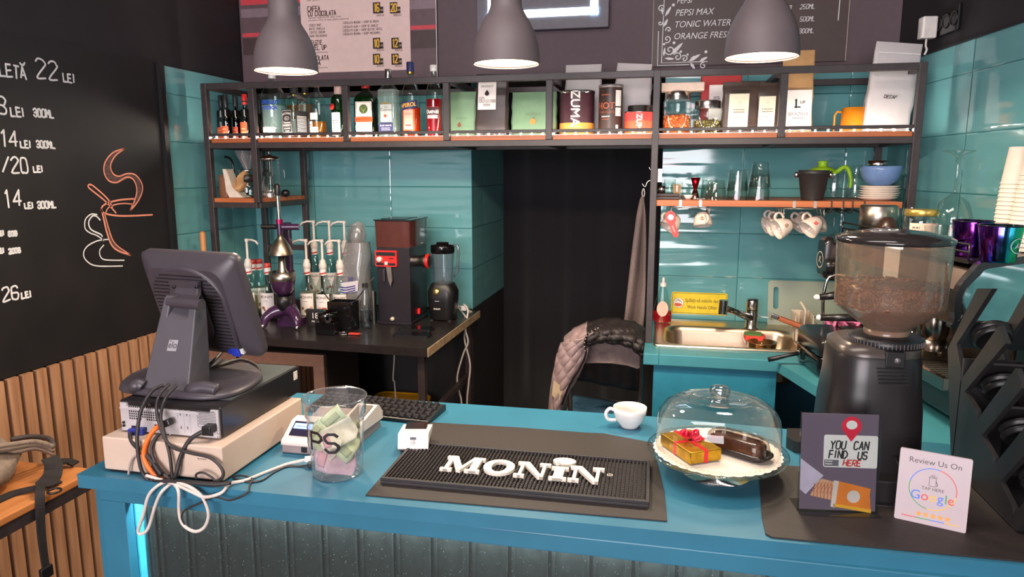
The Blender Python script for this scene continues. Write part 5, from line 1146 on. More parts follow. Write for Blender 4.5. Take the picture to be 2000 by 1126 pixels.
M().lathe([(0, .001), (Rb * .5, 0), (Rb * .54, .004), (Rb * .78, hb * .22), (Rb * .92, hb * .5), (Rb * .985, hb * .8), (Rb, hb), (Rb * .96, hb), (Rb * .88, hb * .5), (Rb * .45, .008), (0, .008)], n=48, cap=False).build('bowl', mat('powder_blue', (112, 142, 190), .25), k)
ca = c.x - .012; tag(M().lathe([(0, 0), (.030, 0), (.036, .018), (.036, .036), (.034, .036), (.028, .004), (0, .004)], (ca, c.y - .01, zb + hb * .8), 28, cap=False).build('strainer', steel), 'shiny steel strainer sitting in the blue bowl', 'strainer')
# hook racks with hanging cups
hookm = mat('rack_wire', (190, 176, 164), .35, .8)
def hook_rack(px0, px1, n, label):
    xa, xb = at(px0, 398, Y=YF).x, at(px1, 398, Y=YF).x; k = thing('hook_rack', label, 'rack', ((xa + xb) / 2, YF + .1, ZM - .024), 0, 'cup hook racks')
    m = M()
    for x in (xa, xb): m.box(x - .0055, x + .0055, YF - .0055, YF - .004, ZM - .028, ZM + .002); m.box(x - .0055, x + .0055, YF - .0055, YF + .25, ZM + .0005, ZM + .002); m.box(x - .0055, x + .0055, YF - .0055, YF + .25, ZM - .028, ZM - .0265)
    m.build('clip', hookm, k, 0, True)
    m = M()
    for x in (xa - .035, xb + .035): m.tube([(x, YF + .0, ZM - .030), (x, YF + .24, ZM - .030)], .0018, 6)
    m.tube([(xa - .035, YF, ZM - .030), (xb + .035, YF, ZM - .030)], .0018, 6)
    for x in (xa - .035, xb + .035):
        for j in range(4): y = YF + .005 + j * .065; m.tube(smooth([(x, y, ZM - .030), (x, y - .002, ZM - .05), (x, y - .014, ZM - .056), (x, y - .018, ZM - .046)], 4), .0016, 6)
    m.build('hooks', hookm, k, 0, True); return xa - .035, xb + .035
r1 = hook_rack(1329, 1368, 4, 'left wire cup rack clipped under the shelf, holding the red opener')
r2 = hook_rack(1551, 1592, 4, 'right wire cup rack clipped under the shelf, holding seven cups')
porc = mat('cup_porcelain', (226, 210, 196), .22, noise=.02); inkb = mat('logo_brown', (150, 104, 60), .6)
def hang_cup(px, py, Y, label, ax, size=.042, logo=0, group='hanging white cups'):
    """cup hanging by its handle; (px, py) is the middle of the cup, ax the direction its mouth points"""
    c = at(px, py, Y=Y); R = size; h = R * 1.45; A = Vector(ax).normalized(); upv = Vector((0, 0, 1)); s_ = (upv - A * upv.dot(A)).normalized(); t_ = A.cross(s_)
    k = thing('cup', label, 'cup', c, 0, group); mp = lambda x, y, z: A * (z - h / 2) + s_ * y + t_ * x
    m = M(); n = 30
    m.loft([[mp(r * cos(2 * pi * i / n), r * sin(2 * pi * i / n), z) for i in range(n)] for r, z in ((.001, .002), (R * .55, 0), (R * .62, .006), (R * .85, h * .35), (R * .98, h * .75), (R, h), (R * .94, h), (R * .9, h * .7), (R * .5, .012), (.001, .01))], 0, True, False); m.build('body', porc, k)
    M().tube(smooth([mp(0, R * .93, h * .86), mp(0, R * 1.25, h * .88), mp(0, R * 1.5, h * .66), mp(0, R * 1.38, h * .40), mp(0, R * .86, h * .3)], 5), .0052, 8).build('handle', porc, k)
    V3 = (CAM - c).normalized(); a0 = atan2(V3.dot(s_), V3.dot(t_))
    def wr(u, v): # logo wrapped on the side facing the camera
        a_ = a0 + u / R; rr = R * .935 + .0012; return mp(rr * cos(a_), rr * sin(a_), h * .55 + v)
    if logo == 1:
        m = M(); cs = [(.007 * cos(i * .5), .007 * sin(i * .5)) for i in range(11)]
        m.ribbon(cs, .0022, wr); m.ribbon([(-.005, -.003), (.004, -.003), (.004, .003), (-.005, .003)], .0018, wr); m.ribbon([(0, -.008), (0, .008)], .0016, wr); m.build('logo', inkb, k)
    if logo == 2:
        m = M(); m.poly([(-.006, -.006), (.007, -.006), (.007, .007), (-.006, .007)], wr); m.text('illy', .0075, lambda u, v: wr(u, v) + (CAM - c).normalized() * .0006, 0, -.002, 'C', 1); m.build('logo', [red, lab_white], k)
hang_cup(1313, 434, 2.98, 'white cup hanging behind the red bottle opener', (-.5, -.4, -.75), .040); hang_cup(1372, 428, 2.96, 'white cup with a brown mark hanging alone, right of the red opener', (.08, -.25, -.95), .038, 1)
for a_ in ((1507, 436, 3.08, 'rearmost cup in the left row of the right rack', (-.9, -.3, -.3), .037), (1516, 440, 3.02, 'middle cup in the left row of the right rack', (-.9, -.3, -.3), .038), (1530, 443, 2.95, 'front cup with a brown round mark in the left row of the right rack', (-.88, -.32, -.35), .041, 1),
           (1566, 434, 3.07, 'dim cup at the back left of the right row on the rack', (-.6, -.3, -.75), .038), (1578, 436, 3.10, 'rear cup seen between the others in the right row', (-.7, -.3, -.6), .038), (1597, 436, 3.04, 'white cup just behind the cup with the red square', (-.1, -.3, -.95), .038), (1588, 440, 2.95, 'front cup with a red square logo on the right rack', (-.72, -.35, -.6), .041, 2)): hang_cup(*a_)
# red bottle opener
Y = 2.915; c = at(1312, 437, Y=Y); k = thing('bottle_opener', 'red bottle opener hanging from the left cup rack', 'bottle opener', c)
O = lambda px, py: at(px, py, Y=Y) - c
P = [(1305, 412), (1312, 411), (1319, 417), (1321, 428), (1318, 436), (1322, 447), (1326, 457), (1323, 463), (1317, 463), (1313, 457), (1310, 446), (1306, 437), (1300, 431), (1299, 420)]
m = M(); m.prism([(O(*q).x, O(*q).z) for q in P], lambda u, v, d: V(u, d, v), 0, .007); m.build('body', mat('opener_red', (226, 48, 34), .35), k, .0015)
m = M(); m.prism([(O(1310, 424).x + x, O(1310, 424).z + y) for x, y in circ(.011, 18)], lambda u, v, d: V(u, d, v), -.001, .0); m.prism([(O(1309, 422).x + x, O(1309, 422).z + y) for x, y in circ(.0075, 6)], lambda u, v, d: V(u, d, v), -.0015, -.001); m.build('steel_insert', steel, k)
m = M(); m.pen([(p_.x, p_.y) for p_ in smooth([(O(1313, 440).x + .0030 * sin(i * 2.2) + i * .0009, O(1313, 440).z - i * .0022, 0) for i in range(13)], 3)], .0012, lambda u, v: V(u, -.0008, v)); m.build('script_mark', lab_white, k)
# stemware rack with a hanging wine glass
xa, xb = at(1617, 405, Y=2.95).x, at(1680, 405, Y=2.95).x
k = thing('stemware_rack', 'black wire stemware rack under the right end of the cup shelf', 'rack', ((xa + xb) / 2, 3.05, ZM - .03))
m = M()
for x in (xa, xa + (xb - xa) * .36, xa + (xb - xa) * .64, xb): m.tube(smooth([(x, YF - .006, ZM + .001), (x, YF - .008, ZM - .026), (x, YF + .01, ZM - .045), (x, YF + .12, ZM - .04), (x, YF + .28, ZM - .04)], 4), .0028, 6)
m.tube([(xa, YF + .15, ZM - .04), (xb, YF + .15, ZM - .04)], .0025, 6); m.build('wire', steel_black, k, 0, True)
def wine_glass(c, label, s_=1., up=-1):
    k = thing('wine_glass', label, 'wine glass', c); pr = [(.0, 0), (.030, .001), (.031, .003), (.006, .012), (.0035, .03), (.0035, .085), (.008, .093), (.028, .110), (.037, .14), (.036, .17), (.031, .20)]
    m = M(); m.lathe([(r * s_, z * s_ * (1 if up > 0 else -1)) for r, z in pr], n=32, cap=False); m.build('glass', glass('wine_glass', (240, 248, 246), 1.5, .02, .07), k); return k
p = at(1630, 418, Y=3.0); wine_glass(V(p.x, 3.0, ZM - .037), 'wine glass hanging upside down from the stemware rack', 1.0)
p = at(1648, 418, Y=3.1); wine_glass(V(p.x, 3.1, ZM - .037), 'second wine glass hanging behind the first on the stemware rack', 1.0)

# ================================================================ sink and things on the sink counter
sk = thing('sink', 'stainless steel sink set into the teal counter', 'sink', (.3, 3.09, B))
X0, X1, Y0, Y1 = -.025, .63, 2.835, 3.365
sinkm = mat('sink_steel', (206, 186, 160), .3, 1., noise=.05, stretch=(1, 30, 1)); bx0, bx1, by0, by1 = .025, .565, 2.875, 3.225
m = M(); O_ = [(u, v) for u, v in rrect(X1 - X0, Y1 - Y0, .02, 6, (X0 + X1) / 2, (Y0 + Y1) / 2)]; I_ = [(u, v) for u, v in rrect(bx1 - bx0, by1 - by0, .07, 6, (bx0 + bx1) / 2, (by0 + by1) / 2)]
n = len(O_); lv = lambda P_, z: [V(u, v, z) for u, v in P_]; ins = lambda k_: [((bx0 + bx1) / 2 + (u - (bx0 + bx1) / 2) * k_, (by0 + by1) / 2 + (v - (by0 + by1) / 2) * k_) for u, v in I_]
m.loft([lv(O_, B + .001), lv(O_, B + .008), lv([((u - .3) * .985 + .3, (v - 3.1) * .985 + 3.1) for u, v in O_], B + .009), lv(ins(1.04), B + .006), lv(I_, B + .002), lv(ins(.97), B - .02), lv(ins(.93), B - .13), lv(ins(.86), B - .145), lv(ins(.1), B - .15)], 0, True, False)
m.build('basin', sinkm, sk, 0, True)
c = V(.30, 3.05, B - .149); M().lathe([(.04, .0), (.04, .003), (.0, .002)], c, n=24).build('drain', chrome, sk, 0, True)
p = at(1467, 640, Z=B + .008); fz = lambda py: at(1467, py, Y=p.y).z
k = thing('faucet', 'chrome mixer tap with an angled spout behind the sink', 'faucet', p); ztop = fz(583) - p.z
m = M(); m.lathe([(.030, 0), (.030, .004), (.026, .008), (.026, ztop * .62)], n=28); m.build('body', chrome, k); m = M(); m.lathe([(.0262, ztop * .64), (.0265, ztop * .64 + .002), (.0262, ztop * .9), (.024, ztop), (0, ztop)], n=28, cap=False); m.build('lever_head', chrome, k)
e = at(1411, 600, Y=p.y - .16) - p
M().tube([(0, -.005, .045), (e.x * .5, e.y * .5, .045 + (e.z - .045) * .52), (e.x, e.y, e.z)], .013, 14, radii=[.018, .0145, .013]).build('spout', chrome, k)
M().cyl(e + V(0.002, 0, -.028), e + V(.004, 0, .032), .0185, 22).build('spray_head', chrome, k)
m = M(); m.tube(smooth([(.02, 0, .07), (.04, -.004, .055), (.07, -.01, .052), (.085, -.012, .045)]), .0025, 6); m.build('chain', chrome, k)
# wash-hands sign on the tiles
Y = YB - .001; A_, B_, C_, D_ = (at(*q, Y=Y) for q in ((1313, 569), (1420, 577), (1417, 616), (1308, 611)))
k = thing('wash_hands_sign', 'yellow hand washing notice on the tiles behind the sink', 'sign', ((A_.x + B_.x) / 2, Y, (A_.z + D_.z) / 2)); w_ = B_.x - A_.x + .004; h = A_.z - D_.z
f = lambda u, v, d=0.: V(u, -.001 - d, v)
M().prism(rrect(w_, h, .008), f, 0, .0015).build('plate', mat('sign_yellow', (236, 206, 34), .35), k)
m = M(); m.ribbon(rrect(w_ - .01, h - .01, .006), .0018, lambda u, v: f(u, v, .002), 0, True)
W1 = lambda u, v: f(u, v, .002); m.text('Sp\u0103la\u021bi-v\u0103 m\u00e2inile des', .0235, W1, -w_ * .25, .006, 'L', 0, sx=.74); m.text('Wash Hands Often', .0235, W1, -w_ * .21, -.026, 'L', 0, sx=.74); m.build('lettering', ink, k)
m = M(); cx = -w_ * .37; m.poly(circ(.024, 28, cx, 0), W1, 0); m.ribbon(circ(.024, 28, cx, 0), .0014, lambda u, v: f(u, v, .0022), 2, True)
m.poly([(cx - .018, -.012), (cx - .018, -.002), (cx - .004, -.001), (cx + .013, -.004), (cx + .018, -.010), (cx + .010, -.016), (cx - .006, -.018)], lambda u, v: f(u, v, .0025), 1); m.ribbon([(cx - .014, .008), (cx - .004, .014), (cx + .006, .009), (cx + .016, .003)], .002, lambda u, v: f(u, v, .0025), 2); m.ribbon([(cx - .004, .016), (cx + .01, .012)], .002, lambda u, v: f(u, v, .0025), 2)
for i in range(4): m.ribbon([(cx - .003 + i * .004, -.003), (cx + .001 + i * .004, -.010)], .0008, lambda u, v: f(u, v, .003), 2)
m.build('hand_symbol', [lab_white, mat('hand_orange', (226, 96, 44), .6), mat('symbol_grey', (80, 70, 64), .6)], k)
# dish soap
p = at(1293, 629, Z=B + .009); hs = lambda py: at(1293, py, Y=p.y).z - p.z
k = thing('soap_bottle', 'clear dish soap bottle with red soap in its lower part', 'soap bottle', p); zz = [hs(q) for q in (612, 600, 580, 566, 557, 541)]
el = lambda r, z: [V(r * cos(2 * pi * i / 28), r * .6 * sin(2 * pi * i / 28), z) for i in range(28)]
M().loft([el(.038, 0), el(.042, .006), el(.043, zz[0]), el(.040, zz[1]), el(.028, zz[2]), el(.018, zz[3]), el(.012, zz[4])], cap=False).build('bottle', bglass, k)
M().loft([el(.036, .004), el(.040, .01), el(.041, zz[0]), el(.040, hs(607))]).build('soap', liquid('red_soap', (250, 40, 64), .7), k)
M().lathe([(.0145, zz[4] - .004), (.0145, zz[4] + .012), (.007, zz[4] + .014), (.006, zz[5] - .004), (.004, zz[5]), (0, zz[5])], n=20).build('cap', white, k)
m = M(); m.poly([(.026 * cos(a_), .03 + zz[1] * .55 + .036 * sin(a_)) for a_ in (i * .35 for i in range(18))], lambda u, v: V(u, -.0275, v)); m.build('paper_label', mat('label_blush', (236, 196, 176), .6), k)
# translucent cutting board leaning on the tiles
P0, P1 = at(1499, 643, Y=3.31), at(1664, 655, Y=3.31); zt = at(1500, 548, Y=3.36).z
k = thing('cutting_board', 'milky white plastic cutting board leaning on the tiles behind the tap', 'cutting board', ((P0.x + .93) / 2, 3.31, B + .001)); w_ = .93 - P0.x; h = zt - B
hole = rrect(.022, .10, .010, 5, -w_ / 2 + .035, h * .62)
outer = rrect(w_, h, .015, 5, 0, h / 2); n = len(outer)
m = M(); mpb = lambda u, v, d: V(u, .03 + .045 * v / h - .012 + d, v)
for d in (0, .008):
    vs = [mpb(u, v, d) for u, v in outer] + [mpb(u, v, d) for u, v in hole]; nn = len(outer)
    m.add(vs, [(i, (i + 1) % nn, nn + (i + 1) % nn, nn + i) for i in range(nn)], 0, False)
m.prism(outer, mpb, 0, .008) if 0 else m.loft([[mpb(u, v, d) for u, v in outer] for d in (0, .008)], 0, False, False); m.loft([[mpb(u, v, d) for u, v in hole] for d in (0, .008)], 0, False, False)
m.build('board', glass('milky_plastic', (196, 206, 190), .5, .3, .02, .62), k)
# steel ring with a two-tone sponge
p = at(1488, 679, Z=B - .0) ; p = V(p.x, 2.93, B - .06)
p = at(1488, 676, Y=2.96)
k = thing('steel_strainer', 'shallow steel basket strainer standing in the sink', 'strainer', (p.x, 2.96, p.z - .01))
M().lathe([(0, .002), (.05, 0), (.055, .003), (.057, .028), (.059, .03), (.054, .03), (.052, .006), (0, .006)], n=36, cap=False).build('bowl', mat('brass_steel', (196, 164, 120), .25, 1.), k); M().lathe([(.006, .006), (.006, .02), (.009, .024), (0, .026)], n=16).build('knob', gold, k)
m = M()
for i in range(3): a_ = i * 2.1 + .4; m.cyl((.045 * cos(a_), .045 * sin(a_), .001), (.045 * cos(a_), .045 * sin(a_), -(p.z - .01 - (B - .146))), .003)
m.build('leg', steel, k)
c = at(1474, 654, Y=3.04); k = thing('sponge', 'red and green dish sponge propped at the back of the sink', 'sponge', (c.x, 3.04, c.z - .018)); 
m = M(); m.loft([[(x, y, z) for x, y in rrect(.082, .055, .012)] for z in (0, .006, .018, .020)]); m.build('foam', mat('sponge_red', (222, 72, 58), .9, bump=.4, scale=90), k); M().loft([[(x - .006, y, z) for x, y in rrect(.07, .052, .012)] for z in (.020, .028)]).build('scourer', mat('sponge_green', (84, 120, 62), .95, bump=.5, scale=120), k)
m = M(); m.tube([(-.03, 0, .0), (-.03, .03, -.03), (-.03, .17, -.02)], .002); m.tube([(.03, 0, 0), (.03, .03, -.03), (.03, .17, -.02)], .002); m.build('wire_rest', steel, k)
# utensil caddy with knives
p = at(1566, 664, Z=B + .008); k = thing('utensil_caddy', 'beige slotted utensil caddy at the right end of the sink', 'caddy', (p.x, p.y + .02, B + .009))
m = M()
for i in range(3): x = -.034 + i * .034; m.box(x - .002, x + .002, -.05, .05, 0, .11)
m.box(-.036, .036, .046, .05, 0, .115); m.box(-.036, .036, -.05, -.046, 0, .055); m.box(-.036, .036, -.05, .05, 0, .003); m.build('tray', mat('caddy_beige', (206, 190, 170), .5), k, .001)
def knife(a, b, label, wood):
    a, b = V(*a), V(*b); k = thing('knife', label, 'knife', a); d = (b - a); s_ = d.cross(V(0, 1, 0)).normalized()
    m = M(); m.bar(a, a + d * .16, .02, .018); m.build('bolster', chrome, k, .003, True); m = M(); m.bar(a + d * .16, a + d * .78, .024, .02); m.build('handle', wood, k, .006, True); m = M(); m.bar(a + d * .78, b, .026, .003); m.build('blade', chrome, k, 0, True)
q0, q1 = at(1508, 617, Y=3.0), at(1590, 642, Y=2.96); knife((q0.x, 3.02, q0.z), (q1.x + .02, 2.98, q1.z - .02), 'wooden handled knife with steel butt lying across the caddy', mat('orange_wood', (178, 92, 44), .4, dark=(140, 66, 30), scale=1., stretch=(6, 60, 60)))
k = thing('spatula', 'pale handled utensil standing in the caddy', 'utensil', (p.x + .012, p.y + .02, B + .013)); M().tube([(0, 0, 0), (.0, .01, .12), (-.02, .02, .15)], .006).build('handle', mat('caddy_beige', (206, 190, 170)), k)
m = M(); q = smooth([at(a_, b_, Y=3.22) for a_, b_ in ((1560, 640), (1570, 628), (1585, 620), (1605, 618), (1640, 618), (1660, 624))]); m.tube(q, .004); 
for i in range(6): x = at(1590, 630, Y=3.1).x + i * .03; m.tube([(x, 3.22, q[0].z + .03), (x, 3.05, B + .03), (x, 3.05, B + .002)], .0025)
m.tube([(q[0].x, 3.22, q[0].z), (q[0].x, 3.22, B + .002)], .004); k = m.build('dish_rack', chrome); tag(k, 'chrome wire dish rack in the corner behind the sandwich press', 'dish rack')
# sandwich press
p = at(1600, 737, Z=B - .003); Yp = 2.6; k = thing('sandwich_press', 'black sandwich press with a chrome hinge on the side counter', 'sandwich press', (.585, 2.62, B - .002), radians(8))
m = M(); m.rings(rrect(.135, .26, .03, 5), lambda u, v, d: V(u, v, d), ((.93, .012), (1, .02), (1.02, .07), (1.0, .074))); m.build('lower_plate', blkgloss, k)
m = M(); m.rings(rrect(.135, .26, .03, 5), lambda u, v, d: V(u, v, d), ((.98, .078), (1.02, .08), (1.02, .125), (.94, .14), (.8, .145))); m.build('lid', mat('press_black', (34, 32, 33), .22), k)
for x in (-.045, .045):
    for y in (-.1, .1): M().cyl((x, y, 0), (x, y, .014), .012).build('foot', rubber, k)
m = M(); m.bar((-.02, -.136, .03), (.02, -.136, .03), .004, .02); m.build('badge', white, k)
q = [at(a_, b_, Y=2.66) for a_, b_ in ((1500, 702), (1515, 699), (1540, 693), (1560, 689))]; k = thing('portafilter', 'black handled portafilter lying in front of the sandwich press', 'portafilter', (q[0].x, 2.66, B))
M().tube(q, .008, 10, radii=[.009, .0085, .007, .008]).build('handle', blkplastic, k, 0, True); m = M(); c = q[-1] + V(.035, .0, -.0); m.lathe([(0, -.02), (.03, -.02), (.034, .012), (.036, .014), (.03, .014)], c, 24, cap=False); m.build('basket', mat('dark_steel', (80, 72, 68), .3, .9), k, 0, True)
# pink cloth
c = at(1645, 626, Y=2.75); m = M(); m.grid(lambda u, v: V(c.x - .05 + u * .11, 2.70 + v * .12, c.z - .005 + .022 * sin(u * 7 + v * 2) * (1 - v * .4) + .012 * cos(v * 9) - .03 * (u < .12)), 18, 14)
o = m.build('cloth', mat('pink_cloth', (226, 124, 176), .9, bump=.4, scale=80)); s = o.modifiers.new('t', 'SOLIDIFY'); s.thickness = .006; tag(o, 'crumpled pink cloth on top of the sandwich press', 'cloth')
# ================================================================ espresso machine on the side counter
TH = radians(9.2)
em = thing('espresso_machine', 'big steel and black espresso machine along the right wall', 'espresso machine', (.62, 2.80, B - .003), TH)
esteel = mat('bronze_steel', (176, 154, 138), .24, 1., noise=.05, stretch=(1, 1, 20)); edark = mat('machine_black', (30, 27, 28), .25)
Ln = -.83; Dp = .33
m = M(); m.box(.05, Dp, Ln + .02, -.01, .035, .14); m.box(.17, Dp, Ln + .03, -.02, .14, .31); m.build('chassis', edark, em, .006)
m = M(); m.prism([(.0, .305), (.0, .40), (.03, .455), (.08, .468), (Dp, .468), (Dp, .305)], lambda u, v, d: V(u, d, v), Ln + .01, -.01); m.build('fascia', esteel, em, .006)
m = M(); m.box(.01, .20, Ln + .03, -.03, .140, .150)
for i in range(36): y = Ln + .05 + i * .0205; m.box(.014, .19, y, y + .008, .150, .1525)
m.box(-.004, .012, Ln + .03, -.03, .125, .158); m.build('drip_tray', esteel, em, .001)
for y in (Ln + .04, -.06):
    for x in (.08, .28): M().cyl((x, y, 0), (x, y, .036), .02).build('foot', edark, em)
m = M(); m.box(.02, Dp, Ln + .02, -.02, .468, .478); m.build('cup_tray', mat('tray_dark', (60, 52, 50), .35, .7), em, .001)
m = M()
for i in range(2): m.tube([(.022, Ln + .02, .478 + .02 + .02 * i), (.022, -.02, .478 + .02 + .02 * i)], .003)
for y in (Ln + .02, Ln * .5, -.02): m.tube([(.022, y, .475), (.022, y, .52)], .003)
m.build('cup_rail', edark, em)
def endp(y, name, mats_):
    m = M(); P = [(-.015, .33), (-.015, .40), (.02, .455), (.07, .482), (Dp + .03, .50), (Dp + .03, .30), (.01, .30)]
    P = [(p.x, p.y) for p in smooth([(u, v, 0) for u, v in P], 4, True)]
    m.prism(P, lambda u, v, d: V(u, y + d, v), -.012, .012, 0)
    cx, cz = Dp / 2, .39; m.prism([(cx + (u - cx) * .9, cz + (v - cz) * .82) for u, v in P], lambda u, v, d: V(u, y + d, v), -.0145, -.0118, 1); m.build(name, mats_, em, .002)
endp(Ln, 'end_panel', [edark, mat('mirror_panel', (176, 190, 192), .06, 1.)]); endp(.0, 'end_panel', [edark, edark])
# badge on the far end
m = M(); m.rings(rrect(.10, .15, .025, 5), lambda u, v, d: V(d, .03 + u * .8, .385 + v), ((1, .0), (1, -.02), (.85, -.03))); m.build('end_cap', edark, em)
m = M(); f = lambda u, v: V(-.0312, .035 - u, .375 + v)
m.ribbon(circ(.03, 26), .004, f, closed=True); m.ribbon(smooth([(-.012, -.01, 0), (0, .016, 0), (.012, -.010, 0), (.004, -.016, 0), (-.008, .004, 0)], 4) and [(-.012, -.01), (-.004, .012), (.006, .012), (.0, -.004), (.012, -.012)], .004, f); m.build('badge', mat('badge_cream', (214, 200, 180), .4), em)
for y in (-.24, -.58):
    M().lathe([(.034, .0), (.042, .02), (.042, .09), (.034, .10)], (.075, y, .215), 26).build('group_head', mat('group_chrome', (150, 136, 124), .2, 1.), em)
    M().lathe([(.036, 0), (.038, .03), (.03, .034)], (.075, y, .184), 24).build('portafilter_basket', esteel, em)
    h_ = M(); h_.tube([(.04, y, .20), (-.02, y + .01, .205), (-.11, y + .03, .20)], .012, 12, radii=[.008, .0135, .0115]); h_.ball((-.112, y + .03, .20), .0115, mi=1); h_.build('portafilter_handle', [edark, white], em)
for y, x in ((-.03, .0), (-.44, .0)):
    M().lathe([(.02, 0), (.026, .008), (.026, .03), (.02, .038)], (x - .0, y, .36), 22, ax=(-1, 0, 0)).build('steam_knob', edark, em)
    M().tube(smooth([(.02, y - .03, .33), (-.03, y - .03, .32), (-.045, y - .03, .25), (-.04, y - .03, .16)]), .006).build('steam_wand', chrome, em)
# top lever with a steel tip
c = at(1700, 462, Y=2.66); a = at(1657, 453, Y=2.70)
m = M(); m.tube([c + V(.05, -.01, -.02), c, a + (c - a) * .3], .013, 14, radii=[.013, .013, .011], mi=0); m.tube([a + (c - a) * .3, a], .011, 14, mi=1); m.ball(a, .011, mi=1); m.build('steam_lever', [edark, chrome], em, 0, True)
f = at(1592, 580, Y=2.70); m = M(); m.tube([f + V(.12, 0, .02), f + V(.06, 0, .008), f + V(.012, 0, 0)], .014, 14, radii=[.013, .0145, .011], mi=0); m.ball(f + V(.010, 0, 0), .0115, sc=(1.4, 1, 1), mi=1); m.build('side_handle', [edark, white], em, 0, True)
# drinking glasses on the drip tray
ZD = B - .003 + .1535
for px, py, h, lb in ((1783, 688, .075, 'small clear shot glass on the drip tray, nearest the grinder'), (1803, 700, .085, 'shot glass in the middle of the drip tray row'), (1838, 702, .07, 'wider glass at the right of the drip tray row')):
    p = at(px, py, Z=ZD); 
    tag(M().lathe([(0, .004), (.022, .0), (.025, h), (.0235, h), (.02, .006), (0, .006)], V(max(p.x, .70), p.y, ZD), 24, cap=False).build('shot_glass', jarg), lb, 'glass', 'glasses on the drip tray')
ZP = B - .003 + .4785
# things on top of the machine
p = V(at(1713, 450, Y=2.74).x + .0, 2.74, ZP); h = at(1713, 401, Y=2.74).z - ZP; R = .062
k = thing('steel_canister', 'brushed steel canister on the espresso machine below the plate stack', 'canister', p); M().lathe([(0, .001), (R, 0), (R, h * .97), (R * .95, h), (R * .9, h + .002), (0, h + .003)], n=44, cap=False).build('body', brushed, k); M().ball((0, -R, h * .5), .004).build('rivet', steel, k)
p = V(at(1733, 450, Y=2.58).x, 2.58, ZP); k = thing('tamper', 'coffee tamper with a dark knob and a wooden base on the machine', 'tamper', p); z3 = at(1733, 424, Y=2.58).z - ZP
M().lathe([(.0, .0), (.022, .0), (.022, .022), (.016, .03)], n=26).build('base', mat('tamper_wood', (196, 160, 106), .4), k); M().lathe([(.030, .03), (.032, .034), (.03, .046), (.022, z3 - .008), (.012, z3), (0, z3 + .001)], n=30).build('knob', mat('dark_knob', (54, 34, 26), .3), k)
p = V(at(1795, 464, Y=2.45).x, 2.45, ZP); zz = lambda py: at(1795, py, Y=2.45).z - ZP; k = thing('sauce_jar', 'glass jar with a gold lid and a pale label on the espresso machine', 'jar', p); R = .047
M().lathe([(.001, .003), (R, 0), (R * 1.02, .01), (R * 1.02, zz(432)), (R * .92, zz(420))], n=32, cap=False).build('glass', jarg, k); M().lathe([(R * .98, zz(421)), (R, zz(420)), (R, zz(410)), (R * .96, zz(408)), (0, zz(408))], n=36).build('lid', mat('gold_lid', (206, 178, 96), .3, .8), k)
m = M(); label_on(m, R * 1.02, .004, zz(434), .10, -pi / 2 + .1, 0); fw_ = wrap(R * 1.02, 0, -pi / 2, off=.001); m.scribble(.02, .006, fw_, -.026, zz(444), 1, 2); m.build('paper_label', [mat('label_blush', (236, 196, 176)), mat('grey_ink', (110, 96, 92))], k)
m = M(); fr = wrap(R * 1.02, 0, -pi / 2 - .45, off=.0014); m.grid(lambda u, v: fr(-.018 + u * .034, .006 + v * .024), 4, 1, 0); m.text('DESS', .009, wrap(R * 1.02, 0, -pi / 2 - .45, off=.002), -.001, .013, 'C', 1); m.build('red_label', [red, lab_white], k)
p = at(1868, 352, Y=2.42); h = .2 * 1.45; k = wine_glass(V(p.x, 2.42, ZP + h), 'large wine glass upside down on the espresso machine behind the tumblers', 1.45)
for px, lb, Y in ((1828, 'ribbed water glass left of the iridescent tumblers', 2.25), (1850, 'ribbed water glass touching the left iridescent tumbler', 2.2), (1770, 'clear glass standing behind the jar with the gold lid', 2.62)):
    x = at(px, 480, Y=Y).x; hh = at(px, 440 if Y < 2.5 else 405, Y=Y).z - ZP
    m = M(); n = 32; m.loft([[V(x + r * (1 + .03 * (i % 2)) * cos(2 * pi * i / n), Y + r * (1 + .03 * (i % 2)) * sin(2 * pi * i / n), ZP + z) for i in range(n)] for r, z in ((.001, .003), (.026, 0), (.034, hh))], 0, False, False); tag(m.build('water_glass', jarg), lb, 'glass')
def irid(key, z0_, z1_, a0):
    m = bpy.data.materials.new(key); m.use_nodes = True; nt = m.node_tree; N = nt.nodes; L = nt.links; b = N['Principled BSDF']; b.inputs['Metallic'].default_value = 1; b.inputs['Roughness'].default_value = .12
    tc = N.new('ShaderNodeTexCoord'); sp = N.new('ShaderNodeSeparateXYZ'); L.new(tc.outputs['Object'], sp.inputs[0]); r = N.new('ShaderNodeValToRGB'); ma = N.new('ShaderNodeMath'); ma.operation = 'MULTIPLY_ADD'; ma.inputs[1].default_value = 9.; ma.inputs[2].default_value = a0
    L.new(sp.outputs[0], ma.inputs[0]); no = N.new('ShaderNodeTexNoise'); no.inputs['Scale'].default_value = 9; L.new(tc.outputs['Object'], no.inputs['Vector']); ad = N.new('ShaderNodeMath'); ad.operation = 'MULTIPLY_ADD'; ad.inputs[1].default_value = .35; L.new(no.outputs[0], ad.inputs[0]); L.new(ma.outputs[0], ad.inputs[2]); L.new(ad.outputs[0], r.inputs[0])
    for i, (p_, c) in enumerate(((0, (70, 40, 130)), (.3, (150, 60, 190)), (.5, (90, 60, 180)), (.72, (50, 150, 180)), (.95, (50, 180, 120)))):
        e = r.color_ramp.elements[i] if i < 2 else r.color_ramp.elements.new(p_); e.position = p_; e.color = (*lin(c), 1)
    L.new(r.outputs[0], b.inputs['Base Color']); return m
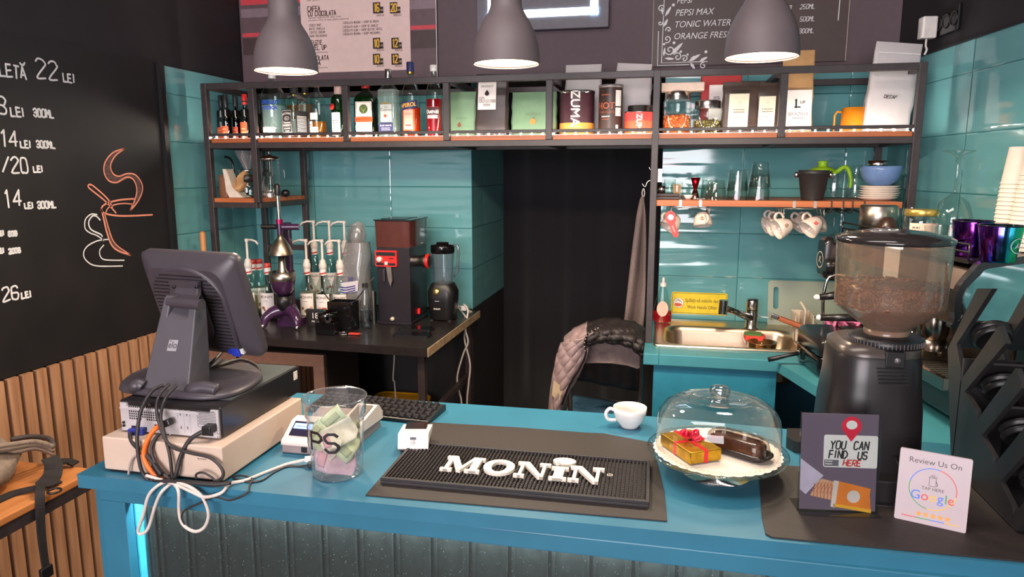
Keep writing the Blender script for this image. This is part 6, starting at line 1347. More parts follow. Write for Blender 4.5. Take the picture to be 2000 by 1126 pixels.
def tumb(px0, px1, pyt, Y, label, mm, logo):
    xa, xb = at(px0, pyt, Y=Y).x, at(px1, pyt, Y=Y).x; R = (xb - xa) / 2; h = at((px0 + px1) / 2, pyt, Y=Y).z - ZP; k = thing('tumbler', label, 'tumbler', ((xa + xb) / 2, Y, ZP), 0, 'iridescent metal tumblers')
    M().lathe([(0, .001), (R * .74, 0), (R * .78, .004), (R, h - .002), (R * .99, h), (R * .95, h), (R * .74, .01), (0, .01)], n=44, cap=False).build('cup', mm, k); m = M(); m.tube([(R * .98 * cos(i * .2), R * .98 * sin(i * .2), h) for i in range(31)], .0022, 6); m.build('rim', mat('dark_rim', (40, 30, 50), .3, .8), k)
    if logo:
        m = M(); fw_ = wrap(R * .90, 0, -pi / 2 + .55, off=.004); m.ribbon(circ(.018, 24, 0, h * .48), .002, fw_, closed=True); m.ribbon([(-.008, h * .42), (0, h * .55), (.008, h * .5), (-.004, h * .46), (.008, h * .42)], .003, fw_); m.build('logo', mat('logo_grey', (170, 176, 176), .4), k)
tumb(1862, 1941, 431, 2.1, 'purple iridescent metal tumbler, left one of the pair on the machine', irid('irid_purple', 0, .1, .25), 0)
tumb(1912, 1999, 440, 1.98, 'purple to green iridescent metal tumbler with a round logo', irid('irid_green', 0, .1, .55), 1)
# nested paper cups
cupm = mat('paper_cup', (232, 218, 204), .6, noise=.02)
proto = None
for s_, (px, Y, n, dz, top, lb) in enumerate(((1969, 2.34, 16, .0125, 0, 'left'), (2000, 2.26, 18, .0125, 0, 'right'))):
    x = at(px, 430, Y=Y).x
    for i in range(n):
        z = ZP + i * dz
        if proto is None:
            m = M(); R = .041; m.lathe([(0, .003), (R * .72, .001), (R * .97, -.092 + .0 + .0), ], n=2) if 0 else None
            m.lathe([(0, .104), (R * .70, .106), (R * .97, .004), (R * 1.0, .004), (R * 1.02, .001), (R * .99, -.001), (R * .95, .002), (R * .68, .102)], n=36, cap=False); o = m.build('paper_cup', cupm); proto = o
        else: o = proto.copy(); COL.objects.link(o)
        o.location = (x + i * (.0008 if s_ == 0 else .0012), Y, z + .002)
        tag(o, ('topmost paper cup of the %s stack at the right wall' % lb) if i == n - 1 else ('lowest paper cup of the %s stack at the right wall' % lb) if i == 0 else 'upside down white paper cup within the %s stack at the right wall' % lb, 'paper cup', 'paper cups nested in the %s stack' % lb)

# ================================================================ coffee grinder on the bar
GY = 1.585; gx = at(1735, 600, Y=GY).x; gz = lambda py: at(1735, py, Y=GY - .0).z - T; rad = lambda px: px / FPX * (V(gx, GY, 1.2) - CAM).dot(FW)
gr = thing('coffee_grinder', 'tall black espresso grinder with a clear hopper of beans', 'coffee grinder', (gx, GY, T))
bx = rad(-18)
gblk = mat('grinder_satin_black', (34, 31, 33), .33, noise=.05)
rr_ = rrect(1, 1.15, .34, 7)
m = M(); zb = gz(985) - .0; m.rings(rr_, lambda u, v, d: V(bx + u, v + .02, d), ((rad(182), .001), (rad(184), .012), (rad(178), gz(860)), (rad(172), gz(790)), (rad(160), gz(735)), (rad(156), gz(692)), (rad(150), gz(684)))); m.build('body', gblk, gr)
m = M(); m.rings(rr_, lambda u, v, d: V(bx + u, v + .02, d), ((rad(152), gz(684)), (rad(150), gz(672)), (rad(120), gz(664)))); m.build('top_plate', mat('grinder_top', (74, 66, 62), .3, .3), gr)
M().lathe([(rad(62), gz(672)), (rad(66), gz(668)), (rad(66), gz(656)), (rad(58), gz(652)), (rad(40), gz(650))], n=48).build('adjustment_ring', blkplastic, gr)
m = M()
for i in range(60): a_ = i * 2 * pi / 60; m.box(-.0008, .0008, -.001, .002, 0, .011); m.v[-8:] = [Matrix.Rotation(a_, 3, 'Z') @ (q + V(0, rad(66), gz(667))) for q in m.v[-8:]]
m.build('ring_teeth', mat('ring_grey', (90, 84, 84), .4), gr)
hop = glass('smoked_hopper_plastic', (228, 212, 190), 1.0, .04, .08, .10)
M().lathe([(rad(36), gz(655)), (rad(38), gz(640)), (rad(92), gz(600)), (rad(96), gz(590)), (rad(100), gz(474)), (rad(100), gz(466))], n=56, cap=False).build('hopper', hop, gr)
M().lathe([(rad(38), gz(656)), (rad(40), gz(652)), (rad(40), gz(642)), (rad(36), gz(640))], n=36).build('hopper_neck', mat('neck_smoke', (150, 120, 100), .2, trans=.3), gr)
M().lathe([(rad(100.5), gz(472)), (rad(102), gz(470)), (rad(102), gz(464)), (rad(92), gz(458)), (rad(58), gz(451)), (rad(12), gz(446)), (0, gz(446))], n=56, cap=False).build('hopper_lid', mat('lid_smoke', (40, 36, 36), .1), gr)
# beans
rn = random.Random(11); bm = mat('coffee_bean', (128, 78, 56), .35, dark=(96, 54, 38), scale=40); m = M()
core = [(0, gz(650)), (rad(34), gz(642)), (rad(86), gz(602)), (rad(90), gz(592)), (rad(93), gz(560)), (rad(60), gz(553)), (0, gz(552))]; m.lathe(core, n=32, cap=False)
def bean(m, c, d, q):
    a = Vector((rn.uniform(-1, 1), rn.uniform(-1, 1), rn.uniform(-1, 1))).normalized(); b = a.cross(d).normalized(); a = d.cross(b)
    rings = []
    for j, (s_, t_) in enumerate(((-.9, .45), (-.4, .95), (.4, .95), (.9, .45))): rings.append([c + a * (s_ * q) + b * (cos(i * pi / 3) * t_ * q * .68) + d * (sin(i * pi / 3) * t_ * q * .5) for i in range(6)])
    m.loft(rings, 0, True)
for i in range(1250):
    a_ = rn.uniform(0, 2 * pi); py = rn.uniform(548, 648)
    if py < 556: r = rad(93) * sqrt(rn.random()); z = gz(553 + rn.uniform(-3, 2)); d = V(0, 0, 1)
    else: r = (rad(93.5) if py < 592 else rad(92) + (rad(32) - rad(92)) * min(1, (py - 592) / 48)); z = gz(py); d = V(cos(a_), sin(a_), -.4 if py > 592 else 0).normalized()
    bean(m, V(r * cos(a_), r * sin(a_), z), d, rn.uniform(.0048, .0062))
o = m.build('coffee_beans', bm, gr); o['kind'] = 'stuff'
fy = -rad(156) * 1.15 / 2 + .02
m = M(); fz_ = lambda px, py: at(px, py, Y=GY + fy) - V(gx, GY, T)
P0, P1 = fz_(1727, 716), fz_(1768, 688); m.box(P0.x, P1.x, fy - .006, fy + .01, P0.z, P1.z); m.build('switch_housing', blkplastic, gr, .002)
c = fz_(1751, 703); M().lathe([(.006, 0), (.0055, .003), (0, .004)], (c.x, fy - .006, c.z), 16, ax=(0, -1, 0)).build('button', mat('button_grey', (120, 116, 116), .3, .5), gr)
m = M()
for i in range(5):
    a = fz_(1712 + i * .3, 718 + i * 6.7); b_ = fz_(1770, 721 + i * 6.6); w_ = -.0035 - i * .0026; m.bar((a.x, fy + w_, a.z), (b_.x, fy + w_, b_.z), .003, .0022)
m.build('vent_slots', mat('slot_black', (8, 8, 8), .8), gr)
m = M(); a = fz_(1706, 922); b_ = fz_(1744, 988); m.box(a.x - .03, b_.x, fy - .06, fy + .03, .001, .05); m.box(a.x - .05, b_.x + .012, fy - .075, fy + .03, .0, .006); m.build('foot_plate', gblk, gr, .004)
m = M(); m.tube([(bx - .03, fy - .02, gz(860)), (bx - .03, fy - .08, gz(868))], .005); m.tube([(bx + .03, fy - .02, gz(860)), (bx + .03, fy - .08, gz(868))], .005); m.build('portafilter_fork', edark, gr)

# ================================================================ things on the bar, right
rub = rubber
tm = M(); tm.prism([(.203, 1.272), (.212, 1.262), (1.0, 1.273), (1.0, 1.62), (.275, 1.60), (.222, 1.52), (.205, 1.34)], lambda u, v, d: V(u, v, d), T + .0005, T + .0035); tag(tm.build('rubber_mat', rub, None, .001), 'thin black rubber mat under the grinder and the two small signs', 'mat')
p = at(1552, 884, Z=T); k = thing('tamping_mat', 'dark rubber corner block left of the grinder, behind the grey sign', 'tamping mat', (p.x + .03, p.y + .03, T + .0005)); m = M(); m.prism([(-.045, -.0), (-.03, -.03), (.08, -.04), (.08, .08), (-.035, .06)], lambda u, v, d: V(u, v, d), 0, .028); m.build('block', blkplastic, k, .005)
def affine(pTL, pTR, pBL, w, h):
    """pixel of the photograph -> (u, v) on a w x h panel with its origin at the lower left"""
    ax, ay = pTR[0] - pTL[0], pTR[1] - pTL[1]; bx_, by_ = pBL[0] - pTL[0], pBL[1] - pTL[1]; det = ax * by_ - ay * bx_
    def f(px, py):
        dx, dy = px - pTL[0], py - pTL[1]; s_ = (dx * by_ - dy * bx_) / det; t_ = (ax * dy - ay * dx) / det; return (s_ * w, h - t_ * h)
    return f
# acrylic stand with the printed card
BL, BR = at(1560, 996, Z=T + .003), at(1708, 1002, Z=T + .003); Y = (BL.y + BR.y) / 2; w_ = (BR - BL).length; tl = at(1570, 801, Y=Y + .02); h = tl.z - T - .003
ang = atan2(BR.y - BL.y, BR.x - BL.x); k = thing('sign_stand', 'clear acrylic stand holding a mauve card with a red location pin', 'sign', (BL.x, BL.y, T + .0035), ang)
lean = .10; pm = lambda u, v, d=0.: V(u, v * lean - d, v)
acr = glass('acrylic', (240, 244, 244), 1.2, .02, .05)
m = M(); m.prism([(-.004, 0), (w_ + .004, 0), (w_ + .006, h), (-.002, h)], lambda u, v, d: pm(u, v, d), .0022, .0036); m.prism([(-.004, 0), (w_ + .004, 0), (w_ + .006, h), (-.002, h)], lambda u, v, d: pm(u, v, d), -.0016, -.0004); m.prism([(-.004, -.022), (w_ + .004, -.022), (w_ + .004, .05), (-.004, .05)], lambda u, v, d: V(u, v, d), 0, .0016); m.build('holder', acr, k)
F_ = affine((1570, 801), (1724, 807), (1560, 992), w_, h); q = lambda px, py: F_(px, py)
m = M(); m.prism([(0, .004), (w_, .004), (w_, h - .002), (0, h - .002)], pm, .0, .0016); m.build('card', mat('card_mauve', (112, 92, 108), .6, noise=.02), k)
W1 = lambda u, v: pm(u, v, .00175); W2 = lambda u, v: pm(u, v, .0019); W3 = lambda u, v: pm(u, v, .00205)
m = M(); a_ = q(1610, 907); b_ = q(1722, 849); m.poly(rrect(b_[0] - a_[0], b_[1] - a_[1], .004, 4, (a_[0] + b_[0]) / 2, (a_[1] + b_[1]) / 2), W1, 0); m.build('white_card', lab_white, k)
m = M(); s_ = at(1600, 830, Y=Y).z - at(1600, 842, Y=Y).z; px_ = s_ / 12
x, y = q(1625, 872); m.stroke('YOU', 15 * px_, W2, 2.6 * px_, slant=.12, x0=x, y0=y, wide=.72); x, y = q(1672, 874); m.stroke('CAN', 15 * px_, W2, 2.6 * px_, slant=.12, x0=x, y0=y, wide=.70)
x, y = q(1622, 888); m.stroke('FIND', 14 * px_, W2, 2.6 * px_, slant=.12, x0=x, y0=y - 1.5 * px_, wide=.74); x, y = q(1680, 891); m.stroke('US', 14 * px_, W2, 2.6 * px_, slant=.12, x0=x, y0=y - 1.5 * px_, wide=.72); m.build('lettering', ink, k)
m = M(); x, y = q(1650, 905); m.stroke('HERE', 11 * px_, W2, 2.2 * px_, slant=.2, x0=x, y0=y, wide=.82); m.build('red_lettering', red_ink, k)
m = M(); cx, cy = q(1669, 829); r_ = 18 * px_; m.poly([(cx, cy - 30 * px_)] + [(cx + r_ * cos(radians(a)), cy + r_ * sin(radians(a))) for a in range(-30, 211, 20)], W2, 0); m.poly(circ(10 * px_, 20, cx, cy + 2 * px_, .85), W3, 1); m.build('location_pin', [mat('pin_red', (230, 28, 62), .5), lab_white], k)
m = M(); a_ = q(1612, 905); b_ = q(1642, 894); m.poly([(a_[0], a_[1]), (b_[0], a_[1]), (b_[0], b_[1]), (a_[0], b_[1])], W2, 0)
m.scribble((b_[0] - a_[0]) * .5, .0028, W3, a_[0] + (b_[0] - a_[0]) * .32, b_[1] - .0042, 1, 2)
m.build('small_logo', [mat('logo_slate', (110, 104, 112), .6), lab_white], k)
m = M(); m.poly([q(*z) for z in ((1565, 890), (1611, 924), (1574, 960), (1562, 950))], W1, 0); m.poly([q(*z) for z in ((1598, 936), (1608, 930), (1636, 937), (1628, 972), (1583, 962))], W1, 1)
for i in range(6): m.ribbon([q(1592 + i * 7, 938 + i * .5), q(1590 + i * 7, 966 + i)], .0012, W2, 2); m.ribbon([q(1588 + i * 7, 955 + i), q(1604 + i * 6, 936)], .001, W2, 2)
m.poly([q(*z) for z in ((1638, 934), (1706, 950), (1704, 962), (1706, 997), (1630, 984))], W2, 3); m.poly([q(*z) for z in ((1630, 978), (1706, 990), (1706, 997), (1630, 984))], W3, 4); m.poly([q(*z) for z in ((1632, 933), (1642, 935), (1633, 986), (1624, 984))], W3, 5); cx, cy = q(1671, 965); m.poly(circ(12 * px_, 22, cx, cy), W3, 5)
m.build('wafer_picture', [mat('wrap_lilac', (206, 188, 206), .6), mat('wafer_tan', (226, 168, 128), .6), mat('wafer_red', (190, 84, 60), .6), mat('sleeve_orange', (236, 130, 40), .6), mat('sleeve_yellow', (244, 176, 40), .6), mat('cream_dot', (226, 206, 196), .6)], k)
# white review card
BL, BR = at(1746, 1009, Z=T + .003), at(1886, 1040, Z=T + .003); w_ = (BR - BL).length; ang = atan2(BR.y - BL.y, BR.x - BL.x); h = (at(1760, 873, Y=BL.y + .02).z - T) * .99
k = thing('review_card', 'square white review card with a coloured ring and five stars', 'sign', (BL.x, BL.y, T + .0035), ang); lean = .14; pm2 = lambda u, v, d=0.: V(u, v * lean - d, v)
M().prism([(p_[0], p_[1]) for p_ in rrect(w_, h, .003, 3, w_ / 2, h / 2)], pm2, 0, .004).build('plate', mat('card_white', (178, 162, 166), .4, noise=.01), k); m = M(); m.prism([(w_ * .3, 0), (w_ * .7, 0), (w_ * .6, h * .5), (w_ * .4, h * .5)], lambda u, v, d: V(u, .055 - v * .5 + d, v), -.004, 0); m.build('easel_foot', white, k)
W1 = lambda u, v: pm2(u, v, .0042); W2 = lambda u, v: pm2(u, v, .0044); c = w_ / 2
m = M(); m.text('Review Us On', w_ * .125, W1, c, h * .83, 'C', 0); m.text('NFC', w_ * .045, W1, c + .002, h * .66, 'C', 0); m.text('TAP HERE', w_ * .072, W1, c, h * .48, 'C', 0); m.ribbon([(c - .008, h * .655), (c - .003, h * .69), (c + .002, h * .70)], .0007, W1); m.ribbon(rrect(.011, .016, .002, 2, c - .001, h * .60), .0008, W1, 0, True); m.ribbon([(c + .004, h * .62), (c + .007, h * .58), (c + .006, h * .545)], .0012, W1)
m.build('lettering', mat('card_grey', (84, 80, 84), .6), k)
gcol = [mat('g_blue', (66, 120, 226), .5), mat('g_red', (220, 64, 54), .5), mat('g_yellow', (240, 180, 40), .5), mat('g_green', (56, 150, 80), .5)]
m = M(); s_ = w_ * .205; widths = [.79, .585, .585, .575, .25, .56]; tot = sum(max(v.x for v in font_mesh(ch)[0]) for ch in 'Google') * s_ + 5 * .0012; x = c - tot / 2
for ch, ci in zip('Google', (0, 1, 2, 0, 3, 1)): m.text(ch, s_, W1, x, h * .335, 'L', ci); x += max(v.x for v in font_mesh(ch)[0]) * s_ + .0012
for i in range(4):
    a0 = radians((-100, -10, 75, 165)[i]); a1 = radians((-10, 75, 165, 260)[i]); m.ribbon([(c + w_ * .33 * cos(a0 + (a1 - a0) * j / 12), h * .5 + w_ * .33 * sin(a0 + (a1 - a0) * j / 12)) for j in range(13)], .0014, W1, (2, 1, 0, 3)[i])
m.build('ring_logo', gcol, k)
m = M()
for i in range(5):
    cx = c + (i - 2) * w_ * .10 + w_ * .04; m.poly([(cx + (.0058 if j % 2 == 0 else .0026) * sin(j * pi / 5), h * .135 + (.0058 if j % 2 == 0 else .0026) * cos(j * pi / 5)) for j in range(10)], W1)
m.build('stars', mat('star_orange', (238, 150, 50), .5), k)
m = M()
for i in range(4): m.ribbon([(w_ * (.10 + i * .2), h * (.075)), (w_ * (.30 + i * .2), h * .075)], .0016, W1, (1, 3, 0, 2)[i])
m.build('colour_bar', gcol, k)

# stepped lid organizer at the right edge
OX = .655; Qo = lambda px, py: (lambda p: (p.y, p.z - T))(at(px, py, X=OX))
org = thing('lid_organizer', 'black zigzag cup lid organizer with slanted fingers at the right edge of the bar', 'organizer', (OX, 1.5, T))
ob = mat('organizer_black', (40, 38, 39), .4, noise=.08, scale=50)
PX = [(1975, 1052), (1858, 905), (1851, 680), (1908, 563), (1938, 563), (1868, 672), (1877, 718), (1876, 742), (1951, 635), (1964, 670), (1884, 764), (1906, 799), (1908, 820), (1984, 718), (1997, 757), (1917, 850), (1940, 892), (1941, 908), (2016, 815), (2030, 856), (1953, 940), (1978, 990), (1979, 1005), (2040, 930), (2052, 965), (1986, 1036)]
prof = [Qo(*p_) for p_ in PX]; prof[0] = (prof[0][0], .001); prof[1] = (prof[1][0], .001)
for j in range(4): M().prism(prof, lambda u, v, d: V(j * .092 + d, u - 1.5, max(v, .001)), 0, .010).build('zigzag_panel', ob, org, .0015)
a_ = [V(0, u - 1.5, v) for u, v in prof]
m = M(); m.box(0, .286, a_[1].y - .006, a_[1].y, .0, a_[2].z); m.box(0, .286, a_[0].y, a_[1].y, .001, .006); m.build('back_panel', ob, org, .001)
for i, (b0, b1) in enumerate(((2, 5), (7, 10), (12, 15), (17, 20))):
    p0, p1 = (a_[b0] + a_[b1]) / 2, a_[b0 + 1]; d_ = p1 - (a_[b0]); n_ = d_.cross(V(1, 0, 0)).normalized()
    M().obox(p0 + d_ * .22 + V(.143, 0, 0), (.138, 0, 0), d_ * .22, n_ * .003).build('slot_plate', ob, org, .001)
lidm = mat('black_lid', (30, 29, 30), .35)
rows = ('top', 'second', 'third', 'lowest')
for i, (b0, b1) in enumerate(((2, 5), (7, 10), (12, 15), (17, 20))):
    d_ = (a_[b0 + 1] - a_[b0]).normalized(); n_ = V(1, 0, 0).cross(d_).normalized()
    if n_.y > 0: n_ = -n_
    for q_ in range(2):
        c = V(OX, 1.5, T) + a_[b1] + V(.051, 0, 0) + d_ * .052 + n_ * (.004 + .0155 * q_)
        m = M(); m.lathe([(.0375, 0), (.0385, .004), (.0365, .006), (.0355, .011), (.032, .0125), (.029, .008), (0, .008)], c, 40, ax=n_, cap=False); m.lathe([(.0378, 0), (0, .001)], c, 32, ax=n_, cap=False)
        tag(m.build('cup_cover', lidm), '%s black cup lid in the %s slot of the zigzag organizer' % (('rear', 'front')[q_], rows[i]), 'cup lid', 'black cup lids in the organizer')
# ================================================================ till corner on the bar
# cash drawer
DY = 1.253; dl = at(205, 920, Y=DY); dr = at(438, 946, Y=DY); dt = at(200, 853, Y=DY).z - .0
zt = (at(200, 853, Y=DY).z + at(428, 872, Y=DY).z) / 2
k = thing('till_box', 'beige metal cash drawer under the black desktop computer', 'cash drawer', ((dl.x + dr.x) / 2, DY + .17, T)); w_ = dr.x - dl.x
bei = mat('beige_metal', (206, 182, 164), .45, noise=.02); H1 = zt - T
m = M(); m.box(-w_ / 2, w_ / 2, -.17, .17, .006, H1); m.build('case', bei, k, .003); m = M(); m.box(-w_ / 2 + .01, w_ / 2 - .01, -.165, .17, 0, .007); m.build('base', blkplastic, k)
m = M(); m.box(-w_ / 2 + .01, w_ / 2 - .01, .17, .176, .012, H1 - .015); m.build('front_panel', mat('beige_light', (226, 210, 190), .45), k, .002)
m = M(); m.scribble(.022, .003, front(.10, -.1704, H1 * .62), 0, 0); m.ribbon([(.05, H1 * .62), (.058, H1 * .62)], .001, front(0, -.1702, 0)); m.ribbon([(.05, H1 * .72), (.058, H1 * .72)], .001, front(0, -.1702, 0)); m.build('lettering', mat('grey_ink', (110, 96, 92)), k)
# desktop computer
PY = 1.290; a = at(232, 778, Y=PY); b = at(434, 858, Y=PY); z0 = T + H1 + .001; z1 = (at(230, 776, Y=PY).z + at(432, 800, Y=PY).z) / 2
w_ = b.x - a.x; hc = z1 - z0; dp = .34
pc = thing('desktop_computer', 'black slim desktop computer with a grey metal rear panel full of ports', 'computer', ((a.x + b.x) / 2, PY, z0)); x0 = -w_ / 2
m = M(); m.box(x0, -x0, .002, dp, 0.003, hc); m.build('case', mat('pc_black', (30, 28, 30), .28, noise=.06), pc, .003)
m = M(); m.box(x0 + .006, -x0 - .006, .05, dp - .006, hc, hc + .001); m.build('top_sheet', mat('pc_top', (72, 78, 78), .3, noise=.04), pc)
pcg = mat('pc_zinc', (196, 190, 192), .4, .2, noise=.05)
U = lambda px, py: (lambda p: (p.x - (a.x + b.x) / 2, p.z - z0))(at(px, py, Y=PY))
m = M(); m.prism([(x0 + .004, .004), (-x0 - .004, .004), (-x0 - .004, hc - .006), (-x0 - .022, hc - .006), (-x0 - .024, hc - .014), (x0 + .022, hc - .012), (x0 + .020, hc - .005), (x0 + .004, hc - .005)], lambda u, v, d: V(u, d, v), -.003, .002); m.build('rear_panel', pcg, pc)
hole_m = mat('vent_black', (14, 13, 14), .7); fp = lambda u, v, d=0.: V(u, -.0032 - d, v)
m = M(); gw, gh = .083 / 15, .033 / 6; gx0, gz0 = x0 + .026, hc * .43
for i in range(15):
    for j in range(6):
        if (i, j) in ((6, 0), (7, 0)): continue
        u, v = gx0 + i * gw, gz0 + j * gh; m.poly([(u, v), (u + gw * .66, v), (u + gw * .66, v + gh * .7), (u, v + gh * .7)], fp)
m.build('square_vent', hole_m, pc)
m = M()
for i in range(13):
    for j in range(9):
        u, v = -x0 - .052 + i * .0031 + (j % 2) * .0015, hc * .46 + j * .0035; m.poly(circ(.00115, 6, u, v), fp)
m.build('round_vent', hole_m, pc)
m = M(); m.ribbon(rrect(.044, .036, .002, 2, -x0 - .033, hc * .62), .0012, fp, 0, True); m.build('supply_outline', mat('zinc_dark', (120, 114, 116), .4, .5), pc)
for i in range(2):
    for j in range(2):
        u = .030 + i * .016; m = M(); m.prism(rrect(.0022, .007, .001, 2, u, hc * (.3 + j * .42)), lambda p_, q_, d: V(p_, -d, q_), .003, .0036); m.build('slot_latch', mat('zinc_dark', (120, 114, 116), .4, .5), pc)
m = M(); 
for u in (.022, .038, .053): m.box(u, u + .001, -.0042, -.003, .01, hc * .86)
m.box(x0 + .004, -x0 - .05, -.0055, -.003, hc - .018, hc - .0155); m.build('slot_ridge', pcg, pc)
for v in (.26, .16): M().lathe([(.0032, 0), (.0032, .003), (.002, .003)], (x0 + .011, -.003, hc * (v + .05)), 14, ax=(0, -1, 0)).build('audio_jack', blkplastic, pc)
for u, v, w2, h2 in ((x0 + .03, .10, .016, .009), (x0 + .055, .10, .014, .008), (x0 + .09, .16, .010, .012), (x0 + .104, .28, .012, .005), (x0 + .104, .16, .012, .005), (x0 + .104, .38, .012, .005)):
    M().box(u, u + w2, -.0045, -.002, hc * v, hc * v + h2).build('port', blkplastic, pc, .0005)
s_ = U(407, 842); M().box(s_[0] - .014, s_[0] + .014, -.004, -.002, s_[1] - .009, s_[1] + .010).build('power_inlet', blkplastic, pc, .001)
for u, v in ((x0 + .006, .2), (x0 + .03, .04), (-x0 - .006, .22), (-x0 - .006, .1), (.0, .04)): M().lathe([(.002, 0), (.0025, .001), (.0015, .002), (0, .002)], (u, -.003, hc * v), 10, ax=(0, -1, 0)).build('screw', chrome, pc)
M().lathe([(.004, 0), (.0055, .001), (.0055, .005), (.004, .007), (0, .007)], (x0 + .082, -.004, hc * .93), 18, ax=(0, -1, 0)).build('thumb_screw', mat('screw_black', (50, 46, 48), .4, .5), pc)
m = M(); m.box(-x0, -x0 + .0006, dp - .03, dp - .012, hc * .58, hc * .88); m.ribbon(rrect(.010, .014, .001, 1, 0, 0), .0012, lambda u, v: V(-x0 + .001, dp - .021 + u, hc * .73 + v), 1, True); m.build('sticker', [lab_white, mat('grey_ink', (110, 96, 92))], pc)

# touch monitor seen from the back
ZB_ = z1 + .0015
mo = thing('monitor', 'dark grey touch monitor seen from the back on its heavy stand', 'monitor', (at(340, 740, Z=ZB_).x, 1.40, ZB_)); mg = mat('monitor_grey', (66, 60, 66), .42, noise=.03)
mw = lambda p: p - mo.location
th, tl = radians(-9), radians(17)
r_ = V(cos(th), sin(th), 0); nb = V(-sin(th) * 0 + sin(th) * cos(tl) * 1, -cos(th) * cos(tl), -sin(tl)); nb = V(sin(th), -cos(th), 0) * cos(tl) + V(0, 0, -sin(tl)); u_ = nb.cross(r_) * -1
if u_.z < 0: u_ = -u_
C = at(397, 592, Y=1.50); W_, H_2 = .296, .272
sp_ = lambda u, v, d: C - mo.location + r_ * u + u_ * v + nb * d
ro = lambda s_, rad_=.02: rrect(W_ * s_, H_2 * s_, rad_, 6)
m = M(); m.loft([[sp_(u, v, -.018) for u, v in ro(.985)], [sp_(u, v, -.014) for u, v in ro(1)], [sp_(u, v, .004) for u, v in ro(1)], [sp_(u, v, .010) for u, v in ro(.965)], [sp_(u, v, .026) for u, v in ro(.84, .03)], [sp_(u, v, .032) for u, v in ro(.78, .035)]]); m.build('shell', mg, mo)
m = M(); m.poly(rrect(W_ * .88, H_2 * .86, .003, 2), lambda u, v: sp_(u, v, -.0185)); m.build('screen', blkgloss, mo)
# raised ribbed dome
dome = [(.112 * cos(radians(a_)), .026 + .088 * sin(radians(a_))) for a_ in range(0, 181, 9)]; dome = [(.112, -.098)] + dome + [(-.112, -.098)]
m = M(); m.loft([[sp_(u * s_, v * s_ - .0, d) for u, v in dome] for s_, d in ((1, .030), (1, .036), (.97, .0385), (.93, .0385))]); m.build('vent_dome', mg, mo)
m = M()
for i in range(20):
    v = -.088 + i * .0095
    if v > .108: break
    hw = .102 if v < .026 else .104 * sqrt(max(.02, 1 - ((v - .026) / .086) ** 2))
    gap = .055 if v < .045 else (.045 if v < .075 else 0)
    for s0, s1 in (((-hw, -gap), (gap, hw)) if gap else ((-hw, hw),)): m.obox(sp_((s0 + s1) / 2, v, .0390), r_ * ((s1 - s0) / 2), u_ * .0014, nb * .0012)
m.build('vent_slots', mat('slot_dark', (24, 21, 24), .6), mo)
m = M(); m.loft([[sp_(u * s_, v * s_ - .005, d) for u, v in rrect(.108, .17, .05, 6)] for s_, d in ((1, .036), (.98, .043), (.9, .045))]); m.build('mount_boss', mg, mo)
# hinge bracket and neck
hp = mw(at(362, 592, Y=1.385)); nw = .046
tp = sp_(-.006, .006, .046); m = M()
m.loft([[c_ + r_ * x for c_ in (q_ + V(0, 0, .0), q_ + dn) for x in (([-1, 1] if c_ == q_ else [1, -1]))] for q_, dn in ()]) if 0 else None
def on_shell(px, py, d):
    q_ = FW + RT * ((px - 1000) / FPX) - UP * ((py - 563) / FPX); p_ = CAM + q_ * ((C + nb * d - CAM).dot(nb) / q_.dot(nb)); return p_ - mo.location
pts = [on_shell(362, 549, .055), on_shell(362, 562, .056), on_shell(362, 574, .066), hp + nb * .006 + u_ * .012, hp]
m.loft([[p_ - r_ * .036, p_ + r_ * .036, p_ + r_ * .036 - nb * .014 - u_ * .004, p_ - r_ * .036 - nb * .014 - u_ * .004] for p_ in pts], 0, False)
m.build('hinge_bracket', mg, mo, .003)
for s_ in (-1, 1): M().lathe([(.004, 0), (.004, .002), (.002, .0025), (0, .0025)], on_shell(362 + s_ * 22, 560, .058), 14, ax=nb).build('screw', blkplastic, mo)
M().cyl(hp - r_ * .048, hp + r_ * .048, .012, 20).build('hinge_pin', mg, mo)
bl, br, = mw(at(276, 738, Y=1.335)), mw(at(366, 748, Y=1.335)); bl.z = br.z = .012
tlp, trp = mw(at(320, 582, Y=1.385)), mw(at(383, 592, Y=1.385)); 
fwd_ = V(.0, .05, .0)
quad = lambda p_, q_, d: [p_, q_, q_ + d, p_ + d]
mid = lambda p_, q_, t_: p_ + (q_ - p_) * t_
m = M(); m.loft([quad(bl, br, V(.004, .075, 0)), quad(mid(bl, tlp, .45), mid(br, trp, .45), V(.006, .055, .0)), quad(mid(bl, tlp, .8), mid(br, trp, .8), V(.008, .036, .0))], 0, False)
for s_, e_ in ((0, .22), (.78, 1)):
    A0, B0 = mid(bl, tlp, .8), mid(br, trp, .8); m.loft([quad(mid(A0, B0, s_), mid(A0, B0, e_), V(.008, .036, 0)), quad(mid(tlp, trp, s_), mid(tlp, trp, e_), V(.008, .026, .0)), quad(mid(tlp, trp, s_) + V(.001, .006, .006), mid(tlp, trp, e_) + V(.001, .006, .006), V(.006, .014, .0))], 0, False)
A0, B0 = mid(bl, tlp, .8), mid(br, trp, .8); m.loft([quad(mid(A0, B0, .2) + V(0, .001, 0), mid(A0, B0, .8) + V(0, .001, 0), V(.008, .03, 0)), quad(mid(tlp, trp, .2) + V(0, .012, -.014), mid(tlp, trp, .8) + V(0, .012, -.014), V(.008, .012, 0))], 0, False)
m.build('neck', mat('neck_grey', (74, 70, 76), .5, noise=.03), mo, .003)
ctr = mid(mid(bl, br, .5), mid(tlp, trp, .5), .5); ru = (br - bl).normalized(); uu = (tlp - bl).normalized(); nn_ = ru.cross(uu); nn_ = nn_ if nn_.y < 0 else -nn_
fl = lambda u, v, d=0.: ctr + ru * u + uu * v + nn_ * (.0008 + d) + V(0, 0, 0)
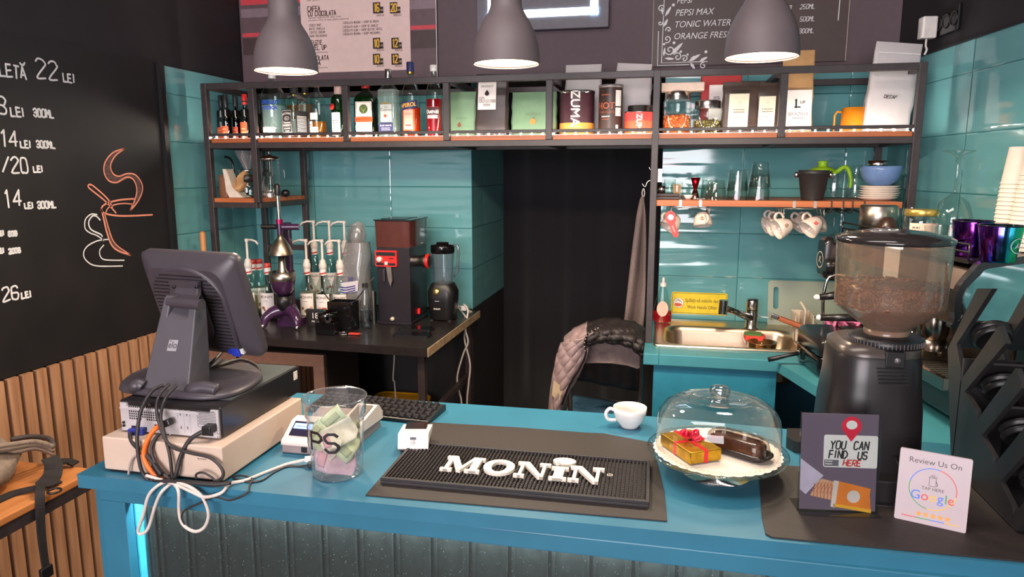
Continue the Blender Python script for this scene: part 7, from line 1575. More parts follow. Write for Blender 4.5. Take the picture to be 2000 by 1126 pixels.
m = M(); m.poly([(-.011, -.013), (.013, -.013), (.013, .013), (-.011, .013)], fl, 0); m.text('elo', .018, lambda u, v: fl(u, v * 1.2, .0005), .001, -.005, 'C', 1, bold=.01); m.ribbon([(-.009, .010), (-.004, .010)], .0016, lambda u, v: fl(u, v, .0005), 1); m.build('logo', [mat('logo_light', (150, 146, 150), .5), mat('neck_grey', (74, 70, 76))], mo)
# winged base plate
bc = mw(at(368, 752, Z=ZB_)); 
ol = [mw(at(px, py, Z=ZB_)) for px, py in ((232, 762), (258, 735), (300, 722), (400, 706), (480, 715), (508, 728), (512, 742), (490, 760), (450, 776), (400, 782), (340, 779), (270, 772))]
ol = [V(p.x, p.y, 0) for p in ol]; cc = sum(ol, V(0, 0, 0)) / len(ol); ol = smooth(ol, 4, True)
m = M(); m.loft([[cc + (p - cc) * s_ + V(0, 0, z) for p in ol] for s_, z in ((.98, 0), (1, .003), (.99, .009), (.93, .014), (.85, .015))]); m.build('base_plate', mg, mo)
for A_, B_ in ((mw(at(262, 740, Y=1.33)), bl + V(.004, 0, 0)), (br + V(.004, .005, 0), mw(at(425, 752, Y=1.345)))):
    A_.z = .016; B_.z = .018; m = M(); m.tube(smooth([A_ + V(0, .03, -.006), A_, (A_ + B_) / 2 + V(0, 0, .006), B_], 4), .015, 12); m.build('foot_wing', mg, mo)
m = M(); c = sp_(.088, -.108, .025); m.obox(c, r_ * .012, u_ * .016, nb * .008); m.obox(c - r_ * .02, r_ * .005, u_ * .012, nb * .007); m.build('video_plug', mat('plug_blue', (44, 66, 190), .4), mo, .002); m = M(); m.obox(c + r_ * .02, r_ * .005, u_ * .008, nb * .006); m.build('white_plug', white, mo, .001)

# ---------------------------------------------------------------- cables
blkc = mat('black_cable', (46, 40, 40), .5); whc = mat('cream_cable', (214, 200, 190), .5)
def px_cable(name, label, pts, r, m_, end=None, k_=7):
    P = [at(x, y, Y=yy) for x, y, yy in pts]; c = thing(name, label, 'cable', P[-1]); M().tube(smooth(P, k_), r, 8).build('cord', m_, c, 0, True); return c, P
F0 = 1.238; F1 = 1.213
c, P = px_cable('video_cable', 'thick black cable falling from the monitor base past the front of the drawer', [(318, 752, 1.30), (296, 764, 1.275), (276, 800, 1.262), (268, 850, 1.245), (272, 900, F0), (282, 928, F0), (300, 942, F0), (328, 945, F0 - .006)], .0042, blkc)
c, P = px_cable('video_cable', 'black cable with a blue plug between the computer and the drawer front', [(260, 842, 1.283), (254, 850, 1.262), (262, 868, 1.25), (290, 893, 1.242), (316, 920, F0), (332, 938, F0)], .0042, blkc)
q = P[0]; M().obox(q + V(.012, 0, .002), (.02, 0, .002), (0, .009, 0), (0, 0, .008)).build('plug', mat('plug_navy', (38, 48, 130), .4), c, .003, True)
c, P = px_cable('network_cable', 'orange cable curving down the front of the cash drawer', [(318, 828, 1.272), (302, 838, 1.256), (287, 862, 1.246), (281, 888, 1.242), (290, 912, F0), (308, 930, F0), (330, 940, F0)], .0055, mat('orange_cable', (240, 112, 34), .45))
q = P[0]; M().obox(q + V(.008, .0, .003), (.014, 0, .006), (0, .008, 0), (-.003, 0, .007)).build('plug', blkplastic, c, .003, True)
c, P = px_cable('power_cable', 'black power cord from the computer inlet to the bundle at the bar edge', [(405, 838, 1.272), (385, 848, 1.262), (368, 862, 1.256), (352, 893, 1.246), (345, 922, F0), (338, 940, F0)], .0048, blkc)
q = P[0]; M().obox(q + V(.002, .005, 0), (.011, 0, 0), (0, .014, 0), (0, 0, .009)).build('plug', blkplastic, c, .003, True)
px_cable('video_cable', 'black cable looping wide over the right half of the drawer front', [(330, 750, 1.30), (312, 770, 1.27), (306, 800, 1.262), (318, 846, 1.25), (336, 872, 1.244), (372, 884, 1.242), (412, 894, 1.242), (434, 916, 1.240), (432, 934, F0), (404, 944, F0), (352, 944, F0)], .0036, blkc)
px_cable('data_cable', 'thin black cable hanging straight in front of the computer to the bundle', [(345, 752, 1.30), (324, 776, 1.27), (314, 812, 1.262), (322, 850, 1.25), (332, 890, 1.242), (337, 938, F0)], .0036, blkc)
px_cable('data_cable', 'black cable with a lump curving beside the orange one', [(312, 846, 1.262), (300, 862, 1.25), (296, 880, 1.244), (305, 906, 1.240), (322, 926, F0), (334, 938, F0)], .004, blkc)
q0, q1 = at(300, 905, Y=1.236), at(316, 928, Y=1.232); tag(M().bar(q0, q1, .013, .012).build('ferrite_block', blkplastic, None, .003), 'small dark block clamped on the cables in front of the drawer', 'cable clip')
px_cable('white_cord', 'white cable hanging in two long loops over the bar edge', [(330, 938, F0 - .004), (308, 948, F1 + .006), (290, 968, F1), (280, 1005, F1), (270, 1035, F1), (276, 1042, F1), (290, 1030, F1), (304, 985, F1), (316, 960, F1), (334, 944, F0 - .008)], .0036, whc)
px_cable('white_cord', 'white cable hanging in a round loop below the bar edge', [(340, 944, F0 - .01), (349, 960, F1), (350, 1000, F1), (358, 1024, F1), (380, 1037, F1), (398, 1030, F1), (407, 1010, F1), (404, 988, F1), (392, 966, F1), (370, 950, F1 + .004), (342, 940, F0 - .012)], .0036, whc)
def on_top(pts, r): return [V(at(x, y, Z=T + r + dz).x, at(x, y, Z=T + r + dz).y, T + r + dz) for x, y, dz in pts]
p_ = on_top([(601, 896, .012), (585, 900, .006), (560, 906, 0), (520, 921, 0), (480, 937, 0), (450, 944, 0.001)], .0036)
P = p_ + [at(432, 962, Y=F1 + .004), at(400, 970, Y=F1), at(375, 960, Y=F1), at(340, 944, Y=F0 - .014), at(300, 932, Y=F0 - .010), at(286, 928, Y=F0 - .006)]
c = thing('white_cord', 'white network cable running across the bar to the white till', 'cable', P[0]); M().tube(smooth(P, 7), .0036, 8).build('cord', whc, c, 0, True); q = P[0]; M().obox(q + V(.004, .0, .001), (.009, .004, 0), (-.003, .006, 0), (0, 0, .005)).build('plug', white, c, .001, True)
p_ = on_top([(606, 907, .006), (585, 910, 0), (560, 911, 0), (535, 922, 0), (510, 938, 0), (480, 940, .0), (455, 932, 0), (470, 928, .004), (492, 934, .002), (488, 946, 0)], .0022)
P = p_ + [at(482, 962, Y=F1 + .004), at(450, 976, Y=F1), at(418, 970, Y=F1), at(390, 982, Y=F1), at(362, 995, Y=F1), at(354, 1010, Y=F1), at(360, 1024, Y=F1)]
c = thing('thin_cord', 'thin black lead winding over the bar top and edge to a small plug', 'cable', P[0]); M().tube(smooth(P, 7), .0021, 6).build('cord', blkc, c, 0, True); q = P[0]; M().obox(q + V(.006, .003, 0), (.012, .003, 0), (-.002, .006, 0), (0, 0, .006)).build('plug', blkplastic, c, .002, True)
px_cable('data_cable', 'short black loop rising from the cable bundle by the drawer corner', [(384, 934, F0 - .004), (383, 926, F0 - .004), (395, 922, F0 - .004), (412, 930, F0 - .002), (420, 938, F0 - .002)], .0024, blkc)
px_cable('data_cable', 'black cables gathered along the foot of the cash drawer', [(300, 936, F0 - .01), (340, 940, F0 - .012), (380, 942, F0 - .012), (420, 945, F0 - .008), (450, 942, F0 - .002)], .005, blkc)
px_cable('grey_cord', 'short grey cable lying against the left part of the drawer front', [(275, 884, 1.247), (260, 893, 1.246), (253, 910, 1.244), (251, 926, 1.242)], .0024, mat('grey_cable', (168, 154, 146), .5))
# coil behind the monitor on the computer
zc = ZB_ + .006
P = [V(at(x, y, Z=zc).x, at(x, y, Z=zc).y, zc + d) for x, y, d in ((395, 728, .0), (430, 722, .012), (470, 712, .014), (500, 716, .004), (504, 728, .0), (470, 734, 0), (420, 736, 0), (396, 732, .004), (430, 715, .03), (452, 697, .045), (470, 690, .05), (476, 702, .035), (465, 712, .02))]
c = thing('video_cable', 'coiled black cable lying on the computer behind the monitor stand', 'cable', P[0]); M().tube(smooth(P, 7), .0042, 8).build('cord', blkc, c, 0, True)

# white till with small blue display
p = at(582, 888, Z=T); kx0, ky0 = at(551, 885, Z=T).x, 1.43
k = thing('cash_register', 'white electronic till with a small lit blue display, behind the tip jar', 'cash register', (kx0, ky0, T + .001)); tw = mat('till_white', (216, 202, 194), .4, noise=.02); td = mat('till_grey', (140, 124, 124), .4)
m = M(); m.prism([(0, .0), (0.002, .02), (.20, .05), (.22, .0)], lambda u, v, d: V(d, u, v), 0, .158); m.build('lower_case', td, k, .004)
m = M(); m.prism([(.0, .018), (.0, .030), (.012, .036), (.055, .063), (.085, .066), (.085, .03)], lambda u, v, d: V(d, u, v), -.002, .105); m.build('display_housing', tw, k, .004)
m = M(); m.prism([(.05, .03), (.05, .044), (.20, .066), (.225, .04), (.225, .02)], lambda u, v, d: V(d, u, v), .106, .162); m.build('keypad_case', tw, k, .006)
sl = V(0, .043, .027).normalized(); nl = V(0, -.027, .043).normalized(); c0 = V(.010, .016, .0385) + nl * .001; fs = lambda u, v, d=0.: c0 + V(u, 0, 0) + sl * v + nl * d
m = M(); m.prism([(0, 0), (.085, 0), (.085, .042), (0, .042)], lambda u, v, d: fs(u, v, d), -.002, .001, 0); m.build('display_window', mat('display_black', (40, 36, 58), .15), k); m = M(); m.prism([(.003, .02), (.078, .02), (.078, .036), (.003, .036)], lambda u, v, d: fs(u, v, d), .0008, .0014); m.build('display', emis('lcd_blue', (130, 170, 250), 1.1), k)
m = M(); m.scribble(.024, .003, lambda u, v: fs(u, v, .0016), .02, .026); m.build('display_text', mat('lcd_text', (70, 96, 170), .6), k)
m = M(); m.prism([(.09, .050), (.19, .0648)], lambda u, v, d: V(d, u, v + .001), .13, .22) if 0 else m.obox((.134, .135, .0585), (.020, 0, 0), (0, .05, .0075), (0, -.0001, .0012)); m.build('key_panel', mat('keypad_grey', (92, 84, 80), .4), k, .001)
m = M(); m.box(.050, .064, -.0015, .004, .006, .019); m.build('socket', blkplastic, k, .0005); m = M(); m.box(.068, .080, -.0015, .004, .006, .019); m.build('socket', td, k, .0005)

# tip jar with banknotes
p = at(660, 922, Z=T); jy = p.y + .0; jx = p.x + .0; Rj = .064; hj = at(655, 775, Y=jy + .0).z - T
k = thing('tip_jar', 'tall clear plastic tip jar with hand painted letters', 'tip jar', (jx, jy, T + .0005))
M().lathe([(.001, .004), (Rj * .80, .003), (Rj * .84, .0), (Rj * .86, .006), (Rj * .96, hj * .74), (Rj * .97, hj * .78), (Rj * 1.02, hj * .79), (Rj * 1.06, hj * .985), (Rj * 1.10, hj), (Rj * 1.08, hj + .003), (Rj * 1.04, hj)], n=64, cap=False).build('jar', glass('jar_plastic', (248, 248, 248), 1.9, .05, .09, .045), k)
m = M(); wj = wrap(Rj * .91, 0, -pi / 2 - .14, off=.0035); X_ = -.078
for ch in 'TIPS': m.stroke(ch, .040, wj, .0062, x0=X_, y0=.072, jit=.1, wide=1.0); X_ += .034 if ch != 'I' else .022
m.build('lettering', mat('paint_black', (30, 22, 24), .5), k)
gn = mat('note_green', (200, 208, 172), .75, dark=(176, 190, 148), scale=60); pk = mat('note_pink', (214, 184, 188), .75, dark=(194, 156, 168), scale=60); cr = mat('note_cream', (226, 220, 200), .75, dark=(200, 196, 170), scale=60)
def note(name_l, mm, c, rx, ry, rz, w=.085, h=.05, curl=.012, f_=3.0):
    R_ = Matrix.Rotation(rz, 4, 'Z') @ Matrix.Rotation(ry, 4, 'Y') @ Matrix.Rotation(rx, 4, 'X')
    def fn(u, v):
        q_ = Vector(((u - .5) * w, (v - .5) * h, curl * sin(u * f_ * 2) + curl * .5 * sin(v * 5 + u * 3))); q_ = R_ @ q_ + Vector(c); d = hypot(q_.x, q_.y); lim = Rj * .80
        if d > lim: q_.x *= lim / d; q_.y *= lim / d
        q_.z = max(q_.z, .006); return q_ + Vector((jx, jy, T))
    m = M(); m.grid(fn, 16, 10); 
    m.grid(lambda u, v: fn(.12 + u * .2, .2 + v * .6) + Vector((0, -.0012, .0006)), 5, 5, 1); o = m.build('banknote', [mm, mat('note_print', (160, 168, 130), .8) if mm is gn else mat('note_print_pink', (200, 150, 158), .8)]); s = o.modifiers.new('t', 'SOLIDIFY'); s.thickness = .0006
    tag(o, name_l, 'banknote', 'crumpled banknotes in the tip jar')
note('pink banknote curled along the lower front of the tip jar', pk, (.010, -.028, .040), 1.25, .1, .12, .1, .055)
note('green banknote bent at the left of the tip jar, behind the letters', gn, (-.020, -.022, .085), 1.1, .5, -.3)
note('cream banknote standing in the middle of the tip jar', cr, (.012, -.018, .095), 1.3, -.5, .3)
note('green banknote with its corner pointing up at the jar middle', gn, (.004, .01, .105), 1.35, .85, .1, .08, .055)
note('green banknote pressed against the right side of the tip jar', gn, (.036, .0, .075), 1.2, -.7, .8)
note('crumpled pale pink banknote lying deep at the jar bottom', pk, (-.008, .012, .028), .3, .2, .7)

# keyboard
A_, B_, C_ = at(690, 806, Z=T + .012), at(836, 822, Z=T + .012), at(861, 787, Z=T + .012)
a_k = atan2(B_.y - A_.y, B_.x - A_.x); kw, kd = .37, .125
k = thing('keyboard', 'black computer keyboard behind the tip jar and the white till', 'keyboard', (B_.x, B_.y, T + .001), a_k)
m = M(); m.prism([(0, .0), (0, .010), (kd * .9, .020), (kd, .016), (kd, 0)], lambda u, v, d: V(d, u, v), -kw, 0); m.build('body', blkplastic, k, .003)
keym = mat('key_black', (40, 37, 38), .35); proto = None
for r in range(5):
    for c in range(17):
        if proto is None:
            m = M(); m.loft([[(u, v, z) for u, v in rrect(.0165 * s_, .0185 * s_, .002, 2)] for s_, z in ((1, 0), (.96, .003), (.78, .0065))]); proto = m.build('key', keym, k); o = proto
        else: o = proto.copy(); COL.objects.link(o); o.parent = k
        y = .016 + r * .0215; o.location = (-kw + .02 + c * .0206 + (r % 2) * .003, y, .0112 + y * .085)
# payment terminal
P = at(808, 874, Z=T + .012); k = thing('card_terminal', 'small white card payment terminal lying on the mat corner', 'payment terminal', (P.x, P.y, T + .004), radians(12))
m = M(); m.prism([(-.012, .006), (-.005, .0), (.075, .0), (.085, .022), (.07, .034), (.004, .038)], lambda u, v, d: V(d, u, v), -.032, .032); m.build('lower_case', mat('terminal_dark', (60, 46, 48), .35), k, .004)
m = M(); m.prism([(-.014, .010), (-.010, .008), (.01, .02), (.088, .028), (.085, .036), (.002, .044), (-.002, .042)], lambda u, v, d: V(d, u, v), -.036, .036); m.build('upper_case', white, k, .004)
fn_ = lambda u, v, d=0.: V(u, -.0135 + v * .36 - d, .011 + v * .93 + d * .3)
m = M(); m.poly(rrect(.014, .006, .001, 2, 0, .024), lambda u, v: fn_(u, v, .0022), 0); m.ribbon(circ(.005, 16, 0, .014), .0008, lambda u, v: fn_(u, v, .0022), 1, True)
for i in range(3): m.ribbon([(-.001 + i * .0014, .012), (-.0004 + i * .0014, .014), (-.001 + i * .0014, .016)], .0006, lambda u, v: fn_(u, v, .0022), 1)
m.build('contactless_mark', [blkplastic, mat('grey_ink', (110, 96, 92))], k); m = M(); m.box(-.014, .016, -.0145, -.012, .0045, .007); m.build('card_slot', lab_white, k); m = M(); m.obox((0, .045, .0405), (.026, 0, 0), (0, .032, .003), (0, 0, .0006)); m.build('screen', blkgloss, k)

# mats
pl = [at(x, y, Z=T) for x, y in ((714, 968), (1303, 1019), (1297, 960), (1274, 866), (1180, 848), (1140, 846), (1010, 836), (838, 826))]
m = M(); m.prism([(p.x, p.y) for p in pl], lambda u, v, d: V(u, v, d), T + .0005, T + .003); tag(m.build('rubber_sheet', rub, None, .001), 'large thin black rubber sheet under the lettered bar mat', 'mat')
a = at(743, 943, Z=T + .004); b = at(1268, 991, Z=T + .004); w_ = b.x - a.x; dm_ = .208; ang = atan2(b.y - a.y, b.x - a.x)
k = thing('bar_mat', 'black nubbed rubber bar mat with raised white lettering', 'bar mat', (a.x, a.y, T + .0031), ang)
m = M(); m.box(0, w_, 0, dm_, 0, .006)
for q_ in ((0, w_, 0, .007), (0, w_, dm_ - .007, dm_), (0, .007, .007, dm_ - .007), (w_ - .007, w_, .007, dm_ - .007)): m.box(q_[0], q_[1], q_[2], q_[3], .006, .014)
m.build('tray', mat('mat_black', (38, 34, 36), .5, noise=.1), k, .001)
m = M(); nx, ny = 66, 24
for i in range(nx):
    for j in range(ny):
        x = .0115 + i * (w_ - .023) / (nx - 1); y = .0115 + j * (dm_ - .023) / (ny - 1); q_ = .0024; m.loft([[(x - q_, y - q_, .006), (x + q_, y - q_, .006), (x + q_, y + q_, .006), (x - q_, y + q_, .006)], [(x - q_ * .7, y - q_ * .7, .0125), (x + q_ * .7, y - q_ * .7, .0125), (x + q_ * .7, y + q_ * .7, .0125), (x - q_ * .7, y + q_ * .7, .0125)]], 0, False)
o = m.build('nubs', mat('nub_black', (52, 46, 44), .45), k); o['kind'] = 'stuff'
# slab-serif letters
lt = mat('mat_letter_white', (226, 216, 200), .55, noise=.03)
def slab_letter(ch, x, y, w, h):
    s_ = h * .13; st = w * .24; P = []
    R_ = lambda x0_, x1_, y0_, y1_: P.append([(x0_, y0_), (x1_, y0_), (x1_, y1_), (x0_, y1_)])
    if ch == 'M':
        R_(0, w * .30, 0, s_); R_(w * .62, w, 0, s_); R_(.0, w * .24, h - s_, h); R_(w * .76, w, h - s_, h); P.append([(w * .09, 0), (w * .20, 0), (w * .20, h), (w * .09, h)]); P.append([(w * .73, 0), (w * .92, 0), (w * .92, h), (w * .73, h)]); P.append([(w * .09, h), (w * .28, h), (w * .54, h * .22), (w * .42, 0)]); P.append([(w * .42, 0), (w * .52, 0), (w * .80, h), (w * .70, h)])
    if ch == 'N':
        R_(0, w * .32, 0, s_); R_(0, w * .26, h - s_, h); R_(w * .66, w, h - s_, h); P.append([(w * .12, 0), (w * .22, 0), (w * .22, h), (w * .12, h)]); P.append([(w * .78, 0), (w * .88, 0), (w * .88, h), (w * .78, h)]); P.append([(w * .10, h), (w * .34, h), (w * .88, 0), (w * .72, 0)])
    if ch == 'I': R_(0, w, 0, s_ * 1.2); R_(0, w, h - s_ * 1.2, h); R_(w * .22, w * .78, 0, h)
    return [[(x + u, y + v) for u, v in q_] for q_ in P]
LH = .072; y0 = .060; zL0, zL1 = .0115, .0185
def letter(polys, nm='letter'):
    m = M()
    for i, q_ in enumerate(polys): m.prism(q_, lambda u, v, d: V(u, v, d), zL0, zL1 + i * .00008)
    m.build(nm, lt, k)
x = w_ * .20
for ch, wl in (('M', .118), ('O', .092), ('N', .098), ('I', .050), ('N', .098)):
    wl *= w_ / .56 * .745
    if ch == 'O':
        m = M(); n = 40; cx, cy = x + wl / 2, y0 + LH / 2; o_ = [(cx + wl / 2 * cos(2 * pi * i / n), cy + LH * .52 * sin(2 * pi * i / n)) for i in range(n)]; i_ = [(cx + wl * .24 * cos(2 * pi * i / n), cy + LH * .36 * sin(2 * pi * i / n)) for i in range(n)]
        m.loft([[V(u, v, zL0) for u, v in i_], [V(u, v, zL0) for u, v in o_], [V(u, v, zL1) for u, v in o_], [V(u, v, zL1) for u, v in i_], [V(u, v, zL0) for u, v in i_]], 0, False, False); m.build('letter', lt, k)
    else: letter(slab_letter(ch, x, y0, wl, LH * (.86 if ch == 'I' else 1)))
    if ch == 'I':
        cx, cy = x + wl * .62, y0 + LH * 1.30; letter([[(cx + .026 * cos(t_), cy + .018 * sin(t_)) for t_ in (i * 2 * pi / 28 for i in range(28))]], 'letter_dot')
        letter([[(cx - .018, cy - .012), (cx - .006, cy - .014), (cx - .010, cy - .024), (cx - .016, cy - .024)]], 'letter_stem')
    x += wl + .003
m = M(); m.ribbon(circ(.0055, 20, x + .010, y0 + LH * .55), .0016, lambda u, v: V(u, v, zL1), 0, True); m.poly(circ(.0055, 20, x + .010, y0 + LH * .55), lambda u, v: V(u, v, zL1 - .0006), 1); m.text('R', .006, lambda u, v: V(u, v, zL1), x + .010, y0 + LH * .55 - .0022, 'C', 0); m.build('registered_mark', [lt, mat('nub_black', (52, 46, 44))], k)

# coffee cup
p = at(1229, 836, Z=T); R = .034; Yc = p.y + .012; cup = thing('coffee_cup', 'white coffee cup with coffee dregs near the back edge of the bar', 'cup', (p.x, Yc, T + .0005)); h = at(1230, 794, Y=Yc).z - T
R = (at(1263, 794, Y=Yc).x - at(1197, 794, Y=Yc).x) / 2
M().lathe([(.001, .003), (R * .5, .002), (R * .54, 0), (R * .55, .005), (R * .82, h * .35), (R * .97, h * .72), (R, h), (R * .95, h), (R * .9, h * .7), (R * .6, h * .25), (0, h * .2)], n=48, cap=False).build('body', white, cup)
M().tube(smooth([(-R * .93, 0, h * .78), (-R * 1.2, -.004, h * .86), (-R * 1.42, -.006, h * .62), (-R * 1.28, -.005, h * .32), (-R * .82, 0, h * .28)], 6), .0046, 10).build('handle', white, cup); M().lathe([(R * .80, h * .55), (0, h * .55)], n=40, cap=False).build('coffee', mat('coffee_stain', (190, 160, 120), .4, noise=.2), cup)

# cake stand under a dome
zp = T + .048; pc_ = at(1400, 882, Z=zp); cx, cy = pc_.x, pc_.y; Rp = (at(1533, 880, Z=zp) - at(1266, 872, Z=zp)).length / 2
k = thing('cake_stand', 'clear footed cake plate on the bar between the mat and the grey sign', 'cake stand', (cx, cy, T + .001)); acl = glass('acrylic_clear', (246, 248, 246), 1.4, .03, .06)
M().lathe([(.0, .004), (.075, .0), (.078, .006), (.05, .012), (.03, .026), (.05, .036), (Rp * .9, .040), (Rp, .048), (Rp * 1.01, .053), (Rp * .97, .053), (Rp * .9, .047), (0, .046)], n=72, cap=False).build('plate', acl, k)
doily = mat('doily_white', (236, 226, 216), .85, noise=.02); n = 144
rin = [V(cx + Rp * (.90 + .025 * abs(sin(i * 36 * pi / n))) * cos(2 * pi * i / n), cy + Rp * (.90 + .025 * abs(sin(i * 36 * pi / n))) * sin(2 * pi * i / n), T + .052) for i in range(n)]
m = M(); ri2 = [V(cx + Rp * .80 * cos(2 * pi * i / n), cy + Rp * .80 * sin(2 * pi * i / n), T + .0502) for i in range(n)]; m.loft([rin, ri2, [V(cx, cy, T + .0502)] * n], 0, True, False)
for ring in range(3):
    for i in range(60): a_ = (i + ring * .5) * 2 * pi / 60; rr = Rp * (.885 - ring * .045); m.poly([V(cx + rr * cos(a_) + .0016 * cos(b_), cy + rr * sin(a_) + .0016 * sin(b_), T + .0525 - ring * .0004) for b_ in (0, 1.57, 3.14, 4.71)], None, 1)
tag(m.build('doily', [doily, mat('doily_hole', (190, 176, 160), .9)]), 'round white paper doily with a scalloped edge on the cake plate', 'doily')
zd = T + .053; Rd = Rp * .885; ztop_ = at(1400, 781, Y=cy).z - zd
k = thing('cake_dome', 'clear round cake dome with a knob over the gold box', 'cake dome', (cx, cy, zd)); hd = at(1400, 776, Y=cy).z - zd
M().lathe([(Rd, 0), (Rd * .995, hd * .5), (Rd * .965, hd * .68), (Rd * .88, hd * .83), (Rd * .72, hd * .93), (Rd * .5, hd * .985), (Rd * .44, hd * .985), (Rd * .40, hd * .955), (0, hd * .95)], n=72, cap=False).build('dome', glass('dome_clear', (250, 250, 248), 1.5, .02, .05), k)
M().lathe([(.022, hd * .95), (.018, hd * .97), (.017, hd + .002), (.021, hd + .008), (.022, hd + .017), (.019, hd + .024), (.010, hd + .028), (0, hd + .0285)], n=32, cap=False).build('knob', glass('knob_clear', (240, 240, 238), 1.8, .02, .14), k)
# gold gift box with red ribbon
Zt = T + .053 + .026
q = [at(x, y, Z=Zt) for x, y in ((1293, 845), (1352, 838), (1407, 876), (1347, 886))]; gm = mat('gold_foil', (196, 152, 34), .28, .75, noise=.15, scale=70, bump=.15)
o_ = (q[0] + q[2]) / 2; ex = ((q[1] - q[0]) + (q[2] - q[3])) / 4; ey = ((q[3] - q[0]) + (q[2] - q[1])) / 4; ey = ey - ex * (ex.dot(ey) / ex.dot(ex)); k = thing('gift_box', 'gold foil gift box tied with a red ribbon under the cake dome', 'gift box', (o_.x, o_.y, T + .0535))
m = M(); hz_ = V(0, 0, .013); m.obox((0, 0, .013), ex, ey, hz_); m.build('box', gm, k, .002)
m = M(); m.obox((0, 0, .0132), ex * 1.01, ey.normalized() * .0045, hz_ * 1.04); m.obox((0, 0, .0132), ex.normalized() * .0045, ey * 1.01, hz_ * 1.04); rbm = mat('ribbon_red', (222, 20, 44), .3); m.build('ribbon', rbm, k)
m = M()
for i in range(9): a_ = i * .7; c_ = V(.010 * cos(a_) * (1 - .05 * i), .010 * sin(a_) * (1 - .05 * i), .028 + .0022 * i); t_ = V(cos(a_), sin(a_), .3); m.tube(smooth([c_ - t_ * .002, c_ + t_ * .009 + V(0, 0, .006), c_ + t_ * .013, c_ + t_ * .006 - V(0, 0, .003)], 4, True), .0032, 6, closed=True)
m.build('bow', mat('bow_magenta', (214, 20, 62), .3), k)
# cake in a clear container
c0, c1 = at(1395, 862, Z=T + .062), at(1488, 890, Z=T + .062); d_ = (c1 - c0); L_ = d_.length / 2 + .022; ang = atan2(d_.y, d_.x); k = thing('cake_box', 'long dessert box with a black base and clear lid under the cake dome', 'cake box', ((c0.x + c1.x) / 2, (c0.y + c1.y) / 2, T + .0535), ang)
rr2 = lambda s_, w2=.062: rrect(2 * L_ * s_, w2 * s_, w2 * s_ * .45, 6)
m = M(); m.rings(rr2(1), lambda u, v, d: V(u, v, d), ((.86, .0), (.96, .006), (1, .009), (1, .012), (.93, .012), (.88, .006))); m.build('base', mat('box_black', (36, 28, 26), .2), k)
m = M(); m.rings(rr2(1), lambda u, v, d: V(u, v, d), ((.97, .0125), (.92, .014), (.86, .034), (.74, .042), (.70, .042)), ); m.build('lid', glass('dessert_lid', (240, 236, 232), 1.6, .03, .12), k)
m = M(); m.rings(rr2(1), lambda u, v, d: V(u, v, d), ((.80, .007), (.80, .028), (.74, .033))); m.build('cake', mat('glazed_cake', (104, 60, 30), .15, dark=(60, 34, 20), scale=30, coat=.5), k)

# ================================================================ passage: chair, jacket, towel
CY = 2.95; ca, cb_ = at(1140, 705, Y=CY), at(1255, 720, Y=CY)
k = thing('chair', 'chair with a grey padded back and chrome frame standing in the passage', 'chair', ((ca.x + cb_.x) / 2 - .0, CY + .2, 0)); cg = mat('chair_grey', (128, 110, 106), .85, noise=.1, scale=40, bump=.2)
bl_ = [at(x, y, Y=CY) for x, y in ((1126, 668), (1150, 662), (1190, 664), (1225, 676), (1250, 690), (1256, 705), (1255, 717), (1245, 722), (1225, 714), (1195, 709), (1165, 709), (1138, 712), (1128, 700))]
m = M(); xm = sum(p.x for p in bl_) / len(bl_); cvx = lambda x: -.35 * (x - xm) ** 2 * 4
m.prism([(p.x, p.z) for p in bl_], lambda u, v, d: V(u, CY - cvx(u) + d, v), 0, .028); m.build('back_pad', cg, k, .008, True)
sz = .47; sw = .2
m = M(); m.rings(rrect(.40, .40, .06, 6, xm, CY + .27), lambda u, v, d: V(u, v, d), ((1, sz - .04),)) if 0 else m.loft([[V(u, v, z) for u, v in rrect(.36 * s_, .40 * s_, .06, 5, xm - .035, CY + .27)] for s_, z in ((.96, sz - .05), (1, sz - .035), (1, sz - .012), (.95, sz))]); m.build('seat', cg, k, 0, True)
chr_ = mat('chair_chrome', (170, 150, 146), .25, 1.)
pl_ = at(1248, 716, Y=CY + .02)
for s_ in (-1, 1):
    x = xm - .03 + s_ * .155; M().tube(smooth([(x, CY + .02, .88), (x, CY + .035, .66), (x, CY + .07, .48), (x, CY + .03, .0)], 4), .011).build('rear_leg', chr_, k, 0, True); M().tube([(x, CY + .43, sz - .04), (x, CY + .46, 0)], .011).build('front_leg', chr_, k, 0, True)
# blue cloth on the seat
m = M(); x0_, x1_ = xm - .215, xm + .12
m.grid(lambda u, v: V(x0_ + u * (x1_ - x0_), CY + .065 + v * .36, sz + .012 + .006 * sin(u * 9 + v * 5) + .02 * (u < .3) * (1 - u / .3)), 16, 10); o = m.build('folded_jeans', mat('denim_blue', (84, 132, 164), .9, bump=.4, scale=90, noise=.15)); s = o.modifiers.new('t', 'SOLIDIFY'); s.thickness = .02; tag(o, 'folded blue denim garment lying on the chair seat', 'clothing')
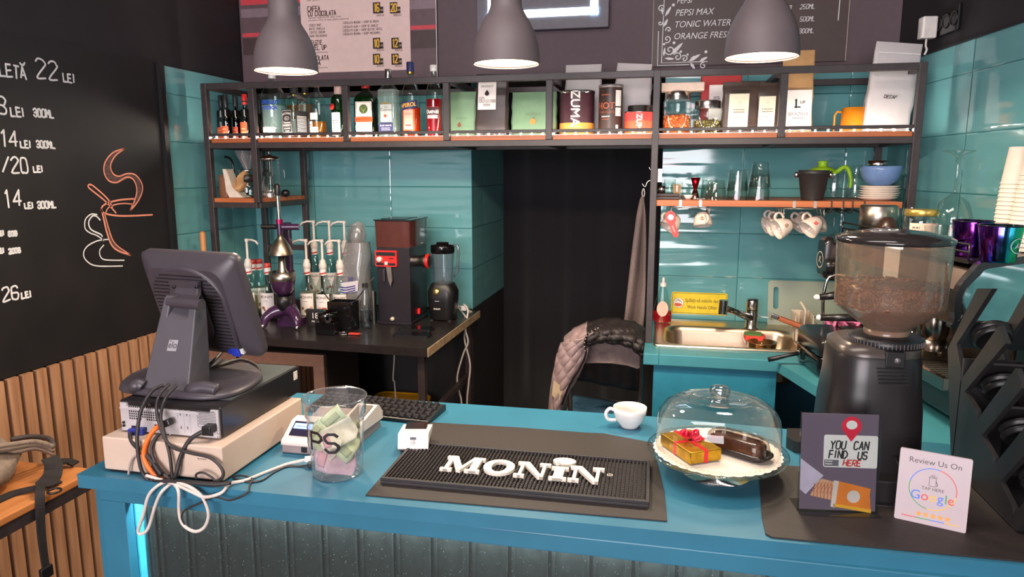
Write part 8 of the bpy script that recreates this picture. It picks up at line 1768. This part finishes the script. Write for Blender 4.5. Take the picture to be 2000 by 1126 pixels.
# jacket over the chair back
JY = CY - .03
k = thing('jacket', 'mauve quilted jacket with black lining draped over the chair back', 'jacket', (at(1110, 780, Y=JY).x, JY, .5)); J = lambda x, y, d=0.: at(x, y, Y=JY + d)
mv = mat('mauve_quilt', (152, 130, 130), .55, noise=.08, scale=30, bump=.3); lin_ = mat('jacket_lining', (40, 33, 33), .52, noise=.15, scale=34, bump=1.)
L_ = [(1100, 668), (1092, 690), (1086, 720), (1080, 755), (1076, 800), (1074, 830)]; R_ = [(1168, 640), (1150, 668), (1143, 696), (1128, 730), (1108, 762), (1092, 800)]
def shell(u, v):
    i = min(int(v * 5), 4); t_ = v * 5 - i; l = V(L_[i][0], L_[i][1], 0).lerp(V(L_[i + 1][0], L_[i + 1][1], 0), t_); r = V(R_[i][0], R_[i][1], 0).lerp(V(R_[i + 1][0], R_[i + 1][1], 0), t_); p = l.lerp(r, u)
    q_ = J(p.x, p.y, 0); bul = .05 * sin(pi * min(1, u * .9 + .08)); quilt = .007 * abs(sin((u * 3 + v * 5) * pi)) * abs(sin((u * 3 - v * 5) * pi)); q_.y -= bul + quilt; return q_
m = M(); m.grid(shell, 36, 60); o = m.build('shell', mv, k, 0, True); s = o.modifiers.new('t', 'SOLIDIFY'); s.thickness = .012; s.offset = -1
T_ = [(1100, 668), (1118, 652), (1145, 640), (1170, 632), (1200, 631), (1235, 638), (1256, 652)]; Bt = [(1110, 690), (1128, 682), (1146, 672), (1180, 664), (1215, 668), (1240, 680), (1258, 694)]
def collar(u, v):
    i = min(int(u * 6), 5); t_ = u * 6 - i; a_ = V(*T_[i], 0).lerp(V(*T_[i + 1], 0), t_); b_ = V(*Bt[i], 0).lerp(V(*Bt[i + 1], 0), t_); p = a_.lerp(b_, v); q_ = J(p.x, p.y, 0); q_.y += .08 * (1 - v) ** 2 - .045 * sin(pi * v) + .005 * sin(u * 47 + v * 9) - .006 * sin(u * 19 + v * 23) + .003 * sin(u * 83 - v * 31); return q_
m = M(); m.grid(lambda u, v: collar(u * .36, v), 24, 14); o = m.build('shoulder', mv, k, 0, True); s = o.modifiers.new('t', 'SOLIDIFY'); s.thickness = .012
m = M(); m.grid(lambda u, v: collar(.34 + u * .66, v) + V(0, -.006, 0), 40, 16); o = m.build('lining', lin_, k, 0, True); s = o.modifiers.new('t', 'SOLIDIFY'); s.thickness = .012
m = M(); m.grid(lambda u, v: collar(1 - u, 0).lerp(V(collar(1 - u, 0).x, CY + .14, .62 + .05 * u), v) + V(.0, .008 * sin(u * 22), 0), 30, 12); o = m.build('back_drape', lin_, k, 0, True); s = o.modifiers.new('t', 'SOLIDIFY'); s.thickness = .01
m = M(); P = [J(x, y, -.062) for x, y in ((1168, 640), (1150, 650), (1142, 668), (1144, 690), (1134, 716), (1112, 752), (1098, 790))]; m.tube(smooth(P, 6), .004); m.build('zip', mat('zip_dark', (30, 26, 28), .4, .5), k, 0, True)
m = M()
for i in range(9): q_ = smooth(P[:4], 6)[i * 2]; m.ball(q_ + V(0, -.004, 0), .0026, 8, 6)
m.build('zip_teeth', mat('zip_cream', (200, 180, 150), .5), k, 0, True)
m = M(); m.poly([J(x, y, -.058) for x, y in ((1082, 742), (1100, 758), (1092, 786), (1078, 770))]); o = m.build('pocket_flap', mat('pocket_beige', (190, 170, 140), .7), k, 0, True); s = o.modifiers.new('t', 'SOLIDIFY'); s.thickness = .006
# towel on a hook
TY = 3.37; q = at(1255, 372, Y=TY)
k = thing('wall_hook', 'small steel hook on the jamb beside the passage', 'hook', (-.016, TY, q.z + .03)); m = M(); m.box(-.018, .0, -.016, .016, .01, .07); m.tube(smooth([(-.015, 0, .02), (-.06, 0, .015), (-.075, 0, -.012), (-.09, 0, .004)], 5), .004); m.tube(smooth([(-.015, 0, .06), (-.05, 0, .065), (-.06, 0, .08)], 4), .004); m.build('hook', steel, k)
TL = [(1253, 384), (1246, 420), (1238, 480), (1230, 550), (1223, 610), (1216, 650)]; TR = [(1258, 384), (1262, 420), (1263, 480), (1262, 550), (1258, 610), (1252, 660)]
def tow(u, v):
    i = min(int(v * 5), 4); t_ = v * 5 - i; l = V(*TL[i], 0).lerp(V(*TL[i + 1], 0), t_); r = V(*TR[i], 0).lerp(V(*TR[i + 1], 0), t_); p = l.lerp(r, u); q_ = at(p.x, p.y, Y=TY); q_.x = min(q_.x, -.022); q_.y -= .03 * sin(u * 7 + v * 1.5) * min(1, v * 2) + .02 * v; return q_
m = M(); m.grid(tow, 28, 50); o = m.build('towel', mat('grey_towel', (128, 112, 108), .95, bump=.5, scale=120, noise=.08)); s = o.modifiers.new('t', 'SOLIDIFY'); s.thickness = .008; tag(o, 'grey kitchen towel hanging from the hook beside the passage', 'towel')
m = M(); m.tube(smooth([at(1255, 384, Y=TY), at(1254, 376, Y=TY), at(1257, 368, Y=TY), at(1259, 376, Y=TY), at(1257, 386, Y=TY)], 4), .0025, 6); tag(m.build('towel_loop', lab_white), 'white hanging loop at the top of the grey towel', 'loop')

# ================================================================ table and backpack on the left
ZTb = .75; e0, e1 = at(158, 914, Z=ZTb), at(0, 1010, Z=ZTb); XT = -1.585
k = thing('side_table', 'orange wood table with a black steel frame at the left wall', 'table', (XL + .3, 1.2, 0)); tw_ = mat('table_wood', (204, 134, 78), .4, dark=(178, 108, 58), scale=1., stretch=(50, 4, 50), bump=.06)
M().box(XL + .03, XT, .55, 1.625, ZTb - .022, ZTb).build('top', tw_, k, .004, True)
m = M(); m.box(XT - .022, XT - .004, .56, 1.615, ZTb - .055, ZTb - .022); m.box(XL + .04, XL + .06, .56, 1.615, ZTb - .055, ZTb - .022); m.box(XL + .06, XT - .02, 1.595, 1.615, ZTb - .055, ZTb - .022); m.build('frame', steel_black, k, .002, True)
for y0_, y1_ in ((1.56, 1.12), (.62, 1.06)):
    for x in (XT - .015, XL + .05): M().bar((x, y0_ - .42 if y0_ > 1 else y0_ + .4, ZTb - .055), (x, y0_, .0), .03, .03).build('leg', steel_black, k, .002, True)
# backpack
Yb_ = 1.42; B_ = lambda x, y, X: at(x, y, X=X)
k = thing('backpack', 'grey backpack with black straps lying on the left table', 'backpack', (-1.85, 1.42, ZTb)); bg = mat('backpack_grey', (142, 124, 110), .9, bump=.4, scale=70, noise=.12); bkf = mat('backpack_black', (34, 28, 28), .85, bump=.4, scale=50)
P0, P1 = at(8, 905, X=-1.72), at(108, 880, X=-1.72)
def blob(cx_, cy_, cz_, a, b, c, m_, nm, seed=0, tip=0.):
    rings = []; n = 26
    for j in range(1, 14):
        t_ = pi * j / 14; rings.append([V(cx_ + a * sin(t_) ** .7 * cos(2 * pi * i / n) * (1 + .05 * sin(i * 1.1 + j + seed)), cy_ + b * sin(t_) ** .7 * sin(2 * pi * i / n) * (1 + .05 * sin(i * .9 + j * 1.4 + seed)), max(ZTb + .001, cz_ - c * cos(t_) + .008 * sin(i * .7 + j * 1.7 + seed) + tip * (sin(2 * pi * i / n)))) for i in range(n)])
    M().loft(rings).build(nm, m_, k, 0, True)
blob(-1.83, 1.34, ZTb + .055, .16, .235, .062, bg, 'body', 0, .012)
blob(-1.70, 1.24, ZTb + .035, .07, .10, .045, bkf, 'pocket', 2)
m = M()
for j in range(3):
    a_ = smooth([at(x, y, X=-1.70 - .02 * j) for x, y in ((-10, 872 + j * 10), (30, 866 + j * 9), (70, 862 + j * 7), (104, 872 + j * 8))], 5); m.tube(a_, .007 - .001 * j, 8)
m.build('seam_roll', bg, k, 0, True)
m = M(); P = [at(x, y, Z=ZTb + .055) for x, y in ((20, 858), (60, 852), (95, 856), (104, 870))]; m.tube(smooth(P, 5), .008); m.build('zip_opening', mat('zip_grey', (80, 72, 70), .6), k, 0, True)
def strap(nm, pts, w, m_):
    P = smooth(pts, 6); m = M()
    R__ = []
    for i in range(len(P)):
        t_ = (P[min(i + 1, len(P) - 1)] - P[max(i - 1, 0)]).normalized(); s_ = t_.cross(V(.35, 0, 1)).normalized(); n_ = s_.cross(t_).normalized() * .0025
        R__.append([P[i] - s_ * w / 2 - n_, P[i] + s_ * w / 2 - n_, P[i] + s_ * w / 2 + n_, P[i] - s_ * w / 2 + n_])
    m.loft(R__, 0, False)
    m.build(nm, m_, k, 0, True)
zs_ = ZTb + .006; AZ = lambda x, y, dz=0.: at(x, y, Z=zs_ + dz)
strap('shoulder_strap', [AZ(96, 893, .05), AZ(104, 905, .035), AZ(103, 925, .012), AZ(95, 938, .01), AZ(85, 948, .006)], .045, bkf)
strap('shoulder_strap', [AZ(105, 905, .03), AZ(128, 900, .012), AZ(148, 905, .003)], .028, bkf)
strap('webbing_strap', [AZ(-8, 978), AZ(30, 962), AZ(70, 952, .006), AZ(92, 946, .008), AZ(116, 938, .004)], .022, bkf)
ex_ = XT + .006
strap('webbing_strap', [AZ(80, 944, .012), AZ(78, 960, .008), at(78, 985, X=ex_), at(80, 1030, X=ex_), at(84, 1070, X=ex_), at(90, 1112, X=ex_)], .022, bkf)
m = M(); q = at(90, 1114, X=ex_ + .004); m.box(q.x - .006, q.x + .006, q.y - .018, q.y + .018, q.z - .02, q.z + .012); m.build('buckle', blkplastic, k, .003, True)
m = M(); c = AZ(106, 958, .004); m.tube([c + V(.016 * cos(i * .5), .016 * sin(i * .5), 0) for i in range(13)], .003, 6, closed=True); m.build('ring', blkplastic, k, 0, True)
# ---------------------------------------------------------------- fittings belong to the part they sit on
SUB = {'desktop_computer': {'rear_panel': 'square_vent round_vent supply_outline slot_latch slot_ridge audio_jack port power_inlet screw thumb_screw'},
       'monitor': {'vent_dome': 'vent_slots', 'neck': 'logo', 'hinge_bracket': 'screw'},
       'coffee_grinder': {'switch_housing': 'button', 'adjustment_ring': 'ring_teeth', 'hopper': 'hopper_lid hopper_neck'},
       'shop_grinder': {'control_plate': 'dial', 'hopper': 'hopper_lid latch', 'setting_knob': 'setting_ring knob_cap'},
       'sign_stand': {'card': 'white_card lettering red_lettering location_pin small_logo wafer_picture'},
       'review_card': {'plate': 'lettering ring_logo stars colour_bar'}, 'menu_poster': {'sheet': 'text_line price_tile'},
       'drinks_menu': {'board': 'text_line ornament border_line'}, 'chalkboard': {'board': 'chalk_price chalk_cup_outline chalk_saucer_outline chalk_shading'},
       'cash_register': {'display_window': 'display display_text', 'keypad_case': 'key_panel'}, 'blender': {'base': 'dial lettering foot', 'jug': 'handle blades'},
       'card_terminal': {'upper_case': 'contactless_mark screen'}, 'wash_hands_sign': {'plate': 'lettering hand_symbol'}, 'jacket': {'zip': 'zip_teeth'},
       'bottle_opener': {'body': 'script_mark steel_insert'}, 'sandwich_press': {'lower_plate': 'foot badge'}, 'till_box': {'case': 'lettering'},
       'tip_jar': {'jar': 'lettering'}, 'cake_dome': {'dome': 'knob'}, 'espresso_machine': {'end_cap': 'badge'}, 'wall_socket': {'plate': 'outlet'}}
ANY = {'glass': 'paper_label side_label wax_seal lettering neck_sleeve red_label', 'pouch': 'print price_card paper_label fruit_mark', 'body': 'logo', 'cup': 'logo', 'bottle': 'paper_label', 'film': 'print'}
stem = lambda o: o.name.split('.')[0]
fam = {}
for o in list(bpy.data.objects):
    if o.parent is not None: fam.setdefault(o.parent.name, []).append(o)
for o in list(bpy.data.objects):
    if o.parent is None and o.name in fam:
        rules = dict(ANY); rules.update(SUB.get(stem(o), {})); cs = fam[o.name]
        for host, names in rules.items():
            h_ = [c for c in cs if stem(c) == host]
            if len(h_) >= 1:
                for c in cs:
                    if stem(c) in names.split() and c is not h_[0] and c.name not in fam: c.parent = h_[0]
